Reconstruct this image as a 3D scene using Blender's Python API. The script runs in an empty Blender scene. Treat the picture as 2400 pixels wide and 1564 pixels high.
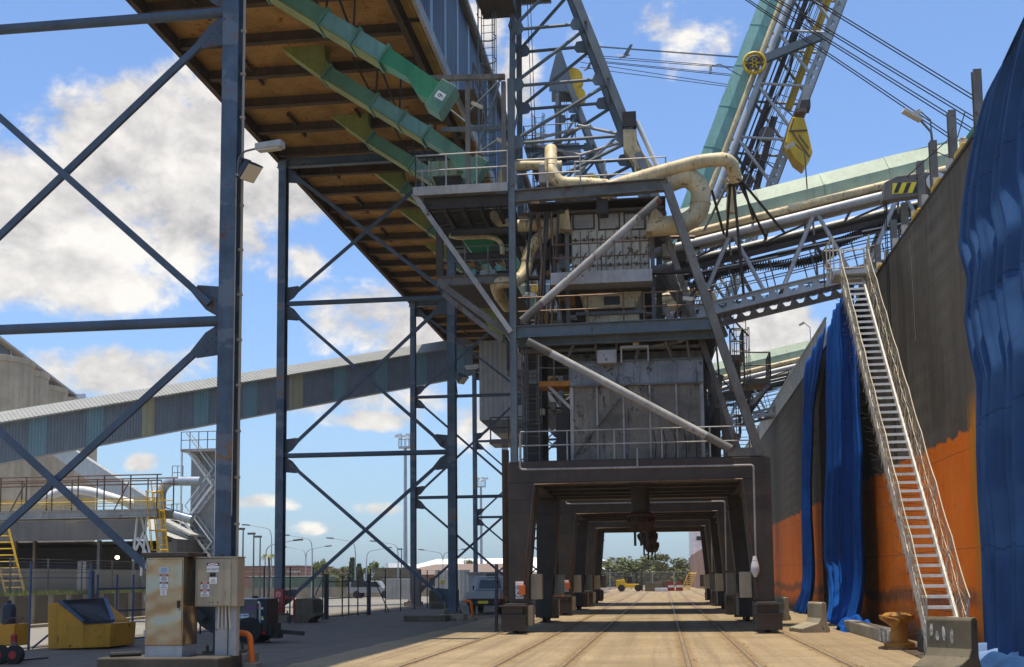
import bpy, math, random
from mathutils import Vector, Matrix
V=Vector
rnd=random.Random(7)
sc=bpy.context.scene
COL=sc.collection
# ---------------- camera ----------------
FPX=2700.0; HC=1.8; RHO=.0101; CX=1200.0; CY=1083.57; YAW=math.radians(7.4582); PIT=math.radians(5.7743)
def _axes():
    F=V((-math.sin(YAW)*math.cos(PIT),math.cos(YAW)*math.cos(PIT),math.sin(PIT)))
    R0=V((math.cos(YAW),math.sin(YAW),0)); U0=R0.cross(F)
    return (R0*math.cos(RHO)-U0*math.sin(RHO)).normalized(),(R0*math.sin(RHO)+U0*math.cos(RHO)).normalized(),F
CR,CU,CF=_axes(); CPOS=V((0,0,HC))
cam=bpy.data.cameras.new("Camera"); camo=bpy.data.objects.new("Camera",cam); COL.objects.link(camo)
cam.sensor_width=36; cam.sensor_fit='HORIZONTAL'; cam.lens=36*FPX/2400; cam.shift_y=(CY-782)/2400
cam.clip_start=.1; cam.clip_end=6000
m=Matrix((CR,CU,-CF)).transposed().to_4x4(); m.translation=CPOS; camo.matrix_world=m
sc.camera=camo
# survey helpers: photo pixel (2400x1564) -> point on a real plane
def ray(px,py): return CF+CR*((px-CX)/FPX)+CU*((CY-py)/FPX)
def P(px,py,Y): d=ray(px,py); return CPOS+d*(Y/d.y)
def PX(px,py,X): d=ray(px,py); return CPOS+d*(X/d.x)
def G(px,py,Z=0.0): d=ray(px,py); return CPOS+d*((Z-HC)/d.z)
TO=[(600*c,[0,400,800,1164][r]) for r in range(4) for c in range(4)]
def T(t,x,y): o=TO[t-1]; return (o[0]+x*.25796,o[1]+y*.25796)
def TP(t,x,y,Y): return P(*T(t,x,y),Y)
# ---------------- light ----------------
SUN_EL=math.radians(87.2); SUN_AZ=math.radians(-145)   # azimuth from +Y towards +X
sdir=V((math.sin(SUN_AZ)*math.cos(SUN_EL),math.cos(SUN_AZ)*math.cos(SUN_EL),math.sin(SUN_EL)))
sl=bpy.data.lights.new("Sun",'SUN'); sl.energy=3.9; sl.angle=math.radians(.53); sl.color=(1,.90,.73)
so=bpy.data.objects.new("Sun",sl); COL.objects.link(so); so.rotation_euler=sdir.to_track_quat('Z','Y').to_euler(); so.location=(0,0,80)
w=bpy.data.worlds.new("World"); sc.world=w; w.use_nodes=True
sc.view_settings.view_transform='Standard'; sc.view_settings.look='None'; sc.view_settings.exposure=.55; sc.view_settings.gamma=1
sc.cycles.max_bounces=8; sc.cycles.diffuse_bounces=4; sc.cycles.transparent_max_bounces=16
# ---------------- node helper ----------------
class NT:
    def __init__(s,tree): s.t=tree; s.n=tree.nodes; s.l=tree.links
    def new(s,ty,**k):
        n=s.n.new(ty)
        for a,b in k.items(): setattr(n,a,b)
        return n
    def put(s,sock,v):
        if hasattr(v,'is_linked') or isinstance(v,bpy.types.NodeSocket): s.l.new(v,sock)
        else: sock.default_value=v
    def math(s,op,a,b=0.0,c=None,clamp=False):
        n=s.new('ShaderNodeMath',operation=op,use_clamp=clamp); s.put(n.inputs[0],a); s.put(n.inputs[1],b)
        if c is not None: s.put(n.inputs[2],c)
        return n.outputs[0]
    def mix(s,f,a,b,mode='MIX'):
        n=s.new('ShaderNodeMix',data_type='RGBA',blend_type=mode,clamp_factor=True); s.put(n.inputs[0],f)
        for i,v in ((6,a),(7,b)):
            if isinstance(v,(tuple,list)): v=tuple(v)+((1,) if len(v)==3 else ())
            s.put(n.inputs[i],v)
        return n.outputs[2]
    def noise(s,vec,scale,det=4,rough=.55,dist=0):
        n=s.new('ShaderNodeTexNoise'); n.inputs['Scale'].default_value=scale; n.inputs['Detail'].default_value=det
        n.inputs['Roughness'].default_value=rough; n.inputs['Distortion'].default_value=dist
        if vec is not None: s.l.new(vec,n.inputs['Vector'])
        return n.outputs[0]
    def mapr(s,v,a,b,c=0.0,d=1.0,smooth=False):
        n=s.new('ShaderNodeMapRange',clamp=True)
        if smooth: n.interpolation_type='SMOOTHSTEP'
        s.put(n.inputs[0],v)
        for i,x in enumerate((a,b,c,d)): s.put(n.inputs[1+i],x)
        return n.outputs[0]
    def scale(s,vec,sc3):
        n=s.new('ShaderNodeMapping'); n.inputs['Scale'].default_value=sc3; s.l.new(vec,n.inputs[0]); return n.outputs[0]
# ---------------- sky with clouds ----------------
nt=NT(w.node_tree); nt.n.clear()
sky=nt.new('ShaderNodeTexSky',sky_type='NISHITA',sun_disc=False,sun_elevation=SUN_EL,sun_rotation=SUN_AZ,altitude=0,air_density=1.0,dust_density=1.3,ozone_density=2.0)
tc=nt.new('ShaderNodeTexCoord'); D=tc.outputs['Generated']
sp=nt.new('ShaderNodeSeparateXYZ'); nt.l.new(D,sp.inputs[0])
az=nt.math('ARCTAN2',sp.outputs[0],sp.outputs[1]); el=nt.math('ARCSINE',sp.outputs[2])
cv=nt.new('ShaderNodeCombineXYZ'); nt.l.new(az,cv.inputs[0]); nt.l.new(el,cv.inputs[1]); AE=cv.outputs[0]
CLOUDS=[(330,345,210,115,1),(90,510,250,140,1),(430,330,190,110,1),(500,225,105,95,.9),(60,630,280,85,1),(330,520,260,120,.9),(600,430,190,90,1),(520,560,110,55,.8),
 (720,615,50,45,.62),(700,640,70,30,.35),(300,880,150,55,.85),(130,870,75,50,.6),(460,850,60,35,.5),(880,750,150,75,.72),(1010,790,150,90,.85),(760,740,60,40,.4),(870,983,105,27,.8),(860,935,220,38,.6),(1150,990,90,70,.7),
 (330,1083,36,20,.65),(610,1177,90,16,.5),(720,1238,40,14,.5),(880,1193,50,14,.5),(1810,775,95,60,.85),(1760,840,110,50,.8),(1860,745,40,35,.6),(1130,110,50,150,.62),(1210,210,50,120,.5),(1570,75,95,60,.44),(1660,90,60,50,.34),(1470,80,60,50,.32),(1390,100,60,50,.3)]
acc=None
for (px,py,rx,ry,st) in CLOUDS:
    d=ray(px,py).normalized(); a=math.atan2(d.x,d.y); e=math.asin(d.z)
    u=nt.math('MULTIPLY_ADD',az,FPX/rx,-a*FPX/rx); v=nt.math('MULTIPLY_ADD',el,FPX/ry*1.02,-e*FPX/ry*1.02)
    q=nt.math('ADD',nt.math('MULTIPLY',u,u),nt.math('MULTIPLY',v,v))
    q=nt.math('MULTIPLY_ADD',q,-.5*st,st)
    acc=q if acc is None else nt.math('MAXIMUM',acc,q)
acc=nt.math('MAXIMUM',acc,-.6)
sv=nt.scale(AE,(1,1.35,1))
n1=nt.noise(sv,14,9,.62,.25); n2=nt.noise(sv,46,7,.6,.4)
den=nt.math('ADD',acc,nt.math('MULTIPLY_ADD',n1,2.3,-1.2)); den=nt.math('ADD',den,nt.math('MULTIPLY_ADD',n2,.6,-.3))
mask=nt.mapr(den,.06,.62,0,1,True)
# generic clouds elsewhere in the sky
gen=nt.noise(nt.scale(D,(1,1,2.4)),2.2,9,.6,.2); backm=nt.mapr(sp.outputs[1],.2,-.2,0,1)
mask=nt.math('MAXIMUM',mask,nt.math('MULTIPLY',nt.mapr(gen,.55,.68,0,.9,True),backm))
off=nt.new('ShaderNodeVectorMath',operation='ADD'); nt.l.new(sv,off.inputs[0]); off.inputs[1].default_value=(.01,.028,0)
n3=nt.noise(off.outputs[0],14,6,.6,.25)
shade=nt.math('ADD',nt.math('MULTIPLY_ADD',nt.math('SUBTRACT',n1,n3),2.2,.62),nt.math('MULTIPLY_ADD',nt.noise(sv,5.5,4,.5),1.4,-.72))
shade=nt.mapr(shade,.1,1,0,1)
ccol=nt.mix(shade,(4.6,4.45,4.45),(9.3,8.9,8.3))
low=nt.mapr(el,.0,.30,0,1)
skc=nt.mix(low,(2.3,3.0,3.55),sky.outputs[0])
skc=nt.mix(.5,skc,sky.outputs[0]); skc=nt.mix(1.0,skc,(1.30,1.55,1.85),'MULTIPLY')
fin=nt.mix(nt.math('MULTIPLY',mask,.96),skc,ccol)
bg=nt.new('ShaderNodeBackground'); nt.l.new(fin,bg.inputs[0]); bg.inputs[1].default_value=.078
out=nt.new('ShaderNodeOutputWorld'); nt.l.new(bg.outputs[0],out.inputs[0])
w.cycles.sampling_method='MANUAL'; w.cycles.sample_map_resolution=512
# ---------------- materials ----------------
MATS={}
def base_mat(name):
    m=bpy.data.materials.new(name); m.use_nodes=True; t=NT(m.node_tree); b=t.n['Principled BSDF']
    c=t.new('ShaderNodeTexCoord').outputs['Object']; MATS[name]=m; return m,t,b,c
def paint(name,col,rough=.5,metal=0.0,rust=0.0,dirt=.35,scale=1.0,streak=.4,bump=.08,rustcol=(.16,.055,.018),lift=None,spec=.4,patch=False):
    m,t,b,c=base_mat(name)
    lo=tuple(x*(1-dirt) for x in col); hi=lift or tuple(min(1,x*(1+dirt*.5)) for x in col)
    n=t.noise(c,1.3*scale,6,.6); k=t.mix(t.mapr(n,.3,.7),lo,hi)
    if streak:
        s=t.noise(t.scale(c,(7*scale,7*scale,.35*scale)),1,5,.6); k=t.mix(t.mapr(s,.5,.72,0,streak),k,tuple(x*.4 for x in col))
    f=t.noise(c,24*scale,3,.6); k=t.mix(t.mapr(f,.35,.7,0,.25),k,tuple(x*.6 for x in col))
    if patch:
        pn=t.noise(t.scale(c,(.12,.12,.8)),1.15,2,.4); pe=t.math('ADD',pn,t.math('MULTIPLY_ADD',t.noise(c,5,5,.7),.16,-.08)); k=t.mix(t.math('MULTIPLY',t.mapr(pe,.575,.59),.65),k,tuple(x*.6+.10 for x in col)); k=t.mix(t.math('MULTIPLY',t.mapr(pe,.63,.64),t.mapr(t.noise(c,7,5,.7),.5,.56)),k,(.22,.10,.03))
    if rust>0:
        r=t.noise(c,2.6*scale,8,.68); r2=t.noise(t.scale(c,(5*scale,5*scale,.8*scale)),1.2,6,.65)
        rm=t.mapr(t.math('MAXIMUM',r,t.math('MULTIPLY',r2,.97)),.72-rust*.3,.78-rust*.28,0,1)
        k=t.mix(rm,k,t.mix(f,rustcol,tuple(x*.45 for x in rustcol)))
    t.l.new(k,b.inputs['Base Color']); b.inputs['Roughness'].default_value=rough; b.inputs['Metallic'].default_value=metal
    b.inputs['Specular IOR Level'].default_value=spec
    if bump:
        bp=t.new('ShaderNodeBump'); bp.inputs['Strength'].default_value=bump; bp.inputs['Distance'].default_value=.02
        t.l.new(t.noise(c,9*scale,5,.6),bp.inputs['Height']); t.l.new(bp.outputs[0],b.inputs['Normal'])
    return m
paint('blue_steel',(.062,.10,.15),.5,rust=.36,dirt=.45,lift=(.10,.145,.195),patch=True)
paint('blue_brace',(.065,.095,.135),.55,rust=.22,dirt=.3)
paint('mast_steel',(.125,.155,.17),.5,rust=.32,dirt=.3)
paint('grey_steel',(.165,.158,.142),.55,rust=.45,dirt=.5)
paint('pale_steel',(.40,.385,.36),.5,rust=.36,dirt=.4,streak=.4)
paint('alloy',(.60,.57,.50),.55,rust=.2,dirt=.2); paint('gusset_steel',(.065,.09,.12),.55,rust=.55,dirt=.4); paint('galv',(.46,.46,.45),.5,metal=.1,rust=.2,dirt=.25)
paint('dark_steel',(.058,.044,.034),.6,rust=.36,dirt=.4)
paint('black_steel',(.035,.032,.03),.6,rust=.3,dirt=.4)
paint('under_panel',(.35,.195,.058),.85,rust=.5,dirt=.45,scale=.8,rustcol=(.30,.10,.03),streak=0,spec=.15)
paint('under_beam',(.085,.058,.034),.8,rust=.45,dirt=.4,spec=.2)
paint('rust_floor',(.50,.22,.06),.85,rust=.4,dirt=.4,rustcol=(.26,.10,.03),spec=.1)
paint('tray_yellow',(.50,.32,.09),.7,rust=.4,dirt=.4)
paint('chute_green',(.115,.265,.185),.45,rust=.26,dirt=.25,rustcol=(.22,.17,.05))
paint('chute_bright',(.035,.25,.115),.4,rust=.15,dirt=.2)
paint('chute_olive',(.24,.27,.07),.6,rust=.35,dirt=.35)
paint('duct_cream',(.68,.54,.30),.55,rust=.46,dirt=.4,scale=1.4,rustcol=(.24,.14,.07))
paint('cream_panel',(.60,.56,.45),.55,streak=.55,rust=.4,dirt=.3)
paint('housing_grey',(.235,.205,.16),.6,rust=.5,dirt=.6,scale=.8,streak=.7,rustcol=(.09,.075,.06))
paint('housing_blue',(.24,.265,.28),.5,streak=.6,rust=.5,dirt=.4,rustcol=(.10,.09,.08))
paint('boom_green',(.33,.43,.31),.5,rust=.14,dirt=.2)
paint('boom_teal',(.17,.36,.33),.5,rust=.16,dirt=.2)
paint('roof_pale',(.29,.29,.265),.5,dirt=.15,streak=.2)
paint('galvroof_white',(.86,.85,.80),.6,dirt=.08,streak=.1)
paint('yellow',(.78,.47,.015),.45,rust=.25,dirt=.25)
paint('skip_yellow',(.62,.28,.015),.5,rust=.33,dirt=.25)
paint('orange',(.80,.17,.015),.4,dirt=.15,streak=.15)
paint('red',(.36,.02,.02),.45,rust=.15,dirt=.3)
paint('black_rubber',(.015,.015,.015),.75,dirt=.3,streak=0)
paint('rope_black',(.02,.02,.02),.8,dirt=.2,streak=0,bump=0)
paint('rope_tan',(.60,.52,.37),.9,dirt=.3,streak=0,bump=0)
paint('white_paint',(.72,.72,.70),.5,rust=.18,dirt=.2)
paint('stainless',(.44,.36,.25),.24,metal=.9,dirt=.15,streak=.1,bump=.03)
paint('beige_box',(.40,.335,.23),.45,rust=.2,dirt=.25)
paint('concrete',(.34,.295,.21),.9,dirt=.35,rust=.34,rustcol=(.13,.11,.07))
paint('concrete_dark',(.15,.125,.082),.9,dirt=.4,rust=.35,rustcol=(.07,.065,.05))
paint('silo_concrete',(.50,.39,.255),.9,dirt=.3,scale=.25,streak=.45)
paint('brick',(.34,.19,.14),.9,dirt=.2,streak=.1)
paint('brickroof',(.22,.155,.12),.8,dirt=.15,streak=.1)
paint('shed_grey',(.15,.145,.135),.7,dirt=.3,scale=.4)
paint('fence_blue',(.06,.10,.18),.5,rust=.2,dirt=.3)
paint('navy',(.025,.032,.045),.45,dirt=.25)
paint('ute_silver',(.36,.38,.39),.35,metal=.15,dirt=.12,streak=0)
paint('rail_head',(.36,.27,.17),.4,metal=.2,rust=.35,dirt=.4); paint('plinth_dark',(.085,.072,.052),.9,dirt=.4,rust=.3,rustcol=(.04,.035,.025)); paint('rail_steel',(.17,.11,.075),.5,metal=.4,rust=.6,dirt=.4)
paint('tank_silver',(.45,.49,.52),.35,metal=.5,dirt=.2)
paint('hi_vis',(.95,.22,.02),.7,dirt=.1,streak=0)
paint('skin',(.42,.24,.16),.6,dirt=.05,streak=0,bump=0)
paint('bark',(.12,.09,.06),.9,dirt=.4)
def flat(name,col,rough=.5,emit=None):
    m,t,b,c=base_mat(name); b.inputs['Base Color'].default_value=tuple(col)+(1,); b.inputs['Roughness'].default_value=rough
    if emit: b.inputs['Emission Color'].default_value=tuple(emit[:3])+(1,); b.inputs['Emission Strength'].default_value=emit[3]
    return m
paint('spout_rust',(.17,.055,.03),.7,rust=.5,dirt=.4); paint('rusty_yellow',(.42,.19,.025),.6,rust=.5,dirt=.4); paint('far_red',(.40,.235,.165),.8,dirt=.2,scale=.3)
flat('ink',(.012,.012,.014)); flat('sign_white',(.78,.78,.76),.4); flat('sign_red',(.50,.02,.025),.4); flat('sign_blue',(.10,.22,.42),.4); flat('sign_yellow',(.8,.62,.03),.4)
flat('lamp_lit',(1,.9,.6),.4,(1,.85,.5,6)); flat('lamp_glass',(.55,.52,.42),.15); flat('glass_dark',(.02,.03,.035),.06); flat('tail_red',(.4,.01,.01),.2)
flat('purple',(.20,.03,.22),.4); flat('pink_cloth',(.6,.15,.45),.8); flat('bird',(.25,.25,.27),.8)
def clad(name,col,axis=1,period=.2,dirt=.2,rust=.15,strips=None):
    m=paint(name,col,.5,rust=rust,dirt=dirt); t=NT(m.node_tree); b=t.n['Principled BSDF']
    c=[n for n in t.n if n.bl_idname=='ShaderNodeTexCoord'][0].outputs['Object']
    s=t.new('ShaderNodeSeparateXYZ'); t.l.new(c,s.inputs[0])
    wv=t.math('SINE',t.math('MULTIPLY',s.outputs[axis],2*math.pi/period))
    bp=t.new('ShaderNodeBump'); bp.inputs['Strength'].default_value=.45; bp.inputs['Distance'].default_value=.03
    t.l.new(wv,bp.inputs['Height']); t.l.new(bp.outputs[0],b.inputs['Normal']); return m
clad('clad_blue',(.062,.092,.13),1,.28); clad('clad_bridge',(.165,.19,.215),0,.13,.15,.05); clad('clad_teal',(.165,.27,.30),0,.13,.1,0); clad('clad_yellow',(.36,.33,.20),0,.3,.1,0)
clad('clad_strip',(.36,.46,.54),1,.28,.1,0); clad('clad_pale',(.50,.50,.46),0,.35,.1,.1); clad('clad_grey',(.36,.37,.36),0,.4)
clad('slat_panel',(.05,.055,.06),1,.12); MATS['slat_panel'].node_tree.nodes['Principled BSDF'].inputs['Roughness'].default_value=.8
m=MATS['stainless']; t=NT(m.node_tree); b=t.n['Principled BSDF']; c=[n for n in t.n if n.bl_idname=='ShaderNodeTexCoord'][0].outputs['Object']; bp=t.new('ShaderNodeBump'); bp.inputs['Strength'].default_value=.35; bp.inputs['Distance'].default_value=.25; t.l.new(t.noise(c,1.7,1,.4),bp.inputs['Height']); t.l.new(bp.outputs[0],b.inputs['Normal'])
def mesh_mat(name,col,cell,wire,rough=.5):
    m,t,b,c=base_mat(name); b.inputs['Base Color'].default_value=tuple(col)+(1,); b.inputs['Roughness'].default_value=rough; b.inputs['Metallic'].default_value=.5
    s=t.new('ShaderNodeSeparateXYZ'); t.l.new(c,s.inputs[0]); h=t.math('ADD',s.outputs[0],s.outputs[1])
    ms=[]
    for op in ('ADD','SUBTRACT'):
        f=t.math('PINGPONG',t.math(op,h,s.outputs[2]),cell*.5); ms.append(t.math('LESS_THAN',f,wire*.5))
    a=t.math('MAXIMUM',ms[0],ms[1]); tr=t.new('ShaderNodeBsdfTransparent'); mx=t.new('ShaderNodeMixShader')
    t.l.new(a,mx.inputs[0]); t.l.new(tr.outputs[0],mx.inputs[1]); t.l.new(b.outputs[0],mx.inputs[2]); t.l.new(mx.outputs[0],t.n['Material Output'].inputs[0]); return m
mesh_mat('chainlink',(.35,.36,.36),.07,.0062); mesh_mat('shade_mesh',(.50,.50,.44),.05,.017); mesh_mat('grating',(.20,.19,.17),.10,.045)
def cloth(name,col,rough=.65):
    m,t,b,c=base_mat(name)
    n=t.noise(c,1.1,5,.6); k=t.mix(t.mapr(n,.3,.7),tuple(x*.8 for x in col),tuple(x*1.2 for x in col))
    sx=t.new('ShaderNodeSeparateXYZ'); t.l.new(c,sx.inputs[0])
    seam=t.math('LESS_THAN',t.math('PINGPONG',t.math('ADD',sx.outputs[2],t.math('MULTIPLY',n,.5)),1.3),.018); k=t.mix(t.math('MULTIPLY',seam,.55),k,tuple(x*.35 for x in col))
    t.l.new(k,b.inputs['Base Color']); b.inputs['Roughness'].default_value=rough; b.inputs['Specular IOR Level'].default_value=.07
    bp=t.new('ShaderNodeBump'); bp.inputs['Strength'].default_value=.6; bp.inputs['Distance'].default_value=.025
    nn=t.noise(t.scale(c,(1,2.6,.4)),2.6,6,.62,1.1); n4=t.noise(t.scale(c,(1,1,.6)),9,4,.6,1.8)
    t.l.new(t.math('ADD',nn,t.math('MULTIPLY',n4,.22)),bp.inputs['Height']); t.l.new(bp.outputs[0],b.inputs['Normal']); return m
cloth('tarp_blue',(.024,.066,.165),.85); cloth('tarp_bright',(.006,.07,.30),.75); cloth('tarp_light',(.16,.25,.42)); cloth('cloth_orange',(.6,.16,.05)); cloth('cloth_white',(.5,.5,.52))
def leafm(name,a,b2):
    m,t,b,c=base_mat(name); g=t.new('ShaderNodeNewGeometry')
    k=t.mix(g.outputs['Random Per Island'],a,b2); t.l.new(k,b.inputs['Base Color']); b.inputs['Roughness'].default_value=.6; return m
leafm('leaf',(.06,.078,.018),(.19,.20,.05)); leafm('leaf_bright',(.07,.10,.015),(.22,.24,.05)); leafm('leaf_blue',(.03,.055,.025),(.07,.11,.05)); leafm('grass_leaf',(.12,.16,.02),(.30,.32,.06))
clad('roof_rib',(.50,.50,.46),0,.22,.12,.1)
# ---------------- mesh builder ----------------
ORI={}
class MB:
    def __init__(s): s.v=[]; s.f=[]; s.sm=False
    def add(s,vs,fs):
        o=len(s.v); s.v+= [V(x) for x in vs]; s.f+=[tuple(i+o for i in f) for f in fs]; return s
    def bx(s,x0,x1,y0,y1,z0,z1):
        return s.add([(x,y,z) for z in (z0,z1) for y in (y0,y1) for x in (x0,x1)],[(0,2,3,1),(4,5,7,6),(0,1,5,4),(2,6,7,3),(0,4,6,2),(1,3,7,5)])
    def fr(s,a,b,up=(0,0,1)):
        a=V(a);b=V(b);d=(b-a).normalized(); u=V(up)
        if abs(d.dot(u))>.98: u=V((0,1,0)) if abs(d.y)<.9 else V((1,0,0))
        sd=d.cross(u).normalized(); return a,b,d,sd,sd.cross(d)
    def beam(s,a,b,w,h,up=(0,0,1),dx=0,dz=0,w2=None,h2=None):
        a,b,d,sd,u=s.fr(a,b,up); w2=w2 or w; h2=h2 or h; vs=[]
        for p,ww,hh in ((a,w,h),(b,w2,h2)):
            c=p+sd*dx+u*dz; vs+=[c+sd*(x*ww/2)+u*(z*hh/2) for x,z in ((-1,-1),(1,-1),(1,1),(-1,1))]
        return s.add(vs,[(3,2,1,0),(4,5,6,7),(0,1,5,4),(1,2,6,5),(2,3,7,6),(3,0,4,7)])
    def ib(s,a,b,w,h,t=.025,up=(0,0,1)):
        s.beam(a,b,w,t,up,0,h/2-t/2); s.beam(a,b,w,t,up,0,-h/2+t/2); return s.beam(a,b,t,h-2*t-.001,up)
    def tube(s,a,b,r,n=10,r2=None,cap=True): return s.path([a,b],r,n,r2,cap)
    def path(s,pts,r,n=10,r2=None,cap=True):
        pts=[V(p) for p in pts]; o=len(s.v); k=len(pts); up=V((0,0,1)); prev=None
        for i,p in enumerate(pts):
            d=((pts[min(i+1,k-1)]-p).normalized()+(p-pts[max(i-1,0)]).normalized()).normalized()
            if prev is None:
                u=V((0,0,1)) if abs(d.z)<.9 else V((0,1,0)); sd=d.cross(u).normalized()
            else: sd=(prev-d*prev.dot(d)).normalized()
            prev=sd; u=d.cross(sd); rr=r if r2 is None else r+(r2-r)*i/(k-1)
            if 0<i<k-1:
                ca=(pts[i+1]-p).normalized().dot((p-pts[i-1]).normalized()); rr=rr/max(.75,math.sqrt((1+ca)/2))
            s.v+=[p+(sd*math.cos(2*math.pi*j/n)+u*math.sin(2*math.pi*j/n))*rr for j in range(n)]
        for i in range(k-1):
            for j in range(n): s.f.append((o+i*n+j,o+i*n+(j+1)%n,o+(i+1)*n+(j+1)%n,o+(i+1)*n+j))
        if cap: s.f.append(tuple(o+j for j in reversed(range(n)))); s.f.append(tuple(o+(k-1)*n+j for j in range(n)))
        s.sm=True; return s
    def prism(s,poly,vec):
        poly=[V(p) for p in poly]; n=len(poly); vec=V(vec)
        nr=sum(((poly[i]-poly[0]).cross(poly[(i+1)%n]-poly[0]) for i in range(1,n-1)),V((0,0,0)))
        if nr.dot(vec)>0: poly=poly[::-1]
        return s.add(poly+[p+vec for p in poly],[tuple(range(n)),tuple(range(2*n-1,n-1,-1))]+[(i,i+n,(i+1)%n+n,(i+1)%n) for i in range(n)])
    def quad(s,a,b,c,d): return s.add([a,b,c,d],[(0,1,2,3)])
    def lathe(s,c,prof,n=20,axis=2):
        o=len(s.v);c=V(c)
        for r,z in prof:
            for j in range(n):
                a=2*math.pi*j/n; p=[r*math.cos(a),r*math.sin(a)]; q=p[:axis]+[z]+p[axis:]; s.v.append(c+V(q))
        for i in range(len(prof)-1):
            for j in range(n): s.f.append((o+i*n+j,o+i*n+(j+1)%n,o+(i+1)*n+(j+1)%n,o+(i+1)*n+j))
        s.f.append(tuple(o+j for j in reversed(range(n)))); s.f.append(tuple(o+(len(prof)-1)*n+j for j in range(n))); s.sm=True; return s
    def build(s,name,mat,parent=None,bev=0,smooth=None,mats=None):
        L=ORI.get(parent.name,V((0,0,0))) if parent else V((0,0,0))
        me=bpy.data.meshes.new(name); me.from_pydata([tuple(v-L) for v in s.v],[],s.f); me.update()
        me.materials.append(MATS[mat])
        o=bpy.data.objects.new(name,me); COL.objects.link(o)
        if parent: o.parent=parent; ORI[o.name]=L
        if smooth if smooth is not None else s.sm:
            for p in me.polygons: p.use_smooth=True
            md=o.modifiers.new('e','EDGE_SPLIT'); md.split_angle=math.radians(38)
        if bev:
            md=o.modifiers.new('b','BEVEL'); md.width=bev; md.segments=2; md.limit_method='ANGLE'
        return o
def tag(o,label,cat,group=None,kind=None):
    if label: o['label']=label
    if cat: o['category']=cat
    if group: o['group']=group
    if kind: o['kind']=kind
    return o
def thing(name,label,cat,loc=(0,0,0),group=None):
    o=bpy.data.objects.new(name,None); COL.objects.link(o); o.location=loc; o.empty_display_size=.3; ORI[o.name]=V(loc); return tag(o,label,cat,group)
def struct(o,kind='structure'): o['kind']=kind; return o
def copy_tree(o,par=None):
    c=o.copy(); COL.objects.link(c); ORI[c.name]=ORI.get(o.name,V((0,0,0)))
    if par: c.parent=par
    for ch in [x for x in o.children]: copy_tree(ch,c)
    return c
def dup(o,loc,label,group=None,rz=None):
    c=copy_tree(o); c.location=loc; c['label']=label
    if rz is not None: c.rotation_euler=(0,0,rz)
    if group: c['group']=group
    return c
def text(s,size,name,mat,parent,M,ext=.002):
    cu=bpy.data.curves.new(name,'FONT'); cu.body=s; cu.size=size; cu.extrude=ext; cu.align_x='CENTER'; cu.align_y='CENTER'; cu.resolution_u=3
    ob=bpy.data.objects.new('tmp',cu); COL.objects.link(ob); dg=bpy.context.evaluated_depsgraph_get(); me=bpy.data.meshes.new_from_object(ob.evaluated_get(dg)); bpy.data.objects.remove(ob)
    L=ORI.get(parent.name,V((0,0,0))) if parent else V((0,0,0)); me.transform(M); me.transform(Matrix.Translation(-L)); me.materials.clear(); me.materials.append(MATS[mat])
    o=bpy.data.objects.new(name,me); COL.objects.link(o)
    if parent: o.parent=parent; ORI[o.name]=L
    return o
def MF(pos,xa,ya):  # text frame: x axis, y axis
    xa=V(xa).normalized(); ya=V(ya).normalized(); za=xa.cross(ya); m=Matrix((xa,ya,za)).transposed().to_4x4(); m.translation=V(pos); return m
def arc(c,r,a0,a1,n,ax=(1,0,0),ay=(0,0,1)):
    return [V(c)+V(ax)*(r*math.cos(math.radians(a0+(a1-a0)*i/n)))+V(ay)*(r*math.sin(math.radians(a0+(a1-a0)*i/n))) for i in range(n+1)]
def smooth_path(pts,rad,n=6):
    pts=[V(p) for p in pts]; o=[pts[0]]
    for i in range(1,len(pts)-1):
        a,b,c=pts[i-1],pts[i],pts[i+1]; r=min(rad,(a-b).length*.48,(c-b).length*.48); p=b+(a-b).normalized()*r; q=b+(c-b).normalized()*r
        o+=[p*(1-t)**2+b*2*t*(1-t)+q*t*t for t in [k/n for k in range(n+1)]]
    return o+[pts[-1]]
def handrail(mb,pts,h=1.05,step=1.4,r=.022,mids=(.52,)):
    pts=[V(p) for p in pts]; z=V((0,0,1))
    for k in (1,)+tuple(mids): mb.path([p+z*h*k for p in pts],r,6)
    for a,b in zip(pts[:-1],pts[1:]):
        n=max(1,round((b-a).length/step))
        for i in range(n+1): q=a.lerp(b,i/n); mb.tube(q,q+z*h,r*1.15,6)
    return mb
def ladder(mb,base,top,w=.45,side=(1,0,0),out=(0,-1,0),cage=True,r=.02,cz=2.2):
    base=V(base);top=V(top);sd=V(side);ou=V(out); L=(top-base).length; d=(top-base)/L
    for k in (-.5,.5): mb.tube(base+sd*w*k,top+sd*w*k,r,5)
    for i in range(int(L/.3)): q=base+d*(.3*i+.15); mb.tube(q-sd*w/2,q+sd*w/2,r*.7,4,cap=False)
    if cage:
        z=cz; rows=[]
        while z<L:
            pts=[base+d*z+sd*(.36*math.sin(math.radians(a)))+ou*(.36-.36*math.cos(math.radians(a))+.0) for a in range(-140,141,28)]
            pts=[base+d*z+sd*(.36*math.cos(math.radians(a)))+ou*(.36+.36*math.sin(math.radians(a))) for a in range(-220,41,26)]
            mb.path(pts,r*.9,4,cap=False); rows.append(pts); z+=.9
        if len(rows)>1:
            for k in range(0,len(rows[0]),2): mb.path([rw[k] for rw in rows],r*.7,4,cap=False)
    return mb
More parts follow.
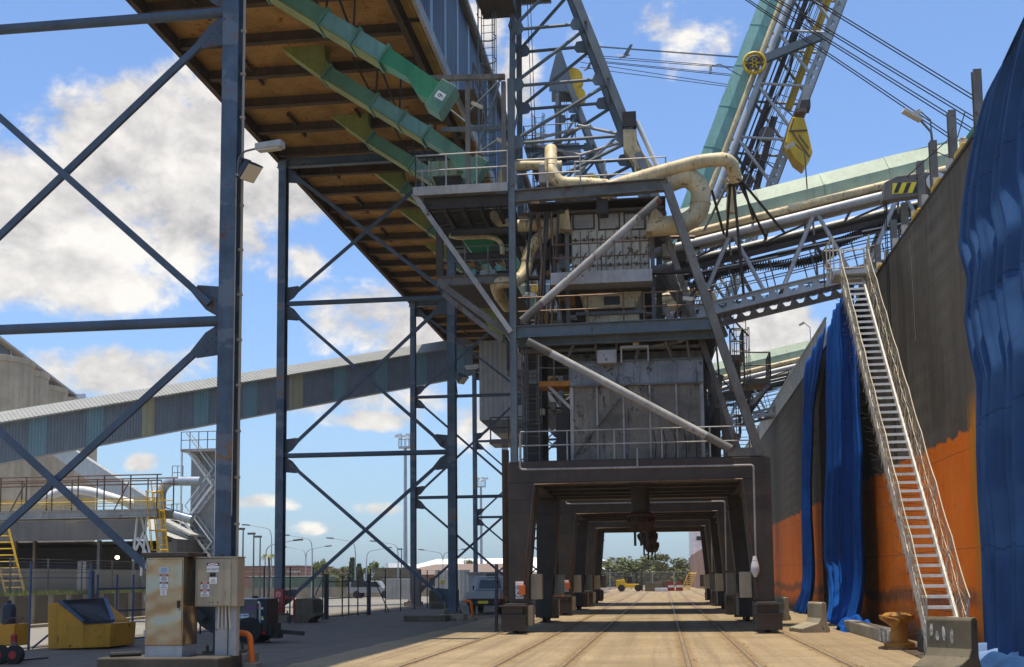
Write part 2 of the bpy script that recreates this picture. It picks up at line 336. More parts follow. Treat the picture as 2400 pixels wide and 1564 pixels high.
# ================= SETTING =================
def ground_mats():
    m,t,b,c=base_mat('quay'); s=t.new('ShaderNodeSeparateXYZ'); t.l.new(c,s.inputs[0]); X,Y=s.outputs[0],s.outputs[1]
    n=t.noise(c,.35,7,.6); k=t.mix(t.mapr(n,.32,.68),(.255,.185,.10),(.40,.30,.178))
    st=t.noise(t.scale(c,(2.2,.05,1)),1,7,.65); k=t.mix(t.mapr(st,.45,.66,0,.8),k,(.20,.145,.085))
    s2=t.noise(t.scale(c,(.5,3.5,1)),1,5,.6); k=t.mix(t.mapr(s2,.5,.75,0,.35),k,(.44,.345,.22))
    f=t.noise(c,11,6,.7); k=t.mix(t.mapr(f,.42,.7,0,.7),k,(.15,.125,.07))
    ty=t.noise(t.scale(c,(3.2,.02,1)),1,3,.5); k=t.mix(t.math('MULTIPLY',t.mapr(ty,.62,.68,0,.4),t.mapr(f,.3,.6)),k,(.10,.085,.06)); ck=t.noise(c,.9,10,.62,1.6); k=t.mix(t.math('MULTIPLY',t.math('LESS_THAN',t.math('ABSOLUTE',t.math('SUBTRACT',ck,.5)),.004),.6),k,(.09,.07,.045)); sp=t.noise(c,1.7,6,.7); k=t.mix(t.mapr(sp,.62,.70,0,.65),k,(.12,.10,.075))
    # slab joints across and along
    s3=t.noise(t.scale(c,(.7,9,1)),1,6,.65); k=t.mix(t.mapr(s3,.52,.7,0,.35),k,(.20,.145,.08)); j=t.math('LESS_THAN',t.math('PINGPONG',Y,3.1),.022); j=t.math('MAXIMUM',j,t.math('LESS_THAN',t.math('ABSOLUTE',t.math('ADD',X,6.35)),.02)); j=t.math('MAXIMUM',j,t.math('LESS_THAN',t.math('ABSOLUTE',t.math('SUBTRACT',X,.45)),.015)); k=t.mix(t.math('MULTIPLY',j,.75),k,(.10,.08,.05))
    # dirt collecting beside the rails
    dd=None
    for rx in RAILX:
        d=t.math('ABSOLUTE',t.math('SUBTRACT',X,rx)); dd=d if dd is None else t.math('MINIMUM',dd,d)
    dirt=t.math('ADD',t.mapr(dd,.05,.36,1,0),t.math('MULTIPLY_ADD',t.noise(c,3.2,8,.75),2.2,-1.35))
    k=t.mix(t.mapr(dirt,.1,.55,0,.9),k,t.mix(f,(.13,.085,.04),(.30,.205,.10)))
    # grey asphalt strip under the gallery
    wob=t.math('MULTIPLY_ADD',n,.5,-.25)
    asp=t.mapr(t.math('ADD',X,wob),-8.15,-8.0,1,0)
    ga=t.mix(t.mapr(t.noise(c,1.1,7,.65),.3,.7),(.125,.099,.066),(.205,.165,.112)); ga=t.mix(t.mapr(f,.4,.7,0,.5),ga,(.09,.088,.083)); ga=t.mix(t.mapr(st,.5,.7,0,.5),ga,(.09,.085,.08))
    ol=t.math('LESS_THAN',t.math('ABSOLUTE',t.math('SUBTRACT',t.math('ADD',X,wob),-8.08)),.035); k=t.mix(asp,k,ga); k=t.mix(t.math('MULTIPLY',ol,.7),k,(.07,.055,.04))
    t.l.new(k,b.inputs['Base Color']); b.inputs['Roughness'].default_value=.85; b.inputs['Specular IOR Level'].default_value=.25
    bp=t.new('ShaderNodeBump'); bp.inputs['Strength'].default_value=.5; bp.inputs['Distance'].default_value=.02
    t.l.new(t.math('ADD',f,t.math('MULTIPLY',dirt,.4)),bp.inputs['Height']); t.l.new(bp.outputs[0],b.inputs['Normal'])
    m,t,b,c=base_mat('yard'); n=t.noise(c,.08,8,.65); k=t.mix(t.mapr(n,.3,.7),(.20,.185,.16),(.32,.30,.26)); f=t.noise(c,6,6,.7); k=t.mix(t.mapr(f,.4,.75,0,.4),k,(.13,.12,.10))
    t.l.new(k,b.inputs['Base Color']); b.inputs['Roughness'].default_value=.9
    m,t,b,c=base_mat('groove'); f=t.noise(c,5,8,.75); k=t.mix(t.mapr(f,.35,.65),(.06,.038,.018),(.22,.15,.075)); t.l.new(k,b.inputs['Base Color']); b.inputs['Roughness'].default_value=.95
    m,t,b,c=base_mat('water'); b.inputs['Base Color'].default_value=(.02,.05,.05,1); b.inputs['Roughness'].default_value=.08
    bp=t.new('ShaderNodeBump'); bp.inputs['Strength'].default_value=.3; t.l.new(t.noise(c,1.5,6,.6),bp.inputs['Height']); t.l.new(bp.outputs[0],b.inputs['Normal'])
    m,t,b,c=base_mat('line_paint'); n=t.noise(c,7,7,.7); k=t.mix(t.mapr(n,.42,.6),(.25,.24,.21),(.7,.69,.64)); t.l.new(k,b.inputs['Base Color']); b.inputs['Roughness'].default_value=.8
RAILX=[G(935,1564).x,G(1200,1541).x,G(1317,1564).x,G(1615,1564).x,G(1780,1564).x,G(2001,1564).x]
ground_mats()
QE=6.7
struct(MB().bx(-3000,QE,-400,3500,-4,0).build('ground','yard'))
struct(MB().quad((-18.2,-30,.004),(QE,-30,.004),(QE,330,.004),(-18.2,330,.004)).build('quay','quay'))
struct(MB().quad((QE,-400,-2.6),(3000,-400,-2.6),(3000,3500,-2.6),(QE,3500,-2.6)).build('water','water'))
for rx in RAILX:
    struct(MB().quad((rx-.065,-30,.008),(rx+.065,-30,.008),(rx+.065,320,.008),(rx-.065,320,.008)).build('rail_groove','groove'))
    struct(MB().bx(rx-.035,rx+.035,-30,320,.0,.022).build('rail','rail_head'))
mb=MB(); r=random.Random(77)
for i in range(2600):
    rx=r.choice(RAILX); y=22+70*r.random()**1.8; cl_=math.sin(y*1.7+rx*3)+math.sin(y*.61+rx)
    if cl_<-.2: continue
    x=rx+r.choice((-1,1))*abs(r.gauss(.10,.10)); s_=r.uniform(.008,.03); a_=r.uniform(0,3.1); h_=s_*r.uniform(.25,.6)
    mb.add([(x+s_*math.cos(a_+k*1.571)*(1 if k%2 else 1.6),y+s_*math.sin(a_+k*1.571)*(1 if k%2 else 1.6),.006) for k in range(4)]+[(x,y,.006+h_)],[(0,1,4),(1,2,4),(2,3,4),(3,0,4)])
tag(mb.build('dirt_clumps','groove'),'small clumps of dirt and spilled grain along the sunken rails','dirt',kind='stuff')
mb=MB()
for i in range(9):
    y=92+i*9; mb.quad((-44,y,.006),(-30,y-5,.006),(-30,y-4.82,.006),(-44,y+.18,.006))
    mb.quad((-27,y-4,.006),(-19.5,y-7,.006),(-19.5,y-6.85,.006),(-27,y-3.85,.006))
struct(mb.build('parking_lines','line_paint'))
# ================= OVERHEAD CONVEYOR GALLERY =================
GZ=21.55; XL=-17.6; XR=G(1000,170,GZ).x; XW=G(968,0,GZ).x; Y0,Y1=22.,150.
ZT=PX(1078,0,XW).z
gal=thing('conveyor_gallery','long blue clad conveyor gallery overhead with a rusty brown underside','gallery',(-13,80,GZ))
MB().bx(XL+.2,XR-.1,Y0,Y1,GZ+.32,GZ+.45).build('floor_panel','under_panel',gal)
y=Y0+.5
while y<Y1:
    MB().ib((XL+.25,y,GZ+.14),(XR-.12,y,GZ+.14),.28,.46,.03).build('cross_beam','under_beam',gal); y+=2.76
for x in (XL+.12,XR): MB().ib((x,Y0,GZ+.1),(x,Y1,GZ+.1),.22,.62,.03).build('edge_beam','under_beam',gal)
y=Y0+2
while y<110:
    for x in (-15.6,-12.6): MB().beam((x,y,GZ+.2),(x,y+2.5,GZ+.2),.10,.14).build('stringer','under_beam',gal)
    y+=5.52
# outer walkway strip with cable trays under it
WM=49.
MB().bx(XR+.12,XW-.02,WM,Y1,GZ+.25,GZ+.33).build('walkway_floor','rust_floor',gal)
MB().bx(XR+.12,XW-.02,Y0,WM,GZ+.45,GZ+.5).build('walkway_floor','under_panel',gal)
for i in range(7): MB().tube((XR+.2+i*(XW-XR-.3)/6.5,Y0,GZ+.22+.05*(i%2)),(XR+.2+i*(XW-XR-.3)/6.5,WM+1,GZ+.22+.05*(i%2)),.045,6).build('cable_pipe','tray_yellow',gal)
y=Y0
while y<Y1: MB().beam((XR,y,GZ+.12),(XW+.1,y,GZ+.12),.08,.12).build('walkway_bracket','under_beam' if y<WM else 'boom_green',gal); y+=5.52
MB().bx(XW-.02,XW+.1,Y0,Y1,GZ-.12,GZ+.35).build('fascia','pale_steel',gal)
wall=MB().bx(XW-.25,XW,Y0,Y1,GZ+.36,ZT).build('side_wall','clad_blue',gal)
MB().bx(XL,XL+.2,Y0,Y1,GZ+.46,ZT).build('side_wall','clad_blue',gal)
y=Y0+1.2
while y<Y1: MB().bx(XW,XW+.025,y,y+.42,GZ+.45,ZT-.1).build('light_strip','clad_strip',wall); y+=2.76
xm=(XL+XW)/2
MB().prism([(XL-.4,Y0,ZT-.05),(xm,Y0,ZT+1.5),(XW+.2,Y0,ZT-.05),(XW+.2,Y0,ZT+.08),(xm,Y0,ZT+1.65),(XL-.4,Y0,ZT+.08)],(0,Y1-Y0,0)).build('roof','roof_pale',gal)
MB().bx(XW+.2,XW+.34,Y0,Y1,ZT-.14,ZT+.06).build('gutter','pale_steel',gal)
for ya,yb in ((45,48.5),(62,72),(90,110)): hr=MB(); handrail(hr,[(XW+.75,ya,GZ+.3),(XW+.75,yb,GZ+.3)],1.1,1.5,.03); hr.beam((XW+.1,ya,GZ+.25),(XW+.85,ya,GZ+.25),.07,.07); hr.beam((XW+.1,yb,GZ+.25),(XW+.85,yb,GZ+.25),.07,.07); hr.bx(XW+.1,XW+.8,ya,yb,GZ+.22,GZ+.26); hr.build('side_balcony','rail_steel',gal)
# ---- support bents ----
BX0,BX1=-17.25,-9.3; BY=[23.75,50.5,78.6,105.2,132.]
def bent():
    b=thing('support_frame','','support frame',(0,0,0))
    for x in (BX0,BX1):
        c=MB().ib((x,0,.35),(x,0,GZ-.22),.36,.46,.03,up=(0,1,0)).build('column','blue_steel',b)
        MB().bx(x-.55,x+.55,-.55,.55,0,.28).build('footing','concrete',b); q=MB().bx(x-.36,x+.36,-.36,.36,.28,.352)
        for i in (-.28,.28):
            for j in (-.28,.28): q.tube((x+i,j,.352),(x+i,j,.47),.035,6)
        q.build('base_plate','concrete_dark',b)
    for z in (7.48,14.55): MB().tube((BX0+.2,0,z),(BX1-.2,0,z),.115,14).build('strut','blue_brace',b)
    MB().ib((BX0-.3,0,GZ-.3),(BX1+.3,0,GZ-.3),.3,.4,.03).build('cap_beam','blue_steel',b)
    for z0,z1 in ((.75,7.35),(7.62,14.42),(14.7,GZ-.6)):
        MB().beam((BX0+.45,.03,z0+.25),(BX1-.45,.03,z1-.25),.09,.15).build('brace','blue_brace',b)
        MB().beam((BX1-.45,-.06,z0+.25),(BX0+.45,-.06,z1-.25),.09,.15).build('brace','blue_brace',b)
        for x,s in ((BX0,1),(BX1,-1)):
            for z,u in ((z0,1),(z1,-1)):
                g=MB().prism([(x+s*.18,-.02,z-u*.1),(x+s*.55,-.02,z+u*.12),(x+s*.88,-.02,z+u*.52),(x+s*.74,-.02,z+u*.68),(x+s*.18,-.02,z+u*.62)],(0,.03,0))
                for i in range(5):
                    p=V((x+s*(.32+.09*i),-.028,z+u*(.16+.09*i))); g.tube(p,p+V((0,.05,0)),.03,6)
                    p+=V((-.08*s,0,.09*u)); g.tube(p,p+V((0,.05,0)),.03,6)
                g.build('gusset','gusset_steel',b)
    return b
bt=bent(); BL=['tall blue steel support frame nearest the viewer, beside the electrical cabinets','blue braced support frame behind the red fire hose post and the pedestrian gate','blue braced support frame just behind the frame with the fire hose post','blue support frame farther back, beside the silver ute','farthest blue support frame under the gallery, near the car park']
bt.location=(0,BY[0],0); bt['label']=BL[0]; bt['group']='support frames under the conveyor gallery'
for i in range(1,5): dup(bt,(0,BY[i],0),BL[i])
# ---- discharge chutes ----
def chute(Y,label,num=None):
    k=Y/42.1
    a=G(685,140,GZ); b_=P(1085,370,a.y); dx=b_.x-a.x; dz=b_.z-a.z
    S=V((a.x,Y,GZ+.25)); E=V((a.x+dx,Y,GZ+dz))
    c=thing('discharge_chute',label,'chute',S,'green chutes hanging under the gallery')
    d=(E-S).normalized(); up=V((0,1,0)).cross(d)*-1; up=up if up.z>0 else -up
    W=.72; H=.52; L=(E-S).length
    MB().prism([S+V((-.35,-W/2,.1)),S+V((1.35,-W/2,.1)),S+V((1.4,-W/2,-.5)),S+d*1.75+up*H/2+V((0,-W/2,0)),S+d*1.75-up*H/2+V((0,-W/2,0))],(0,W,0)).build('inlet_hood','chute_olive',c)
    t0=1.75
    for i,tn in enumerate((.50*L,.66*L,.80*L)):
        MB().beam(S+d*t0,S+d*tn,W,H,up).build('trough','boom_teal' if i else 'chute_green',c)
        MB().beam(S+d*(tn-.04),S+d*(tn+.04),W+.16,H+.16,up).build('flange','chute_green',c); MB().beam(S+d*(t0+.05),S+d*(tn-.05),W+.06,.035,up,0,-H/2-.02).build('wear_plate','chute_olive',c); t0=tn
    MB().beam(S+d*1.72,S+d*1.8,W+.16,H+.16,up).build('flange','chute_green',c)
    # tapering end with the hooked outlet
    MB().beam(S+d*t0,S+d*(L-.55),W,H,up,w2=W*.8,h2=H*.85).build('tapered_trough','chute_bright' if num else 'chute_green',c)
    e=S+d*(L-.55); q=W*.4
    MB().prism([e+up*H*.42+V((0,-q,0)),e+d*.95+up*H*.3+V((0,-q,0)),e+d*.95+V((0,-q,-.55)),e+d*.25+V((0,-q,-.62)),e-up*H*.42+V((0,-q,0))],(0,2*q,0)).build('outlet','chute_bright' if num else 'chute_green',c)
    bx=e+d*1.22+V((0,0,-.1)); box=MB().beam(bx-up*.62,bx+up*.38,W*.95,.55,d).build('outlet_box','chute_green',c,bev=.02)
    for tt in (.48,.62):
        p=S+d*L*tt; MB().tube(p+V((0,.4,.2)),V((p.x+.1,p.y+.4,GZ+.1)),.04,6).build('hanger_rod','dark_steel',c); MB().tube(p+V((0,.4,.2)),V((p.x-.9,p.y+.4,GZ+.1)),.04,6).build('hanger_rod','dark_steel',c)
    if num:
        y=V((0,1,0)); pos=bx-y*(W*.475+.012)+up*-.12+d*.0
        xa=(d*.75+up*.66).normalized(); ya=xa.cross(-y)*-1
        xa2=d; M=MF(pos,xa2,up)
        pl=MB(); 
        for u_,v_ in ((-.15,-.12),(.15,-.12),(.15,.12),(-.15,.12)): pl.v.append(pos+d*u_+up*v_)
        pl.f=[(0,1,2,3)]; pl.build('number_plate','sign_white',box)
        text(num,.27,'number','ink',box,MF(pos-y*.004,-up,d))
    return c
cy=G(685,140,GZ).y
CL=['green chute nearest the viewer under the gallery, its outlet box numbered 6','second green chute from the front, ending over the pale green receiving hopper','third green chute from the front, partly behind the loader platform','fourth green chute from the front, seen through the crossed braces','fifth green chute, its mouth behind the dark platform post','sixth green chute along the gallery, behind the loader column','seventh green chute far along the gallery underside','eighth and farthest green chute under the gallery']
for i in range(8): chute(cy+(i-1)*6.5,CL[i],'6' if i==0 else None)
# ================= SHIP =================
HX=7.5; HT=12.1
def hull_mat(name,far=False):
    m,t,b,c=base_mat(name); s=t.new('ShaderNodeSeparateXYZ'); t.l.new(c,s.inputs[0]); Y,Z=s.outputs[1],s.outputs[2]
    n=t.noise(c,1.2,8,.7); e=t.math('ADD',Z,t.math('MULTIPLY_ADD',n,.9,-.45)); up=t.mapr(e,5.27,5.33)
    stv=t.noise(t.scale(c,(1,2.4,.10)),1,7,.65)
    red=t.mix(t.mapr(stv,.3,.7),(.80,.145,.008),(.95,.23,.015)); red=t.mix(t.mapr(t.noise(c,.5,6,.65),.35,.7,0,.6),red,(.93,.27,.045)); red=t.mix(t.mapr(t.noise(c,4,7,.7),.55,.75,0,.5),red,(.36,.10,.03))
    # worn dark bands near the waterline
    zb=t.math('ADD',Z,t.math('MULTIPLY_ADD',t.noise(t.scale(c,(1,.5,.2)),1,4,.5),.9,-.45)); band=t.math('MULTIPLY',t.mapr(t.math('ABSOLUTE',t.math('SUBTRACT',zb,1.15)),.10,.30,1,0),t.mapr(t.noise(t.scale(c,(1,9,1)),1,6,.7),.30,.5))
    red=t.mix(t.math('MULTIPLY',band,.75),red,(.13,.085,.06)); red=t.mix(t.mapr(zb,.75,.1,0,.7),red,(.20,.095,.055))
    blk=t.mix(t.mapr(stv,.3,.72),(.095,.08,.06),(.175,.148,.11)); blk=t.mix(t.mapr(n,.5,.75,0,.4),blk,(.06,.055,.048))
    # faint ribs and chalky scuffs
    rb=t.math('PINGPONG',t.math('ADD',Z,t.math('MULTIPLY',n,.15)),.3); rbm=t.math('MULTIPLY',t.mapr(rb,.02,.28),t.mapr(t.noise(c,.22,3,.5),.5,.62)); blk=t.mix(t.math('MULTIPLY',rbm,.35),blk,(.25,.23,.19))
    sc_=t.noise(t.scale(c,(1,7,.6)),1,8,.75); blk=t.mix(t.math('MULTIPLY',t.mapr(sc_,.63,.68,0,.6),t.mapr(t.noise(c,.35,3,.5),.5,.6)),blk,(.40,.37,.33))
    k=t.mix(up,red,blk)
    # plate seams
    pl=t.math('MAXIMUM',t.math('LESS_THAN',t.math('PINGPONG',Z,1.22),.010),t.math('LESS_THAN',t.math('PINGPONG',t.math('ADD',Y,t.math('MULTIPLY',Z,.16)),4.1),.012)); k=t.mix(t.math('MULTIPLY',pl,.5),k,(.05,.04,.03))
    # rust run
    run=t.math('ADD',t.math('ABSOLUTE',t.math('SUBTRACT',Y,28.75)),t.math('MULTIPLY_ADD',t.noise(t.scale(c,(1,4,.35)),1,6,.7),1.3,-.62)); rm=t.math('MULTIPLY',t.mapr(run,.3,.8,1,0),t.mapr(Z,6.3,5.5))
    k=t.mix(t.math('MULTIPLY',rm,.95),k,t.mix(t.noise(t.scale(c,(1,11,.4)),1,6,.7),(.25,.07,.01),(.85,.36,.03)))
    rr=t.noise(t.scale(c,(1,2.2,.06)),1.3,6,.7); k=t.mix(t.mapr(rr,.66,.73,0,.7),k,(.30,.11,.03))
    t.l.new(k,b.inputs['Base Color']); b.inputs['Roughness'].default_value=.7; b.inputs['Specular IOR Level'].default_value=.12
    bp=t.new('ShaderNodeBump'); bp.inputs['Strength'].default_value=.35; bp.inputs['Distance'].default_value=.08; t.l.new(t.noise(c,.7,5,.6),bp.inputs['Height']); t.l.new(bp.outputs[0],b.inputs['Normal'])
hull_mat('hull')
ship=thing('cargo_ship','moored cargo ship with black upper hull and orange red lower hull','ship',(0,0,0))
mb=MB(); ny,nz=60,14; r2=random.Random(3)
for i in range(ny+1):
    y=8+i*(112/ny)
    for j in range(nz+1):
        z=-3+j*(HT+3)/nz; x=HX+.012*math.sin(y*2.9)+.01*math.sin(z*4.1+y)
        if z<0: x+=.06*z*z
        mb.v.append(V((x,y,z)))
for i in range(ny):
    for j in range(nz): a=i*(nz+1)+j; mb.f.append((a,a+1,a+nz+2,a+nz+1))
mb.sm=True; hull=mb.build('hull','hull',ship)
MB().bx(HX-.03,HX+.14,8,120,HT,HT+.09).build('gunwale','dark_steel',ship)
MB().bx(HX+.14,HX+22,8,120,HT-1.4,HT-1.25).build('deck','dark_steel',ship)
MB().bx(HX+.3,HX+22,119,120,-3,HT-1.4).build('hull_end','hull',ship)
for y in (28.4,30.9,33.06,34.7,37.1,38.9,41.8,44.6): MB().ib((HX+.35,y,HT-1.2),(HX+.35,y,14.08 if y<36 else 13.6),.2,.2,.025,up=(0,1,0)).build('deck_post','grey_steel',ship)
y=29.3
while y<46: MB().prism([(HX+.12,y-.04,HT+.05),(HX+.12,y-.04,HT+.62),(HX+.28,y-.04,HT+.62),(HX+.75,y-.04,HT-.9)],(0,.09,0)).build('bulwark_stay','cream_panel',ship); y+=1.45
for y in (29.0,31.6,34.2,40.3): MB().bx(HX+.1,HX+.4,y,y+.9,HT+.1,HT+.42).build('roller_bracket','yellow',ship,bev=.03)
MB().bx(HX+.5,HX+1.3,29.2,30.2,HT-.6,HT+1.0).build('deck_locker','chute_bright',ship,bev=.04)
rl=MB(); y=53
while y<112: rl.bx(HX+.02,HX+.06,y,y+.22,HT+.09,HT+1.35); y+=.42
rl.bx(HX,HX+.08,53,112,HT+1.30,HT+1.42); rl.build('side_rail','cream_panel',ship)
dv=MB().prism([P(2066,475,36)+V((0,-.2,0)),P(2071,432,36)+V((0,-.2,0)),P(2098,418,36)+V((0,-.2,0)),P(2230,402,36)+V((0,-.2,0)),P(2230,452,36)+V((0,-.2,0))],(0,.4,0)).build('gangway_davit','grey_steel',ship,bev=.02)
hz=MB(); 
for i in range(5):
    a=P(2094+i*11,453,35.78);b_=P(2104.5+i*11,452,35.78); s1=V((.14,0,.32)); 
    if i%2==0: hz.add([a,b_,b_+s1,a+s1],[(0,1,2,3)])
hz.build('hazard_stripe','ink',dv); a=P(2090,455,35.79);b_=P(2143,452,35.79); MB().add([a,b_,b_+V((.1,0,.34)),a+V((.05,0,.34))],[(0,1,2,3)]).build('hazard_panel','sign_yellow',dv)
pc=P(2188,436,36); MB().lathe(pc,[(.30,-.42),(.30,-.36),(.19,-.36),(.19,.2),(.30,.2),(.30,.26)],20,1).build('winch_drum','white_paint',dv)
rp=MB()
for px,zb in ((2071,5.2),(2075,5.2),(2155,4.2),(2160,4.2)): q=P(px,460,36); rp.tube(q,(q.x,q.y,zb),.016,5)
q=P(2130,520,35.5); rp.tube(q,P(2146,800,31),.012,5); rp.build('fall_rope','rope_black',dv)
lp=P(2190,350,33); fl=MB().path([V((HX+.35,33.06,14.0)),V((HX+.33,33.06,14.35)),V((HX+.0,33.0,14.75))],.035,6); fl.build('lamp_arm','grey_steel',ship)
MB().beam((HX+.05,33,14.7),(HX-.45,32.9,14.98),.22,.09).build('deck_floodlight','cream_panel',ship)
# guy lines on the ship
for i,(a,b_) in enumerate((((2231,320),(2125,415)),((2185,352),(2222,368)),((2262,262),(2215,420)))):
    MB().tube(P(*a,31),P(*b_,33),.014,5).build('stay_wire','rope_black',ship)
# ---- tarps ----
def interp(tab,z):
    tab=sorted(tab)
    if z<=tab[0][0]: return tab[0][1]
    for (z0,a),(z1,b) in zip(tab[:-1],tab[1:]):
        if z<=z1: return a+(b-a)*(z-z0)/(z1-z0)
    return tab[-1][1]
def tarp(name,label,mat,left,right,top,x0,seed,fold=.16,nu=90,nv=70,per=1.05,zbot=.03,flare=.0,lean=.035):
    r=random.Random(seed); ph=[r.uniform(0,6.28) for _ in range(8)]; mb=MB(); yref=interp(left,5); wref=interp(right,5)-yref
    for j in range(nv+1):
        t=j/nv
        for i in range(nu+1):
            s=i/nu; zt=interp(top,s); z=zbot+(zt-zbot)*t
            yl=interp(left,z); yr=interp(right,z); y=yl+(yr-yl)*s
            g=1-.55*t
            yy=yref+s*wref; sh=math.sin(yy*6.28/per+ph[0]+.35*math.sin(z*.3+ph[1])); d=fold*g*(math.copysign(abs(sh)**.7,sh)+.42*math.sin(yy*6.28/(per*.53)+ph[2]+.12*z)+.5*math.sin(yy*6.28/(per*2.6)+ph[3]+.1*z))
            wr=.012*math.sin(z*1.3+y*2+ph[5])
            x=x0-fold*1.3-d-.05-wr-flare*max(0,1-z/2.2)**2
            x-=lean*max(0,min(zt,HT+.6)-max(z,4.5))
            if z>HT-.25: x=min(x+ (z-HT+.25)*.1,HX-.05)
            mb.v.append(V((x,y+.12*d,z)))
    for j in range(nv):
        for i in range(nu): a=j*(nu+1)+i; mb.f.append((a,a+1,a+nu+2,a+nu+1))
    o=mb.build(name,mat,smooth=True); sd=o.modifiers.new('s','SOLIDIFY'); sd.thickness=.02
    return tag(o,label,'tarpaulin','blue tarps hung over the ship side')
TL=[]
for px,py in ((2303,1520),(2296,1300),(2285,1164),(2282,1032),(2284,900),(2262,820),(2252,760),(2259,660),(2240,590),(2246,500),(2262,400),(2282,310),(2306,232),(2400,41)):
    X=7.0
    for _ in range(12): q=PX(px,py,X); X=7.05-.055*max(0,HT+.4-max(q.z,4.5))
    TL.append((q.z,q.y))
tarp('tarpaulin','huge grey blue tarpaulin hanging down the hull at the right edge','tarp_blue',
  TL,[(0,13)],[(0,11.9),(.07,12.6),(.16,13.4),(.3,13.9),(1,15.5)],7.3,5,.16,220,90,.82,lean=.055)
tarp('tarpaulin','bright blue tarpaulin hanging just behind the boarding gangway','tarp_bright',
  [(0,46.5),(2.5,50.2),(6,49.2),(12.6,49.6)],[(0,41.0),(3,40.8),(6,40.6),(10,41.6),(13,43.0)],[(0,11.9),(.35,12.5),(.7,12.75),(1,12.9)],7.3,11,.15,90,80,.95,flare=.45)
tarp('tarpaulin','narrow strip of bright blue tarpaulin, leftmost on the hull','tarp_bright',
  [(0,60.5),(1,58.6),(12.4,58.2)],[(0,55.2),(6,55.3),(9.5,54.3),(11.6,50.6),(12.4,50.2)],[(0,11.6),(.25,12.3),(1,12.5)],7.3,23,.13,50,70,.9,flare=.4)
cloth('tarp_fold_shade',(.012,.011,.012),.9)  # near-black colour stands in for the shade inside a deep tarp fold
tarp('tarpaulin','shaded deep fold between the two bright blue tarpaulins, made as a separate near black sheet','tarp_fold_shade',[(0,55.4),(9.5,54.6),(11.6,51.2),(12.4,50.3)],[(0,46.3),(2.5,50.0),(6,49.0),(12.6,49.4)],[(0,12.2),(1,12.3)],7.42,31,.05,40,60,.8,lean=.0)
def heap(name,label,mat,cx,cy_,lx,ly,h,seed,cat='tarpaulin'):
    r=random.Random(seed); ph=[r.uniform(0,6.28) for _ in range(6)]; mb=MB(); n=46
    for j in range(n+1):
        for i in range(n+1):
            u=i/n*2-1; v=j/n*2-1; rr=min(1,math.hypot(u,v)+.12*math.sin(4*math.atan2(v,u)+ph[0])); e=max(0,1-rr**2)
            f=.55+.45*abs(math.sin(u*5.5+2.2*math.sin(v*3+ph[1])+ph[2]))*1.0+.25*math.sin(v*8+u*4+ph[3])
            mb.v.append(V((cx+u*lx,cy_+v*ly,.012+h*e**.6*f)))
    for j in range(n):
        for i in range(n): a=j*(n+1)+i; mb.f.append((a,a+1,a+n+2,a+n+1))
    return tag(mb.build(name,mat,smooth=True),label,cat)
heap('folded_tarp','crumpled pale blue tarpaulin heaped behind the nearest concrete barrier','tarp_light',6.75,24.6,.75,1.5,.38,2)
heap('folded_tarp','dark blue tarpaulin spread on the quay at the bottom right corner','tarp_blue',6.55,22.6,.75,1.6,.32,4)
heap('folded_tarp','bright blue tarpaulin bundle beside the second concrete barrier','tarp_bright',6.15,39.2,.55,1.4,.42,6)
heap('rag_bundle','orange rag bundle on the quay below the leftmost blue tarpaulin','cloth_orange',6.25,49.3,.35,1.0,.32,8,'bundle')
# ---- gangway ----
B=P(1995,648,36.5); A=P(2203,1455,25.6); A=A+(A-B)*((.3-A.z)/(A.z-B.z))
gw=thing('gangway','aluminium boarding gangway with rope rails and netting leaning against the hull','gangway',A)
d=(B-A).normalized(); wv=V((1,-.02,0)).normalized(); W=.70
up=wv.cross(d).normalized(); up=up if up.z>0 else -up
for k in (-.5,.5): MB().beam(A+wv*W*k,B+wv*W*k*.9,.05,.2,up).build('side_beam','alloy',gw)
n=48
for i in range(n): q=A+(B-A)*((i+.6)/n); tq=MB(); tq.beam(q-wv*W*.46,q+wv*W*.46,.16,.03,(0,0,1)); tq.beam(q-wv*W*.46+V((0,-.08,-.02)),q+wv*W*.46+V((0,-.08,-.02)),.02,.06,(0,0,1)); tq.build('tread','white_paint',gw)
ropes=MB(); post=MB(); net=MB()
for k in (-.52,.52):
    tops=[]
    for i in range(9):
        q=A+(B-A)*(i/8*.97+.015)+wv*W*k; tp=q+up*.5+V((0,0,.5))+wv*(.10*(1 if k>0 else -.2)); MB().tube(q,tp,.018,6).build('stanchion','galv',gw); tops.append(tp)
    pts=[]; mid=[]
    for a,b_,i in zip(tops[:-1],tops[1:],range(8)):
        for s in range(5):
            t=s/5; pts.append(a.lerp(b_,t)-V((0,0,.10*4*t*(1-t)))); 
    pts.append(tops[-1]); ropes.path(pts,.013,5)
    low=[p-V((0,0,.5))-wv*(.05 if k>0 else -.02) for p in pts]; ropes.path(low,.011,5)
    if True:
        M=len(pts)-1
        for i in range(0,M*3):
            t=i/3; a=pts[int(t)].lerp(pts[min(M,int(t)+1)],t%1); base=A+(B-A)*(t/M*.97+.015)+wv*W*k
            for sft in (.55,-.55): net.tube(a,base+d*sft-up*.12+wv*.06*math.sin(i*1.7),.0045,3,cap=False)
        for h in (.2,.45,.7): net.path([ (A+(B-A)*(i/M*.97+.015)+wv*W*k).lerp(pts[i],h)+wv*.05*math.sin(i*2.1+h*9) for i in range(M+1)],.0045,3)
ropes.build('rope_rail','rope_tan',gw); net.build('side_net','rope_tan',gw)
pf=MB().beam(B-wv*.55,B+wv*.7,1.2,.12); pf.build('top_platform','galv',gw)
hr=MB(); handrail(hr,[B+V((-.55,-.2,0)),B+V((-.6,1.6,.05)),B+V((.7,1.6,.05))],1.25,.7,.02); handrail(hr,[B+V((.55,-.2,0)),B+V((.75,1.4,.05))],1.25,.7,.02); hr.build('platform_rail','rope_tan',gw)
un=MB(); 
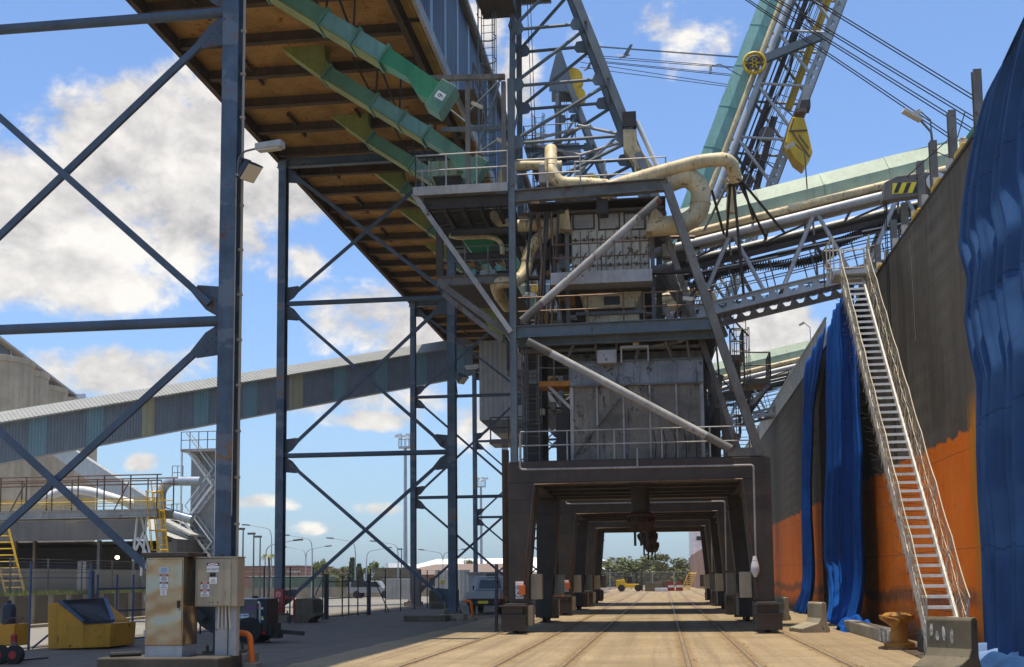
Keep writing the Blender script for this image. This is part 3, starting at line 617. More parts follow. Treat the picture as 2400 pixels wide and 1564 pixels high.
for i in range(26): q=A+(B-A)*(i/26)-up*.25; un.path([q-wv*.6,q+d*.25-up*.12,q+wv*.6],.005,3); un.path([q-wv*.6+d*.3,q+wv*.0-up*.18,q+wv*.6-d*.2],.005,3)
un.build('under_net','rope_black',gw)
wr=MB().lathe(A+V((0,-.05,-.2)),[(.1,-.45),(.1,.45)],12,0); wr.build('roller','black_rubber',gw)
# ================= SHIP LOADERS =================
YF=38.5; YB=48.; YM=43.2; OFF=(0,18.4,35.2)
LX=P(1190,1100,YF).x; RX=P(1806,1100,YF).x; ZPT=P(1500,1077,YF).z; ZPB=P(1500,1127,YF).z
def F(px,py): return P(px,py,YF)
ml=thing('ship_loader','nearest ship loader, with cream ducts and a boxed dust collector, straddling the rails','ship loader',((LX+RX)/2,YM,0),'ship loaders on the quay rails')
# portal
for yy,nm in ((YF,0),(YB,1)):
    s=1 if nm==0 else -1; y0=yy; y1=yy+s*.95
    MB().bx(LX,RX,min(y0,y1),max(y0,y1),ZPB,ZPT).build('portal_beam','dark_steel',ml,bev=.015)
    for x,sg in ((LX,1),(RX,-1)):
        g=MB().prism([(x,y0,ZPB-.003),(x+sg*.96,y0,ZPB-.003),(x+sg*.62,y0,1.0),(x,y0,1.0)],(0,s*.9,0)).build('portal_leg','dark_steel',ml,bev=.015)
        mb=MB(); mb.bx(min(x-sg*.03,x+sg*.98),max(x-sg*.03,x+sg*.98),min(y0-s*.02,y1),max(y0-s*.02,y1),ZPB-.55,ZPB-.50); mb.build('leg_collar','dark_steel',g)
        c=x+sg*.30
        bg=MB().bx(c-.34,c+.34,min(y0-s*.9,y0+s*1.2),max(y0-s*.9,y0+s*1.2),.22,.98).build('bogie','black_steel',ml,bev=.02)
        q=MB().bx(c-.40,c+.40,min(y0-s*1.25,y0-s*.9),max(y0-s*1.25,y0-s*.9),.12,.58); q.bx(c-.44,c+.44,min(y0-s*1.3,y0-s*.9),max(y0-s*1.3,y0-s*.9),.58,.64); q.bx(c-.38,c+.30,min(y0-s*1.2,y0-s*.9),max(y0-s*1.2,y0-s*.9),.642,.9); q.bx(c-.46,c+.46,min(y0-s*1.35,y0-s*.85),max(y0-s*1.35,y0-s*.85),.90,.93)
        q.build('bumper_block','dark_steel',bg)
        MB().bx(c+.34*sg,c+.50*sg,y0-.1,y0+.5,.25,.9).build('drive_cover','beige_box' if sg>0 else 'dark_steel',bg) if sg>0 else None
        for dy in (-.5,.8): MB().lathe((c,y0+s*dy,.24),[(.22,-.09),(.22,.09)],18,0).build('wheel','black_steel',bg)
        if nm==0 or True:
            xe=sorted((x+sg*.70,x+sg*1.08)); eb=MB().bx(xe[0],xe[1],min(y0+s*.3,y0+s*.7),max(y0+s*.3,y0+s*.7),1.1,1.95).build('switch_box','beige_box',ml,bev=.02)
for x0,x1 in ((LX,LX+.8),(RX-.8,RX)): MB().bx(x0,x1,YF+.953,YB-.953,ZPB+.05,ZPT-.01).build('side_beam','dark_steel',ml)
for y in (40.6,42.4,44.6,46.3): MB().ib((LX+.8,y,ZPT-.45),(RX-.8,y,ZPT-.45),.2,.4,.03).build('deck_joist','dark_steel',ml)
MB().bx(LX+.05,RX-.05,YF+.1,YB-.1,ZPT+.003,ZPT+.04).build('lower_deck','dark_steel',ml)
pp=MB().path(smooth_path([F(1219,1018),F(1219,1101),F(1766,1090),F(1772,1330)],.12),.035,8); pp.build('service_pipe','pale_steel',ml)
for v in pp.v: pass
pp=MB(); a=[F(1252,1136)+V((0,-.06,0)),F(1740,1123)+V((0,-.06,0)),F(1775,1400)+V((0,-.06,0))]; pp.path(a,.02,6); pp.path([F(1252,1136)+V((0,-.06,0)),F(1228,1370)+V((0,-.06,0))],.02,6); pp.build('cable_conduit','rail_steel',ml)
MB().tube(F(1494,1050)+V((0,-.05,0)),F(1494,1097)+V((0,-.05,0)),.03,6).build('vent_pipe','pale_steel',ml)
# cable reel / spout under the portal
c=P(1500,1130,42.5); sp_=MB().lathe((c.x,42.5,0),[(.34,4.2),(.34,5.1)],20); sp_.lathe((c.x,42.5,0),[(.5,5.1),(.5,5.2)],20); sp_=sp_.build('hanging_spout','dark_steel',ml)
MB().lathe((c.x,42.5,0),[(.3,3.75),(.52,3.85),(.52,4.08),(.3,4.2)],22).build('spout_ring','spout_rust',ml)
cl=MB(); r=random.Random(2)
for i in range(14): cl.path([V((c.x-.55+.08*i,42.5-.6*math.sin(i*.24),4.02)),V((c.x-.5+.075*i,42.0-.3*math.sin(i*.2),3.75+.1*r.random())),V((c.x-.3+.05*i,42.2,3.5))],.03,5)
cl.build('hose_coil','rail_steel',ml)
MB().bx(c.x-.25,c.x+.3,42.2,42.8,3.45,3.75).build('spout_motor','black_steel',ml)
for k in (-.22,0,.22): MB().bx(c.x+k-.045,c.x+k+.045,42.4,42.55,2.95,3.45).build('spout_prong','ink',ml)
# sign with number and orange cover (front left leg)
p=TP(15,30,775,YF-.1); q=TP(15,105,930,YF-.1)
sg=MB().bx(p.x,q.x,YF-.09,YF-.03,q.z,p.z).build('number_board','sign_white',ml,bev=.01)
cc=V(((p.x+q.x)/2-.0,YF-.097,q.z+.25)); mb=MB(); 
ring=[cc+V((.19*math.cos(a*.2618),0,.19*math.sin(a*.2618))) for a in range(25)]; mb.path(ring,.012,5); mb.build('number_ring','ink',sg)
text('2',.30,'number','ink',sg,MF(cc+V((-.03,0,0)),(1,0,0),(0,0,1)))
p=TP(15,62,805,YF-.25); q=TP(15,120,893,YF-.25); MB().bx(p.x,q.x,YF-.3,YF-.12,q.z,p.z).build('orange_box','orange',ml,bev=.01)
# hanging white bag on right leg
mb=MB(); a=TP(15,2205,540,YF-.2); b_=TP(15,2195,720,YF-.2); mb.lathe((a.x,YF-.2,0),[(.04,b_.z-.05),(.15,b_.z+.15),(.13,(a.z+b_.z)/2),(.05,a.z)],10); mb.build('hanging_bag','cloth_white',ml)
a=P(1166,1330,YF+.1); b_=P(1166,1458,YF+.1); lm=MB(); ladder(lm,(a.x,YF-.3,.05),(a.x,YF-.1,a.z+.1),.4,(0,1,0),(-1,0,0),False,.03); lm.build('access_ladder','ink',ml)
MB().bx(P(1178,1200,YF+.4).x,P(1191,1200,YF+.4).x,YF+.4,YF+.75,1.2,ZPB+1.2).build('cable_riser','black_steel',ml)
for k in range(5): x=P(1178+3*k,1200,YF+.3).x; MB().tube((x,YF+.33,1.1),(x,YF+.33,ZPB+1.4),.018,5).build('riser_cable','rail_steel',ml)
# ---- columns, decks ----
ZT1=F(1200,449).z; ZD1=F(1400,757).z
def band(t,x0,y0,x1,y1,h,Y,dep,name,mat,**k):
    a=TP(t,x0,y0,Y);b_=TP(t,x1,y1,Y); z=(a.z+b_.z)/2; hh=h*.25796*Y/FPX
    return MB().bx(a.x,b_.x,Y,Y+dep,z-hh,z).build(name,mat,ml,**k)
cx0=F(1194,700).x; cx1=F(1209,700).x
MB().ib(((cx0+cx1)/2,YF+.12,ZPT),((cx0+cx1)/2,YF+.12,F(1190,185).z),cx1-cx0,.3,.03,up=(0,1,0)).build('column','mast_steel',ml)
MB().ib(((cx0+cx1)/2+.05,YB-.1,ZPT),((cx0+cx1)/2+.05,YB-.1,ZT1+1.5),.3,.3,.03,up=(0,1,0)).build('column','mast_steel',ml)
rl_=[F(1562,431),F(1783,1066)]
for y,nm in ((YF+.14,0),(YB-.2,1)):
    a=V((rl_[0].x,y,rl_[0].z));b_=V((rl_[1].x,y,rl_[1].z)); MB().ib(a,b_,.28,.34,.03,up=(0,1,0)).build('raking_leg','grey_steel',ml)
a=F(1560,450);b_=F(1745,1066); MB().ib((a.x-.3,YF+1.6,a.z),(b_.x,YF+1.6,b_.z),.2,.24,.025,up=(0,1,0)).build('raking_leg','grey_steel',ml)
MB().bx(P(1705,1040,YF).x,P(1780,1040,YF).x,YF+.05,YF+.5,ZPT+.04,ZPT+.32).build('leg_shoe','grey_steel',ml)
for p,q in (((1545,468),(1224,752)),((1238,800),(1712,1052))):
    a,b_=P(*p,YF-.12),P(*q,YF-.12); t=MB().tube(a,b_,.135,18).build('tube_brace','pale_steel',ml); d=(b_-a).normalized()
    MB().tube(a-d*.02,a+d*.9,.142,18).build('sleeve','grey_steel',t); MB().tube(b_-d*.9,b_+d*.02,.142,18).build('sleeve','grey_steel',t)
# top beam and platform
xl=F(972,430).x
MB().ib((cx1,YF+.12,ZT1-.16),(F(1560,437).x,YF+.12,ZT1-.02),.3,.42,.03).build('top_beam','grey_steel',ml)
MB().bx(xl,cx0,YF-.3,YF-.22,ZT1-.06,ZT1+.24).build('platform_edge','pale_steel',ml)
MB().bx(xl,cx0,YF-.215,YB-2,ZT1-.02,ZT1+.03).build('platform_floor','grating',ml)
for y,z in ((YF,ZT1-.28),(YF+1.6,ZT1-.28),(YF+3.2,ZT1-.28),(YF+4.8,ZT1-.28)): MB().ib((xl+.3,y+.1,z),(cx0,y+.1,z),.2,.42,.025).build('platform_beam','dark_steel',ml)
for i in range(5): MB().ib((xl+.5+i*.62,YF-.2,ZT1-.62),(xl+.5+i*.62,YB-2,ZT1-.62),.12,.24,.02).build('platform_joist','dark_steel',ml)
z2=TP(6,1640,980,YF+.5).z
for z,dy in ((ZT1-1.05,1.0),(ZT1-1.6,2.2),(ZT1-2.1,3.0)): MB().ib((xl+1.1,YF+dy,z),(cx0,YF+dy,z),.14,.22,.02).build('platform_beam','dark_steel',ml)
hr=MB(); handrail(hr,[(xl+.08,YB-3,ZT1+.24),(xl+.08,YF-.2,ZT1+.24),(cx0,YF-.2,ZT1+.24)],1.15,1.1,.024); hr.build('platform_rail','pale_steel',ml)
# steel goal-post frame above platform
a=TP(2,1560,715,YF-.1);b_=TP(2,2262,700,YF-.1); MB().beam(a,b_,.17,.17).build('hoist_frame','grey_steel',ml)
for x in (1922,2248):
    t=TP(2,x,725,YF-.1); MB().beam((t.x,YF-.1,ZT1+.2),(t.x,YF-.1,t.z-.085),.15,.15,(0,1,0)).build('hoist_post','grey_steel',ml)
for p,q in (((1950,1000),(2230,720)),((2210,760),(2000,1400)),((2050,1370),(2200,1270)),((1580,850),(1905,1110))):
    MB().tube(TP(2,*p,YF+1.2),TP(2,*q,YF+1.2),.04,6).build('hoist_brace','mast_steel',ml)
MB().beam(TP(2,1680,1180,YF+1.6),TP(2,2326,1160,YF+1.6),.1,.16).build('hoist_beam','mast_steel',ml)
for p,q in (((1960,935),(2060,980)),((2190,1265),(2300,1320))): MB().beam(TP(2,*p,YF+.6),TP(2,*q,YF+.6),.16,.1).build('light_fitting','cream_panel',ml)
# receiving hopper
a=TP(2,1575,1475,YF+2.4);b_=TP(2,1905,1475,YF+2.4); zt=TP(2,1700,1460,YF+2.4).z; zb=TP(6,1700,45,YF+2.4).z
hp=MB().bx(a.x,b_.x,YF+2.4,YF+4.4,zb,zt).build('receiving_hopper','boom_green',ml,bev=.02)
for i in range(5): x=a.x+(b_.x-a.x)*i/4; MB().bx(x-.03,x+.03,YF+2.33,YF+2.4,zb,zt).build('hopper_rib','boom_green',hp)
MB().prism([(a.x+.1,YF+2.5,zb),(b_.x-.1,YF+2.5,zb),(b_.x-.6,YF+2.5,zb-1.6),(a.x+.8,YF+2.5,zb-1.6)],(0,1.7,0)).build('hopper_cone','black_steel',ml)
MB().prism([TP(2,1960,1540,YF+2)+V((0,0,.0)),TP(2,2070,1540,YF+2),TP(2,2050,1440,YF+2),TP(2,1990,1440,YF+2)],(0,.8,0)).build('yellow_guard','yellow',ml)
# lower left service bay
zb=TP(6,1900,1000,YF+.6).z; x0=TP(6,1645,980,YF+.6).x
MB().ib((x0,YF+.6,zb),(cx0,YF+.6,zb),.2,.32,.02).build('bay_beam','grey_steel',ml)
MB().bx(x0,cx0,YF+.7,YB-2,zb+.1,zb+.15).build('bay_floor','dark_steel',ml)
MB().ib((x0+.1,YF+.6,zb+.15),(x0+.1,YF+.6,ZT1-.95),.24,.2,.02,up=(0,1,0)).build('bay_post','dark_steel',ml)
a=TP(6,1880,640,41);b_=TP(6,2210,640,41); zz=a.z; MB().add([(a.x,40.5,zz),(b_.x,40.5,zz),(b_.x,42,zz),(a.x,42,zz),(a.x+.55,41,zz-.75),(b_.x-.5,41,zz-.75),(b_.x-.5,41.6,zz-.75),(a.x+.55,41.6,zz-.75)],[(0,1,5,4),(1,2,6,5),(2,3,7,6),(3,0,4,7),(0,3,2,1),(4,5,6,7)]).build('green_hopper','chute_bright',ml)
MB().bx(*[TP(6,x,900,40).x for x in (2040,2180)],39.8,40.8,zb+.15,zb+.55).build('control_box','pale_steel',ml,bev=.02)
MB().bx(*[TP(6,x,900,40).x for x in (1965,2005)],39.8,40.2,zb+.15,zb+.6).build('control_box','boom_teal',ml,bev=.02)
hr=MB(); handrail(hr,[(x0+.2,YF+.55,zb+.15),(cx0,YF+.55,zb+.15)],1.05,.8,.02); hr.build('bay_rail','grey_steel',ml)
pc=MB(); pc.path(smooth_path([TP(6,1760,590,40),TP(6,1830,610,40),TP(6,2120,600,40),TP(6,2230,640,40),TP(6,2240,760,40)],.3),.085,10); pc.build('duct','duct_cream',ml)
for p,q,w_ in (((1432,215),(2318,1470),.17),((1690,1040),(2318,1500),.2),((1700,1120),(2240,1551),.15)): MB().beam(TP(6,*p,YF-.05 if w_==.17 else YF+.4),TP(6,*q,YF-.05 if w_==.17 else YF+.4),w_,w_).build('knee_brace','pale_steel' if w_==.17 else 'grey_steel',ml)
MB().prism([TP(6,2030,1250,42),TP(6,2160,1250,42),TP(6,2240,1480,42),TP(6,2240,1551,42),TP(6,2100,1400,42)],(0,.7,0)).build('discharge_chute','chute_olive',ml)
# mid deck
MB().ib((cx1,YF+.12,ZD1-.2),(F(1668,765).x,YF+.12,ZD1-.14),.24,.42,.03).build('mid_beam','mast_steel',ml)
MB().ib((cx1,YF+.5,ZD1-.5),(F(1675,780).x,YF+.5,ZD1-.45),.2,.26,.03).build('mid_beam','mast_steel',ml)
MB().bx(cx0,F(1690,770).x,YF+.3,YB-.3,ZD1-.05,ZD1).build('mid_deck','dark_steel',ml)
for y in (41,43.5,46): MB().ib((cx0,y,ZD1-.25),(F(1680,770).x,y,ZD1-.25),.2,.36,.025).build('mid_joist','dark_steel',ml)
MB().bx(cx1+.3,F(1560,440).x,YF+1.2,YB-.5,ZT1-.10,ZT1-.04).build('top_deck','dark_steel',ml)
def rails(nm,mat,*segs):
    for pts,h,st in segs:
        hr=MB(); handrail(hr,pts,h,st,.024); hr.build(nm,mat,ml)
xr2=F(1668,765).x
rails('guard_rail','rail_steel',([(cx1,YF+.1,ZD1),(F(1462,757).x,YF+.1,ZD1)],1.0,1.25),([(F(1510,757).x,YF+.1,ZD1),(xr2,YF+.1,ZD1)],1.0,1.2))
rails('guard_rail','pale_steel',([(F(1220,1060).x,YF+.06,ZPT+.04),(RX-.35,YF+.06,ZPT+.04)],1.0,1.75))
rails('guard_rail','pale_steel',([(cx1,YF+.1,ZT1+.05),(F(1360,440).x,YF+.1,ZT1+.05)],1.1,1.0),([(F(1345,440).x,YF+.6,ZT1+.05),(F(1562,440).x,YF+.6,ZT1+.05)],1.1,1.1),([(cx1+1,YB-1,ZT1),(F(1562,440).x,YB-1,ZT1)],1.1,1.1))
# ---- dust collector ----
Yc=YF+1.4
def rect(t,x0,y0,x1,y1,Y): a=TP(t,x0,y0,Y);b_=TP(t,x1,y1,Y); return a.x,b_.x,min(a.z,b_.z),max(a.z,b_.z)
x0,x1,z0,z1=rect(7,535,370,1250,905,Yc)
dc=MB().bx(x0,x1,Yc,Yc+3.4,z0,z1).build('dust_collector','cream_panel',ml,bev=.01)
zs=TP(7,900,535,Yc).z
MB().bx(x0-.02,x1+.02,Yc-.03,Yc,zs-.02,zs+.05).build('collector_band','cream_panel',dc)
for i in range(3):
    a,b_,c0,c1=rect(7,548+232*i,385,752+232*i,535,Yc-.02); fr_=MB()
    fr_.bx(a,b_,Yc-.05,Yc-.002,c0,c0+.05); fr_.bx(a,b_,Yc-.05,Yc-.002,c1-.05,c1); fr_.bx(a,a+.05,Yc-.05,Yc-.002,c0+.05,c1-.05); fr_.bx(b_-.05,b_,Yc-.05,Yc-.002,c0+.05,c1-.05)
    fr_=fr_.build('filter_frame','dark_steel',dc); MB().bx(a+.05,b_-.05,Yc-.025,Yc-.003,c0+.05,c1-.05).build('filter_grille','pale_steel',dc)
rb=MB()
for i in range(10): x=x0+.02+(x1-x0-.04)*i/9; rb.bx(x-.012,x+.012,Yc-.05,Yc-.001,z0+.02,zs-.03)
rb.build('door_ribs','grey_steel',dc)
lt=MB(); lc=MB()
for i in range(9):
    x=x0+(x1-x0)*(i+.5)/9
    lt.beam((x-.07,Yc-.04,z0+.45),(x+.07,Yc-.04,z0+.72),.02,.035); 
    for zz in (z0+.25,zs-.35): lc.tube((x-.12,Yc-.06,zz+.02*math.sin(i*3)),(x+.12,Yc-.06,zz-.02),.018,6); lc.bx(x-.03,x+.03,Yc-.07,Yc-.002,zz-.06,zz+.06)
lt.build('door_latches','ink',dc); lc.build('clamp_bars','rail_steel',dc)
x2,x3,z2_,z3_=rect(7,350,930,1275,1000,YF+.5)
MB().bx(x2,x3,YF+.5,YF+1.39,z2_,z3_).build('collector_platform','pale_steel',ml)
MB().bx(x2,x3,YF+1.4,YF+5,z2_-.05,z2_+.05).build('collector_base','dark_steel',ml)
rails('guard_rail','rail_steel',([(x2+.05,YF+2,z3_),(x2+.05,YF+.55,z3_),(x3-.02,YF+.55,z3_)],1.0,1.45))
for x in (x0-.15,x1+.12): MB().beam((x,Yc,ZD1),(x,Yc,z1),.14,.14,(0,1,0)).build('collector_post','grey_steel',ml)
xa,xb,za,zb_=rect(7,590,1010,1205,1215,Yc+.3); xc,xd,zc,zd=rect(7,670,1300,1160,1368,Yc+.3)
MB().prism([(xa,Yc+.3,zb_),(xb,Yc+.3,zb_),(xb-.02,Yc+.3,zb_-.35),(xb-.35,Yc+.3,za-.1),(xa+.35,Yc+.3,za-.1),(xa+.02,Yc+.3,zb_-.35)],(0,2.4,0)).build('hopper_bottom','duct_cream',ml,bev=.06)
a,b_,c0,c1=rect(7,835,1145,980,1215,Yc+.27); MB().bx(a,b_,Yc+.27,Yc+.295,c0,c1).build('inspection_hatch','ink',ml)
MB().bx(xc,xd,Yc+.35,Yc+2.2,ZD1,zd).build('screw_housing','duct_cream',ml,bev=.04)
MB().bx(xa-.05,xb+.05,Yc+.25,Yc+2.5,za-.32,za-.2).build('hopper_flange','grey_steel',ml)
# ---- lower housing ----
Yh=YF+1.1
x0,x1,z0,z1=rect(11,525,370,1740,962,Yh)
hb=MB().bx(x0,x1,Yh,Yh+5.2,ZPT+.045,z1).build('lower_housing','housing_grey',ml,bev=.01)
a,b_,c0,c1=rect(11,525,195,1735,372,Yh-.05); ub=MB().bx(a,b_,Yh-.05,Yh+5.3,c0,c1).build('upper_housing','housing_blue',ml,bev=.01)
for i in range(6): x=a+(b_-a)*i/5; MB().bx(x-.015,x+.015,Yh-.10,Yh-.052,c0,c1).build('stiffener','housing_blue',ub)
MB().bx(a-.03,b_+.03,Yh-.12,Yh-.06,c0-.04,c0+.02).build('ledge','grey_steel',ub); MB().bx(a-.03,b_+.03,Yh-.12,Yh-.06,c1-.03,c1+.02).build('ledge','grey_steel',ub)
for u in (.0,.2,.4,.6,.8,.985): x=x0+(x1-x0)*u; MB().bx(x,x+.06 if 0<u<.9 else x+.12,Yh-.06,Yh-.001,ZPT+.05,z1-.05).build('stiffener','pale_steel',hb)
for p,q in (((980,520),(560,1045)),((1150,390),(1730,1015))): MB().beam(TP(11,*p,Yh-.08),TP(11,*q,Yh-.08),.03,.09,(0,1,0)).build('bracing_strip','grey_steel',hb)
bb=MB().bx(*[TP(11,x,100,Yh).x for x in (525,1735)],Yh+.6,Yh+4.5,c1,TP(11,1000,75,Yh).z).build('housing_top','housing_grey',ml)
a,b_,c0,c1=rect(11,772,80,952,195,Yh-.5); MB().bx(a,b_,Yh-.5,Yh-.06,c0,c1).build('junction_box','pale_steel',ml,bev=.02)
a,b_,c0,c1=rect(11,985,45,1245,185,Yh-.4); mb=MB(); mb.bx(a,b_,Yh-.45,Yh-.1,c1-.09,c1); mb.bx(a,a+.05,Yh-.45,Yh-.1,c0,c1-.09); mb.bx(b_-.05,b_,Yh-.45,Yh-.1,c0,c1-.09); mb.build('motor_stand','pale_steel',ml)
x=TP(11,1125,0,Yh-.3).x; MB().bx(x-.1,x+.1,Yh-.4,Yh-.2,c1,ZD1-.5).build('pull_post','duct_cream',ml)
# ---- dark elevator shaft and cage ladder at the left ----
a,b_,c0,c1=rect(11,110,150,285,1050,YF+2.2); MB().bx(a,b_,YF+2.2,YF+4.2,ZPT+.045,ZD1-.3).build('elevator_casing','black_steel',ml,bev=.02)
lm=MB(); ladder(lm,((a+b_)/2,YF+1.9,ZPT+.05),((a+b_)/2,YF+1.9,ZD1+.8),.45,cage=True,cz=1.5); lm.build('cage_ladder','grey_steel',ml)
a,b_,c0,c1=rect(11,400,650,525,1050,YF+1.6); MB().bx(a,b_,YF+1.6,YF+3,ZPT+.05,c1).build('electrical_cabinet','black_steel',ml)
a=TP(11,250,375,YF+1.2);b_=TP(11,525,375,YF+1.2); MB().bx(a.x,b_.x,YF+1.0,YF+2,a.z-.18,a.z).build('catwalk','rust_floor',ml)
for p,q in (((320,400),(545,620)),): MB().beam(TP(11,*p,YF+1.1),TP(11,*q,YF+1.1),.08,.1).build('catwalk_brace','pale_steel',ml)
hr=MB(); handrail(hr,[(a.x,YF+1.05,a.z),(b_.x,YF+1.05,b_.z)],.95,.45,.025); hr.build('catwalk_rail','grey_steel',ml)
# ---- cream ducts ----
def duct(pts,r,rad=None,bands=True,mat='duct_cream',Y=None):
    path=smooth_path(pts,rad or r*3.2,8); o=MB().path(path,r,20).build('duct',mat,ml)
    if bands:
        acc_=0
        for a,b_ in zip(path[:-1],path[1:]):
            acc_+=(b_-a).length
            if acc_>.85: d=(b_-a).normalized(); MB().tube(b_-d*.025,b_+d*.025,r*1.07,18).build('duct_clamp',mat,o); acc_=0
    return o
Yd=YF+.45
duct([P(1418,442,Yd),P(1540,405,Yd),P(1640,378,Yd),P(1712,372,Yd),P(1724,420,Yd+.6)],.235,.45)
duct([P(1291,350,Yd+1),P(1291,404,Yd),P(1312,430,Yd),P(1380,432,Yd),P(1424,436,Yd)],.225,.5)
cn=P(1416,440,Yd); MB().lathe((cn.x,Yd,cn.z-.34),[(.14,-.12),(.26,.0),(.27,.3),(.2,.55)],20).build('duct_junction','duct_cream',ml)
duct([P(1565,430,Yd+.3),P(1610,412,Yd+.3),P(1644,440,Yd+.3),P(1640,500,Yd+.3),P(1600,527,Yd+.3),P(1530,532,Yd+.3)],.34,.7)
MB().lathe((0,0,0),[(.01,0)],3)
a=P(1548,527,Yd+.3); b_=P(1522,521,Yd+.3); MB().beam(a,b_,.6,.55,w2=.8,h2=.95).build('duct_reducer','duct_cream',ml)
a=P(1337,522,Yd+.9); b_=P(1306,527,Yd+.9); MB().beam(a,b_,.8,.75,w2=.42,h2=.42).build('duct_reducer','duct_cream',ml)
duct([P(1312,524,Yd+.9),P(1260,527,Yd+.9),P(1214,530,Yd+.9)],.22,.4)
duct([P(1308,533,Yd+.8),P(1258,562,Yd+.8),P(1236,600,Yd+.8),P(1234,635,Yd+.7),P(1212,660,Yd+.4),P(1160,662,Yd+.2),P(1168,690,Yd+1.2),P(1190,720,Yd+2)],.215,.5)
duct([TP(6,2165,370,Yd+1.5),TP(6,2180,440,Yd+1.2),TP(6,2310,510,Yd+1.0)],.21,.5)
duct([P(1175,430,Yd+2.2),P(1180,398,Yd+2.2),P(1215,388,Yd+2.2),P(1315,388,Yd+2.2)],.17,.45)
MB().bx(P(1262,400,Yd+1.6).x,P(1310,400,Yd+1.6).x,Yd+1.6,Yd+2.8,P(1262,430,Yd+1.6).z,P(1262,383,Yd+1.6).z).build('fan_housing','pale_steel',ml,bev=.05)
# small pulleys/motors beneath duct junction
a,b_,c0,c1=rect(7,765,240,870,385,YF+.3); MB().bx(a,b_,YF+.3,YF+.9,c0,c1).build('drive_motor','black_steel',ml,bev=.03)
# exhaust stack
Ys=YF+3
a=P(1475,270,Ys); mb=MB().bx(P(1459,280,Ys).x,P(1491,280,Ys).x,Ys-.25,Ys+.25,P(1470,303,Ys).z,P(1470,268,Ys).z); mb.build('stack_cap','black_steel',ml)
q=[P(1460,303,Ys-.24),P(1492,303,Ys-.24),P(1493,338,Ys-.24),P(1530,388,Ys-.24),P(1528,400,Ys-.24),P(1495,395,Ys-.24),P(1461,350,Ys-.24)]; MB().prism(q,(0,.48,0)).build('exhaust_stack','duct_cream',ml,bev=.02)
MB().tube(P(1492,285,Ys+.1),P(1540,390,Ys+.1),.09,12).build('vent_pipe','white_paint',ml)
# ---- interior clutter: small pipes, frames, boxes ----
r=random.Random(17)
for k in range(46):
    z=r.choice([r.uniform(ZPT+1.2,ZD1-.4),r.uniform(ZD1+.1,ZT1-.4),r.uniform(ZD1+.1,ZT1-.4)]); y=r.uniform(YF+2.8,YB-1)
    xa=r.uniform(cx1,cx1+2.0) if r.random()<.62 else r.uniform(F(1530,600).x,F(1620,600).x); L=r.uniform(.6,2.2); ty=r.random()
    if ty<.35: MB().tube((xa,y,z),(xa+L*.7,y,z+r.uniform(-.1,.1)),r.uniform(.025,.08),7).build('pipework',r.choice(['dark_steel','rail_steel','grey_steel','duct_cream']),ml)
    elif ty<.6: MB().tube((xa,y,z),(xa,y,z-L*.8),r.uniform(.025,.09),7).build('pipework',r.choice(['dark_steel','grey_steel','black_steel']),ml)
    elif ty<.85: MB().beam((xa,y,z),(xa+L*.5,y+.3,z+L*.6),.09,.12).build('inner_brace',r.choice(['dark_steel','grey_steel','mast_steel']),ml)
    else: MB().bx(xa,xa+.5,y,y+.5,z-.5,z).build('equipment_box',r.choice(['dark_steel','grey_steel','beige_box']),ml,bev=.02)
for x in (1270,1325): 
    q=P(x,700,YF+3); MB().beam((q.x,YF+3,ZD1),(q.x,YF+3,ZT1),.22,.22,(0,1,0)).build('inner_column','dark_steel',ml)
for p,q in (((1270,470),(1345,590)),((1335,470),(1230,560)),((1430,470),(1560,520)),((1550,470),(1430,490)),((1340,500),(1240,640)),((1545,640),(1620,750))): MB().beam(P(*p,YF+3.2),P(*q,YF+3.2),.14,.18).build('inner_brace','dark_steel',ml)
# right side access tower behind the leg
Yt=YB-.6
def plat(px0,px1,py,Y,d=1.6):
    a=P(px0,py,Y);b_=P(px1,py,Y); MB().bx(a.x,b_.x,Y,Y+d,a.z-.22,a.z).build('access_platform','grey_steel',ml)
    hr=MB(); handrail(hr,[(a.x,Y+.03,a.z),(b_.x,Y+.03,b_.z),(b_.x,Y+d,b_.z)],1.1,.7,.03); hr.build('access_rail','grey_steel',ml); return a,b_
plat(1712,1742,832,Yt); a,b_=plat(1745,1806,888,Yt); MB().beam((b_.x-.1,Yt+.1,b_.z-.25),P(1750,960,Yt),.12,.16).build('access_brace','pale_steel',ml); MB().beam((b_.x-.1,Yt+1.3,b_.z-.25),P(1752,975,Yt+1.2),.12,.16).build('access_brace','grey_steel',ml)
q=P(1735,850,Yt+.6); lm=MB(); ladder(lm,(q.x,Yt+.3,ZPT+.1),(q.x,Yt+.3,q.z+1.9),.5,cage=True,cz=2.5); lm.build('cage_ladder','grey_steel',ml)
MB().bx(P(1712,850,Yt).x,P(1738,850,Yt).x,Yt+.7,Yt+1.5,P(1712,905,Yt).z,P(1712,850,Yt).z).build('winch_cabin','grey_steel',ml,bev=.02)
MB().ib(P(1660,935,Yt),P(1760,925,Yt),.2,.36,.025).build('access_beam','grey_steel',ml)
for p,q in (((1600,560),(1700,790)),((1560,640),(1650,780)),((1545,600),(1545,1040)),((1640,800),(1660,1050)),((1690,880),(1640,1050))): MB().ib(P(*p,YB-2.5),P(*q,YB-2.5),.24,.26,.02,up=(0,1,0)).build('rear_brace','grey_steel',ml)
a,b_,c0,c1=rect(11,1775,610,1900,1000,YB-1.5); MB().bx(a,b_,YB-1.5,YB-.5,ZPT+.05,c1).build('electrical_cabinet','black_steel',ml)
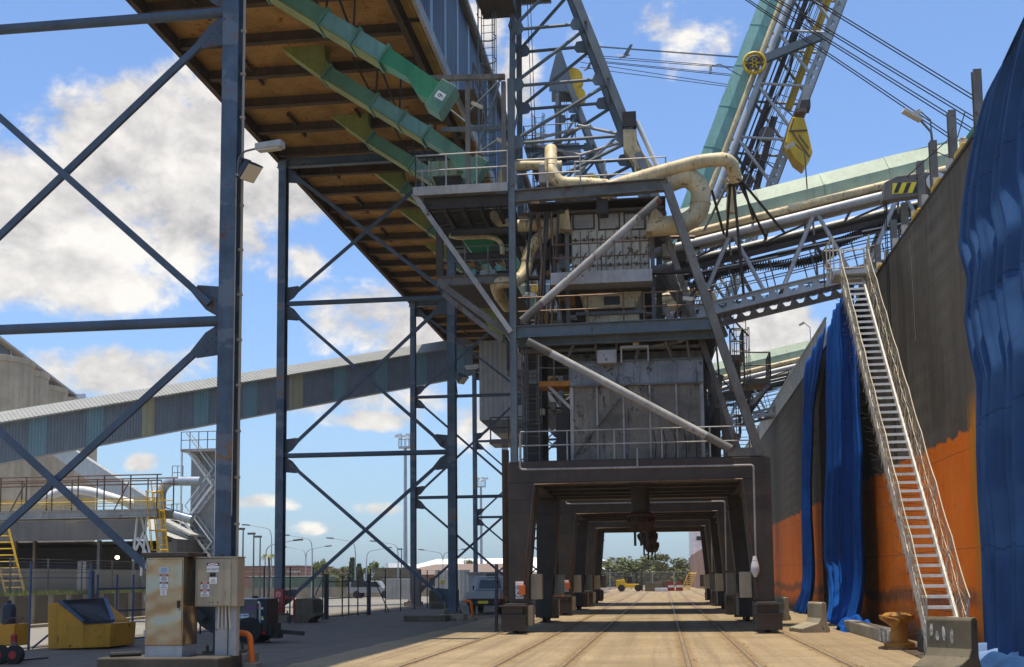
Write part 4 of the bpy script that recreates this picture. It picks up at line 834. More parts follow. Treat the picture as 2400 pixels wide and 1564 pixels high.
# stay bracket with rods
Yr=YF+1.5; MB().prism([P(1710,395,Yr),P(1730,395,Yr),P(1740,422,Yr),P(1708,430,Yr)],(0,.5,0)).build('stay_bracket','dark_steel',ml)
for p,q in (((1712,425),(1703,556)),((1719,425),(1743,690)),((1733,418),(1838,545)),((1730,424),(1796,560)),((1668,445),(1697,550)),((1706,430),(1650,540)),((1738,420),(1768,522))): MB().tube(P(*p,Yr+.25),P(*q,Yr+(1.2 if p[0]<1725 else 2.2)),.05,6).build('stay_rod','dark_steel' if p[0]!=1706 else 'pale_steel',ml)
MB().path(smooth_path([P(1702,420,Yr+1),P(1716,445,Yr+1),P(1712,500,Yr+1)],.3),.17,12).build('duct','duct_cream',ml)
# cables, lamps and small fittings on the front face
r=random.Random(41)
for k in range(9):
    xa=cx1+r.uniform(.1,1.6); za=ZD1+r.uniform(.2,.9); L=r.uniform(1,3); MB().path([V((xa,YF+.7,ZT1-.6)),V((xa+r.uniform(-.2,.2),YF+.75,(ZT1+ZD1)/2)),V((xa+r.uniform(-.3,.3),YF+.7,ZD1+.1))],r.uniform(.02,.05),6).build('hanging_cable',r.choice(['ink','dark_steel','rail_steel']),ml)
for z,m_ in ((ZD1-.75,'grey_steel'),(ZT1-.55,'dark_steel'),(ZD1+1.9,'dark_steel')): MB().bx(cx1,F(1640,760).x if z<ZT1-1 else F(1555,440).x,YF+1.0,YF+1.25,z,z+.09).build('cable_tray',m_,ml)
for px,py in ((1230,690),(1300,780),(1600,700),(1240,470),(1500,770)):
    q=P(px,py,YF+.2); MB().beam(q,q+V((.35,0,-.05)),.16,.13).build('light_fitting','cream_panel',ml); MB().tube(q,q+V((0,.2,.4)),.018,5).build('light_bracket','rail_steel',ml)
for k in range(14):
    px=r.uniform(1215,1330); py=r.choice([r.uniform(480,740),r.uniform(805,1030)]); q=P(px,py,YF+r.uniform(1.2,2.2)); w_=r.uniform(.15,.5); MB().bx(q.x,q.x+w_,q.y,q.y+.3,q.z-w_*r.uniform(.6,1.6),q.z).build('equipment_box',r.choice(['dark_steel','grey_steel','housing_blue','rust_floor','beige_box']),ml,bev=.015)
for px in (1345,1395,1445,1500,1560,1610): q=P(px,780,YF+.8); MB().beam((q.x,YF+.8,ZD1-.55),(q.x+r.uniform(-.4,.4),YF+1.1,ZD1-1.25),.07,.09).build('hanger','grey_steel',ml)
MB().beam(P(1590,800,YF+.9),P(1665,775,YF+.9),.08,.12).build('hanger','pale_steel',ml); MB().beam(P(1520,815,YF+.9),P(1600,800,YF+.9),.06,.1).build('hanger','grey_steel',ml)
for k in range(5): q=P(1530+24*k,1010,YF+1.0); MB().path([q,q+V((.1,-.05,-.5)),q+V((.05,0,-1.0))],.02,5).build('hanging_cable','ink',ml)
# ---- mast ----
AX,AZ=-5.0,29.4; NODES=[15.75,18.05,20.35,22.65,24.95,27.2]
def legx(z): return -4.8+.35*(29.3-z)
for fy,fw in ((41.3,0),(44.2,1)):
    ya=42.75; top=V((-5.2,ya+(fy-ya)*.35,30.0))
    MB().ib((-5.35,fy,ZT1),top,.2,.24,.025,up=(0,1,0)).build('mast_column','mast_steel',ml)
    lo=V((legx(ZT1-.3),fy,ZT1-.3)); MB().ib(lo,V((-4.85,ya+(fy-ya)*.35,29.5)),.3,.4,.03,up=(0,1,0)).build('mast_leg','mast_steel',ml)
    def yl(z): return fy+(ya+(fy-ya)*.35-fy)*(z-ZT1)/(29.5-ZT1)
    for i,z in enumerate(NODES):
        y=yl(z); MB().tube((-5.3,y,z),(legx(z)-.05,y,z+.06),.065,8).build('mast_strut','mast_steel',ml)
        if i<5: MB().tube((-5.25,y,z+.1),(legx(NODES[i+1]),yl(NODES[i+1]),NODES[i+1]-.15),.07,8).build('mast_diagonal','mast_steel',ml)
        for x,s in ((-5.35,1),(legx(z),-1)):
            w_=.42 if s>0 else .5
            MB().prism([(x,y-.09,z-.26),(x+s*w_,y-.09,z-.20),(x+s*(w_+.12),y-.09,z-.02),(x+s*w_,y-.09,z+.24),(x,y-.09,z+.30)],(0,.03,0)).build('mast_gusset','mast_steel',ml)
for i,z in enumerate(NODES):
    MB().tube((-5.35,41.4,z),(-5.35,44.1,z),.055,6).build('mast_tie','mast_steel',ml); MB().tube((legx(z),41.4,z),(legx(z),44.1,z),.055,6).build('mast_tie','mast_steel',ml)
    if i<5: MB().tube((-5.35,41.4,z),(-5.35,44.0,NODES[i+1]),.055,6).build('mast_tie','mast_steel',ml)
for p,q in (((100,1290),(720,1140)),((120,1300),(620,1410)),((620,1410),(1000,1290)),((620,1551),(1000,1200)),((600,1140),(980,1220))): MB().tube(TP(3,*p,YF+4),TP(3,*q,YF+4),.06,7).build('mast_strut','pale_steel',ml)
ap=[(-5.65,28.3),(-5.65,28.9),(-5.2,30.6),(-4.95,30.6),(-4.35,28.6),(-4.3,28.2)]
for y in (42.0,43.4): MB().prism([V((x,y,z)) for x,z in ap],(0,.06,0)).build('apex_plate','mast_steel',ml)
MB().lathe((-4.45,42.75,29.15),[(.62,-.3),(.62,-.2),(.48,-.12),(.48,.12),(.62,.2),(.62,.3)],24,1).build('sheave','yellow',ml)
MB().lathe((-4.1,42.75,28.2),[(.4,-.3),(.4,.3)],18,1).build('sheave','yellow',ml)
mp=MB().bx(-7.0,-4.0,41.2,44.3,24.9,24.98).build('mast_platform','grating',ml); hr=MB(); handrail(hr,[(-4.2,41.25,25),(-7,41.25,25),(-7,44.2,25)],1.1,.9,.028); hr.build('mast_rail','mast_steel',ml)
MB().ib((-6.9,41.4,24.8),(-3.6,41.4,24.8),.15,.2,.02).build('platform_beam','mast_steel',ml)
lm=MB(); ladder(lm,(-6.2,41.6,ZT1+.3),(-6.2,41.6,26.8),.5,cage=True); lm.build('cage_ladder','mast_steel',ml)
a=TP(2,2030,40,41.); MB().bx(a.x,a.x+1.3,40.4,42,a.z-.1,a.z).build('ladder_platform','dark_steel',ml)
ro=MB()
for x in (-4.9,-4.78): ro.tube((x,42.6,28.6),(x+.35,42.3,ZT1+.3),.014,5)
ro.build('hoist_rope','rope_black',ml)
BAGS=[o for o in ml.children if o.name.startswith('hanging_bag')]
for nm,off,lab in ((1,OFF[1],'second ship loader behind the nearest one, with its boom raised'),(2,OFF[2],'third and farthest ship loader in the row, with its pale boom lowered')):
    c_=dup(ml,(ml.location.x,YM+off,0),lab)
    for o in [x for x in c_.children if x.name.startswith('hanging_bag')]: bpy.data.objects.remove(o)
# ================= BOOMS =================
def boom(Y,ang,L,label,cover):
    piv=V((-.1,Y,13.75)); b=thing('loading_boom',label,'boom',piv,'booms of the ship loaders')
    ca,sa=math.cos(math.radians(ang)),math.sin(math.radians(ang))
    def Q(u,w_,v): return piv+V((u*ca-v*sa,w_,u*sa+v*ca))
    upv=V((-sa,0,ca)); u0=1.2
    # covered conveyor: eight-sided
    prof=[(-.8,.45),(-.8,1.05),(-.5,1.6),(.5,1.6),(.8,1.05),(.8,.45)]
    cv_=MB().prism([Q(u0,w_,v) for w_,v in prof],Q(L,0,0)-Q(u0,0,0)).build('cover',cover,b)
    k=u0+.6
    while k<L-1: MB().prism([Q(k,w_*1.03,v+.012) for w_,v in prof],Q(.05,0,0)-Q(0,0,0)).build('cover_joint',cover,cv_); k+=2.4
    k=u0+1.5
    while k<L-2: MB().bx(0,0,0,0,0,0); MB().add([Q(k,-.3,1.63),Q(k+1.1,-.3,1.63),Q(k+1.1,.3,1.63),Q(k,.3,1.63)],[(0,1,2,3)]).build('inspection_cover',cover,cv_); k+=3.6
    MB().tube(Q(u0,-1.05,.40),Q(L,-1.05,.40),.16,14).build('dust_pipe','duct_cream',b)
    for w_ in (-1.2,1.2):
        MB().tube(Q(.0,w_,0),Q(L,w_,0),.165,16).build('top_chord','galv',b)
        # castellated lower chord
        MB().beam(Q(.6,w_,-2.32),Q(L,w_,-2.32),.22,.03,upv).build('bottom_flange','galv',b); MB().beam(Q(.6,w_,-2.78),Q(L,w_,-2.78),.22,.03,upv).build('bottom_flange','galv',b)
        wb=MB(); u=.6
        wb.beam(Q(.6,w_,-2.40),Q(L,w_,-2.40),.02,.13,upv); wb.beam(Q(.6,w_,-2.70),Q(L,w_,-2.70),.02,.13,upv)
        while u<L: wb.add([Q(u,w_,-2.46),Q(u+.16,w_,-2.46),Q(u+.26,w_,-2.64),Q(u-.10,w_,-2.64)],[(0,1,2,3)]); u+=.52
        wb.build('castellated_web','galv',b)
        n=int((L-1)/3.1)
        for i in range(n):
            u=1.2+i*3.1
            MB().tube(Q(u,w_,-2.3),Q(u+1.55,w_,-.12),.085,10).build('web_diagonal','galv',b); MB().tube(Q(u+1.75,w_,-.12),Q(u+2.3,w_,-2.3),.075,8).build('web_post','galv',b)
            MB().tube(Q(u+1.6,w_,-.15),Q(u+1.6,w_*.55,.5),.05,6).build('cover_bracket','galv',b)
    for i in range(min(8,int((L-2)/3.1))):
        u=1.2+i*3.1; MB().tube(Q(u,-1.15,-2.3),Q(u+3.0,1.15,-2.3),.045,6).build('sway_brace','galv',b); MB().tube(Q(u,1.15,0),Q(u+3.0,-1.15,0),.045,6).build('sway_brace','galv',b)
        MB().tube(Q(u+1.55,-1.2,-.1),Q(u+1.55,1.2,-2.3),.04,6).build('sway_brace','galv',b); MB().tube(Q(u,-1.2,-1.1),Q(u+3.1,-1.2,-1.25),.03,5).build('mid_rail','galv',b)
    k=1.2
    while k<L: MB().beam(Q(k,-1.2,-2.3),Q(k,1.2,-2.3),.1,.12).build('cross_member','galv',b); MB().tube(Q(k,-1.2,0),Q(k,1.2,0),.06,6).build('cross_member','galv',b); k+=3.1
    MB().add([Q(.8,-1.1,-2.52),Q(L,-1.1,-2.52),Q(L,1.1,-2.52),Q(.8,1.1,-2.52)],[(0,1,2,3)]).build('walkway_grating','grating',b)
    hr=MB()
    for w_ in (-.95,.95):
        for v in (-1.85,-1.5,-1.2): hr.tube(Q(1,w_,v),Q(L,w_,v),.022,5)
        u=1
        while u<L: hr.tube(Q(u,w_,-2.5),Q(u,w_,-1.2),.024,5); u+=1.5
    hr.build('hand_rail','grey_steel',b)
    bl=MB(); bl.beam(Q(.8,0,-.45),Q(L,0,-.45),0.7 if ang<40 else .45,.06,upv); bl.beam(Q(.8,.6,-.75),Q(L,.6,-.75),.1,.2,upv); bl.beam(Q(.8,-.6,-.75),Q(L,-.6,-.75),.1,.2,upv); bl.build('belt','dark_steel',b)
    MB().add([Q(.8,-.75,.2),Q(L,-.75,.2),Q(L,.75,.2),Q(.8,.75,.2)],[(0,1,2,3)]).build('under_tray','beige_box',b)
    ch=MB(); u=1.0; pts=[]
    while u<L-.5:
        v=-1.35-.35*math.cos(u*1.15)*.5+(.25 if u>6.5 else 0); pts.append(Q(u,-.5,v)); u+=.09
    for p_,q_ in zip(pts[::1],pts[1::1]):
        d=(q_-p_).normalized(); ch.beam(p_,p_+d*.035,.34 if ang<40 else .2,.30 if ang<40 else .16,upv)
    ch.path(pts[::4],.09,6); ch.build('energy_chain','black_steel',b)
    for i in range(2): MB().tube(Q(1,-.3+.3*i,-1.0-.15*i),Q(L,-.3+.3*i,-1.0-.15*i),.022,6).build('cable_run','black_steel',b)
    lp=MB()
    for u in (L*.35,L*.62): lp.path([Q(u,-1,1.0),Q(u+.2,-1.2,2.3),Q(u-.1,-1.3,2.7)],.025,5)
    lp.build('lamp_bracket','grey_steel',b)
    for u in (L*.35,L*.62): MB().beam(Q(u-.1,-1.3,2.7),Q(u-.45,-1.3,2.6),.14,.14).build('floodlight','cream_panel',b)
    return b,Q
b1,Q1=boom(YM,11.8,17,'nearest boom, lowered over the ship above the gangway','boom_green')
b2,Q2=boom(YM+OFF[1],68.3,25,'raised boom with teal cover standing steeply against the sky','boom_teal')
b3,Q3=boom(YM+OFF[2],11.8,17,'farthest boom, lowered and seen low beside the second loader','boom_green')
# raised boom extras: sheave arm, inner yellow chute
a=P(1747,157,YM+OFF[1]-1.4);b_=P(1925,85,YM+OFF[1]-1.4); MB().beam(a,b_,.34,.42).build('sheave_arm','mast_steel',b2)
a=P(1768,148,YM+OFF[1]-1.65); sv_=MB(); sv_.path([a+V((.56*math.cos(i*.2618),0,.56*math.sin(i*.2618))) for i in range(25)],.085,7)
for i in range(3): sv_.beam(a+V((.52*math.cos(i*1.047),0,.52*math.sin(i*1.047))),a-V((.52*math.cos(i*1.047),0,.52*math.sin(i*1.047))),.07,.09)
sv_.build('sheave','yellow',b2)
rg=MB(); ring=[a+V((.36*math.cos(i*.52),-.09,.36*math.sin(i*.52))) for i in range(13)]; rg.path(ring,.05,5); rg.build('sheave_hub','rail_steel',b2)
MB().beam(Q2(15,.2,-1.9),Q2(24,.2,-1.8),.35,.4).build('telescopic_chute','yellow',b2)
for u in (10.2,8.6,11.4): MB().lathe(Q2(u,-.6,-1.2),[(.3,-.3),(.38,-.28),(.38,.1),(.2,.2)],14,1).build('idler','dark_steel',b2)
MB().lathe(Q2(12.9,-.9,-1.35),[(.42,-.1),(.42,.1)],20,1).build('drum','grey_steel',b2)
MB().beam(Q2(9.6,-.6,-1.9),Q2(14,-.6,-1.4),.5,.35).build('chute_frame','dark_steel',b2)
ys=YM+OFF[1]-2.0
spt=[P(*T(4,x,y),ys-.55) for x,y in ((225,1060),(330,1070),(362,1180),(408,1385),(330,1515),(245,1450),(180,1330),(160,1290),(185,1170))]
st=thing('loading_spout','yellow curved loading spout hanging from the raised boom','spout',(spt[0].x,ys,spt[0].z))
MB().prism(spt,(0,1.2,0)).build('spout_body','yellow',st,bev=.05)
rb=MB(); 
for p,q in (((190,1190),(358,1183)),((215,1195),(378,1425)),((280,1225),(370,1350)),((235,1075),(205,1180))): rb.beam(P(*T(4,*p),ys-.6),P(*T(4,*q),ys-.6),.05,.06)
rb.build('spout_rib','rail_steel',st); MB().beam(P(*T(4,235,1050),ys),P(*T(4,335,1040),ys),1.3,.2).build('spout_collar','rail_steel',st)
MB().beam(P(*T(4,365,780),ys),P(*T(4,320,1030),ys),.3,.3).build('spout_arm','pale_steel',st); MB().bx(P(*T(4,300,960),ys).x,P(*T(4,380,960),ys).x,ys-.3,ys+.5,P(*T(4,300,1000),ys).z,P(*T(4,300,930),ys).z).build('spout_drive','dark_steel',st)
# luffing ropes
def cable(pts,label,r=.022,grp='luffing ropes'):
    return tag(MB().path(pts,r,6).build('luffing_rope','rope_black'),label,'rope',grp)
for (a,b_,y,lab) in (((1838,-45),(2295,233),YM-1.5,'upper pair'),((1826,0),(2277,271),YM-.6,'second pair'),((1800,5),(2233,273),YM+.5,'third pair'),((1800,30),(2231,319),YM+1.5,'lowest pair')):
    A_=P(*a,y);B_=P(*b_,y); d=(A_-B_); S=B_+d*((-4.4-B_.x)/d.x); E=B_+(B_-A_)*.5
    for k in (0,.11): cable([S+V((0,k*.6,0)),E+V((0,.0,-k*1.6))],{'upper pair':'dark rope in the topmost pair slanting down to the nearest boom','second pair':'dark rope in the second pair slanting down to the nearest boom','third pair':'dark rope in the third pair slanting down to the nearest boom','lowest pair':'dark rope in the lowest pair slanting down to the nearest boom'}[lab],.021)
y2=YM+OFF[1]
for (p,q,lab) in (((1352,105),(1770,136),'top'),((1352,107),(1770,138),'top'),((1368,128),(1768,161),'second'),((1372,134),(1768,163),'second'),((1390,142),(1730,176),'third'),((1392,145),(1735,180),'third'),((1360,146),(1715,200),'lower'),((1360,158),(1712,204),'lowest')):
    cable([P(*p,y2),P(*q,y2-.4)],{'top':'thin rope in the top pair between the second mast and the raised boom','second':'thin rope just under the top pair, between the second mast and the yellow boom wheel','third':'thin rope in the middle pair reaching the raised boom below its yellow wheel','lower':'upper one of the two lowest ropes from the second mast to the raised boom','lowest':'lowest thin rope from the second mast to the raised boom'}[lab],.018)
for (x,y,s,lab) in ((1465,132,1.0,'larger grey bird flying among the ropes left of the raised boom'),(1377,162,.7,'small bird flying close to the second loader mast')):
    p=P(x,y,50); mb=MB(); w=.42*s
    mb.path([p+V((-.25*s,0,-.05)),p,p+V((.16*s,0,.04)),p+V((.24*s,0,.05))],.055*s,6,.02)
    wg=MB(); wg.prism([p+V((-.1*s,0,.03)),p+V((.12*s,0,.03)),p+V((.36*s,-.2,.42*s)),p+V((.25*s,-.2,.45*s))],(0,.012,0)); wg.prism([p+V((-.1*s,0,.03)),p+V((.1*s,0,.03)),p+V((-.35*s,.25,.22*s)),p+V((-.52*s,.3,.22*s))],(0,.012,0))
    mb.v+= [] ; mb.add(wg.v,wg.f); mb.sm=False; tag(mb.build('bird','bird'),lab,'bird')
# ================= FOREGROUND YARD (LEFT) =================
Yc1=22.2
def sticker(par,cx,y,z,w_,h,mat,nm='sticker'): return MB().bx(cx-w_/2,cx+w_/2,y-.006,y-.001,z-h/2,z+h/2).build(nm,mat,par)
def lines(par,cx,y,z,w_,n,dz,mat='ink',seed=1,th=.010):
    r=random.Random(seed); mb=MB()
    for i in range(n): ww=w_*r.uniform(.6,1); mb.bx(cx-ww/2,cx+ww/2,y-.009,y-.0065,z-i*dz-th,z-i*dz)
    return mb.build('small_print',mat,par)
def danger(par,cx,y,ztop,w_,volts,H=.14):
    k=w_/.20; hh=H*.27
    sticker(par,cx,y,ztop-H/2,w_,H,'sign_white'); MB().bx(cx-w_/2,cx+w_/2,y-.009,y-.0065,ztop-hh,ztop).build('sign_header','ink',par)
    mb=MB(); mb.prism([V((cx+w_*.42*math.cos(a*.524),y-.011,ztop-hh/2+hh*.42*math.sin(a*.524))) for a in range(12)],(0,.0015,0)); mb.build('danger_oval','sign_red',par)
    text('DANGER',hh*.7,'lettering','sign_white',par,MF((cx,y-.0135,ztop-hh/2),(1,0,0),(0,0,1)))
    if volts:
        text('415',H*.30,'lettering','ink',par,MF((cx,y-.01,ztop-hh-H*.2),(1,0,0),(0,0,1))); text('VOLTS',H*.30,'lettering','ink',par,MF((cx,y-.01,ztop-hh-H*.52),(1,0,0),(0,0,1)))
    else: lines(par,cx,y,ztop-hh-.012,w_*.85,4,H*.16,seed=int(cx*7)%5,th=H*.07)
# tall cabinet
x0=P(341,1400,Yc1).x; x1=P(429,1400,Yc1).x; zt=P(385,1306,Yc1).z; zb=P(385,1514,Yc1).z; zp=P(385,1540,Yc1).z
pl=MB().bx(P(226,1550,Yc1-.3).x,P(512,1550,Yc1-.3).x,Yc1-.3,Yc1+1.0,0,zp); pl=tag(pl.build('plinth','plinth_dark',bev=.03),'low dark concrete plinth carrying the electrical cabinets','plinth')
cb=thing('electrical_cabinet','tall shiny stainless cabinet with danger stickers standing on the dark plinth','cabinet',((x0+x1)/2,Yc1,zp))
MB().bx(x0,x1,Yc1,Yc1+.75,zb,zt).build('body','stainless',cb,bev=.012); MB().bx(x0+.01,x1-.01,Yc1+.01,Yc1+.74,zp,zb-.001).build('base_panel','galv',cb)
MB().bx(x0-.07,x1+.15,Yc1-.12,Yc1+.85,zt+.001,zt+.09).build('hood','dark_steel',cb,bev=.01)
door=MB().bx(x0+.02,x1-.02,Yc1-.022,Yc1-.001,zb+.02,zt-.04).build('door','stainless',cb,bev=.006)
MB().bx(x1-.10,x1-.06,Yc1-.06,Yc1-.023,P(425,1425,Yc1).z,P(425,1408,Yc1).z).build('handle','ink',door); MB().bx(x1-.105,x1-.06,Yc1-.05,Yc1-.023,P(425,1428,Yc1).z-.03,P(425,1425,Yc1).z-.001).build('padlock','galv',door)
yc=Yc1-.023; cx=P(386,1340,Yc1).x
for zz in (.25,.95,1.6): MB().bx(x0-.012,x0+.02,Yc1-.03,Yc1-.0225,zb+zz-.06,zb+zz+.06).build('hinge','galv',door)
sticker(door,cx,yc,P(386,1337,Yc1).z,.225,.12,'tank_silver'); lines(door,cx,yc,P(386,1332,Yc1).z,.18,4,.024,'sign_blue',4,.011)
danger(door,cx,yc,P(386,1347,Yc1).z,.168,False,.137); danger(door,cx,yc,P(386,1364.3,Yc1).z,.168,True,.14)
sticker(door,cx,yc,P(386,1389,Yc1).z,.135,.11,'sign_white'); lines(door,cx,yc,P(386,1384.5,Yc1).z,.10,5,.018,'shed_grey',8,.006)
# second wall cabinet on column stand
Yc2=22.55; x0=P(457,1360,Yc2).x; x1=P(543,1360,Yc2).x; zt=P(500,1308,Yc2).z; zb=P(500,1422,Yc2).z
c2=thing('electrical_box','beige wall box with a 415 VOLTS plate mounted on the blue column','electrical box',((x0+x1)/2,Yc2,zb))
MB().bx(x0,x1+.12,Yc2,Yc2+.42,zb,zt).build('body','beige_box',c2,bev=.015); d2=MB().bx(x0+.015,x1-.01,Yc2-.02,Yc2-.001,zb+.02,zt-.02).build('door','beige_box',c2,bev=.008); MB().bx(x0-.01,x1+.13,Yc2-.03,Yc2+.44,zt+.001,zt+.025).build('rain_lip','beige_box',c2)
yc=Yc2-.021; cx=P(500,1330,Yc2).x
sticker(d2,cx,yc,P(500,1331,Yc2).z,.26,.17,'sign_white'); MB().bx(cx-.13,cx+.13,yc-.009,yc-.0065,P(500,1326.5,Yc2).z,P(500,1321,Yc2).z+.01).build('sign_header','ink',d2)
mb=MB(); mb.prism([V((cx+.112*math.cos(a*.524),yc-.011,P(500,1324,Yc2).z+.005+.024*math.sin(a*.524))) for a in range(12)],(0,.0015,0)); mb.build('danger_oval','sign_white',d2); text('DANGER',.035,'lettering','sign_red',d2,MF((cx,yc-.0135,P(500,1324,Yc2).z+.005),(1,0,0),(0,0,1)))
text('415 VOLTS',.055,'lettering','ink',d2,MF((cx,yc-.01,P(500,1335,Yc2).z),(1,0,0),(0,0,1)))
sticker(d2,cx,yc,P(500,1347.5,Yc2).z,.12,.075,'ink','label_plate'); sticker(d2,cx+.01,yc,P(500,1361,Yc2).z,.16,.13,'sign_white'); lines(d2,cx+.01,yc,P(500,1357,Yc2).z,.12,4,.024,'red',3,.006)
cx=P(481.5,1380,Yc2).x; danger(d2,cx,yc,P(481,1365,Yc2).z,.175,False,.138); danger(d2,cx,yc,P(481,1382,Yc2).z,.175,True,.142)
for px in (492,500,511): p=P(px,1412,Yc2); MB().tube(p+V((0,-.03,0)),p+V((0,-.019,0)),.012,8).build('screw','ink',d2)
st=MB(); xa=P(498,1450,Yc2).x; st.bx(xa,xa+.26,Yc2+.15,Yc2+.25,.25,zb); st.bx(xa+.3,xa+.46,Yc2+.12,Yc2+.3,.3,zb); st.build('stand','pale_steel',c2)
cd=MB(); 
for i in range(4): cd.tube((x0+.48+i*.07,Yc2+.1,zb),(x0+.46+i*.085,Yc2+.12,zb-.45),.022,6)
cd.build('cable_tail','cream_panel',c2)
# conduit, street lamp and floodlight on the nearest column
colx=BX1; cyy=BY[0]
mb=MB(); mb.tube((colx+.27,cyy-.1,.5),(colx+.27,cyy-.1,16),.028,7); mb.tube((colx+.2,cyy-.26,3.2),(colx+.2,cyy-.26,10.6),.014,5)
for z in range(2,16): mb.bx(colx+.21,colx+.31,cyy-.14,cyy-.06,z,z+.05)
tag(mb.build('conduit','beige_box'),'thin grey conduit clipped along the nearest blue column','conduit')
def collight(Y,lab1,lab2,py_arm=368,py_fl=410,sx=BX1):
    z=P(600,362,cyy).z; lm=thing('lamp_arm_light',lab1,'street lamp',(sx+.2,Y,z-.4),'column lamps')
    MB().path(smooth_path([V((sx+.2,Y-.2,z-.55)),V((sx+.22,Y-.2,z-.15)),V((sx+.35,Y-.25,z-.02)),V((sx+.72,Y-.3,z+.02))],.12),.022,7).build('arm','grey_steel',lm)
    MB().beam((sx+.66,Y-.3,z+.03),(sx+1.28,Y-.34,z+.06),.2,.14,w2=.26,h2=.15).build('lamp_head','pale_steel',lm,bev=.02); MB().beam((sx+.72,Y-.31,z-.055),(sx+1.22,Y-.34,z-.035),.17,.03).build('lens','lamp_glass',lm)
    z2=P(580,412,cyy).z; fl=thing('floodlight',lab2,'floodlight',(sx+.25,Y-.3,z2),'column floodlights')
    n=V((.55,-.35,-.76)).normalized(); c_=V((sx+.52,Y-.38,z2)); MB().beam(c_-n*.10,c_+n*.14,.30,.30,(0,0,1),w2=.42,h2=.46).build('housing','ink',fl,bev=.02); MB().beam(c_+n*.141,c_+n*.16,.36,.40).build('lens','lamp_glass',fl)
    fn=MB()
    for i in range(6): fn.beam(c_-n*.18+V((0,0,-.12+.05*i)),c_-n*.09+V((0,0,-.12+.05*i)),.28,.012)
    fn.build('cooling_fin','ink',fl); MB().path([V((sx+.2,Y-.25,z2-.05)),V((sx+.34,Y-.3,z2-.12)),c_+V((0,0,-.05))],.025,6).build('bracket','beige_box',fl); MB().path([V((sx+.25,Y-.3,z2-.2)),V((sx+.3,Y-.3,z2-.7)),V((sx+.24,Y-.28,z2-1.1))],.016,5).build('cord','rope_black',fl)
    return lm,fl
a,b_=collight(cyy,'grey street lamp on a short arm high on the nearest blue column','black floodlight under the lamp on the nearest blue column')
dup(a,(BX1+.2,BY[1],a.location.z),'grey lamp on a short arm on the column behind the pedestrian gate'); dup(b_,(BX1+.25,BY[1]-.3,b_.location.z),'black floodlight on the column behind the pedestrian gate')
# orange hoop guards
def hoop(x,y,lab,h=.8,w_=.5):
    t=thing('hoop_guard',lab,'guard rail',(x,y,0),'orange hoop guards at column feet')
    MB().path(smooth_path([V((x,y,h)),V((x+w_,y,h-.02)),V((x+w_+.06,y,.12))],.28,8),.062,14).build('hoop','orange',t); MB().bx(x+w_-.1,x+w_+.22,y-.14,y+.14,0,.13).build('foot','concrete',t,bev=.01)
p=P(556,1490,23.2); hoop(p.x,23.2,'bright orange bent pipe guard at the foot of the nearest column',p.z+.06,.27); p=P(1086,1428,BY[1]-.4); hoop(p.x,BY[1]-.4,'orange bent pipe guard at the foot of the column behind the gate',.85,.35)
tag(MB().bx(P(946,1452,48.9).x,P(1044,1452,48.9).x,48.9,50.2,0,.26).build('concrete_block','concrete_dark',bev=.02),'long low dark concrete block at the foot of the column behind the gate','concrete block')
# skip bin
a=G(113,1524);
sk=thing('skip_bin','yellow steel skip with a sloped dark ribbed lid in front of the mesh fence','skip bin',(a.x,a.y,0))
q=[P(113,y_,a.y) for y_ in (1520,1415)]; s=[T(13,435,975),T(13,530,965),T(13,760,1150),T(13,757,1378),T(13,435,1385)]
body=[P(*t,a.y) for t in s]; MB().prism(body,(.25,2.2,0)).build('body','skip_yellow',sk,bev=.02)
b2_=[P(*T(13,757,1160),a.y+.02),P(*T(13,757,1376),a.y+.02)]; L=(P(*T(13,990,1355),a.y+1.0)-P(*T(13,757,1378),a.y))
MB().add([b2_[1],b2_[1]+V((.6,.3,0)),b2_[0]+V((.65,.3,.0)),b2_[0],b2_[1]+V((.1,1.8,0)),b2_[1]+V((.6,1.8,0)),b2_[0]+V((.65,1.8,0)),b2_[0]+V((.1,1.8,0))],[(0,1,2,3),(1,5,6,2),(5,4,7,6),(4,0,3,7),(3,2,6,7),(0,4,5,1)]).build('front_bin','skip_yellow',sk,bev=.02)
t0=P(*T(13,535,962),a.y); t1=P(*T(13,755,1152),a.y); off=V((1.28,.5,0))
lid=MB().add([t0+V((.02,0,.04)),t1+V((.03,0,.04)),t1+V((.68,.35,.05)),t0+V((.62,1.4,.06)),t0+V((.02,0,-.02)),t1+V((.03,0,-.02)),t1+V((.68,.35,-.01)),t0+V((.62,1.4,0))],[(0,1,2,3),(4,7,6,5),(0,4,5,1),(1,5,6,2),(2,6,7,3),(3,7,4,0)]).build('lid','slat_panel',sk)
rb=MB()
for i in range(15): u=i/14; e0=(t0+V((.1,.05,.05))).lerp(t1+V((.1,.02,.05)),u); e1=(t0+V((.58,1.35,.07))).lerp(t1+V((.63,.33,.06)),u); rb.beam(e0,e1,.03,.03)
rb.build('lid_ribs','navy',lid); rm=MB(); rm.beam(t0+V((.02,0,.05)),t1+V((.03,0,.05)),.10,.06); rm.beam(t0+V((.62,1.4,.07)),t1+V((.68,.35,.06)),.10,.06); rm.build('lid_frame','fence_blue',lid)
MB().bx(a.x+.18,a.x+1.25,a.y+.3,a.y+2,0,.13).build('skid','black_steel',sk)
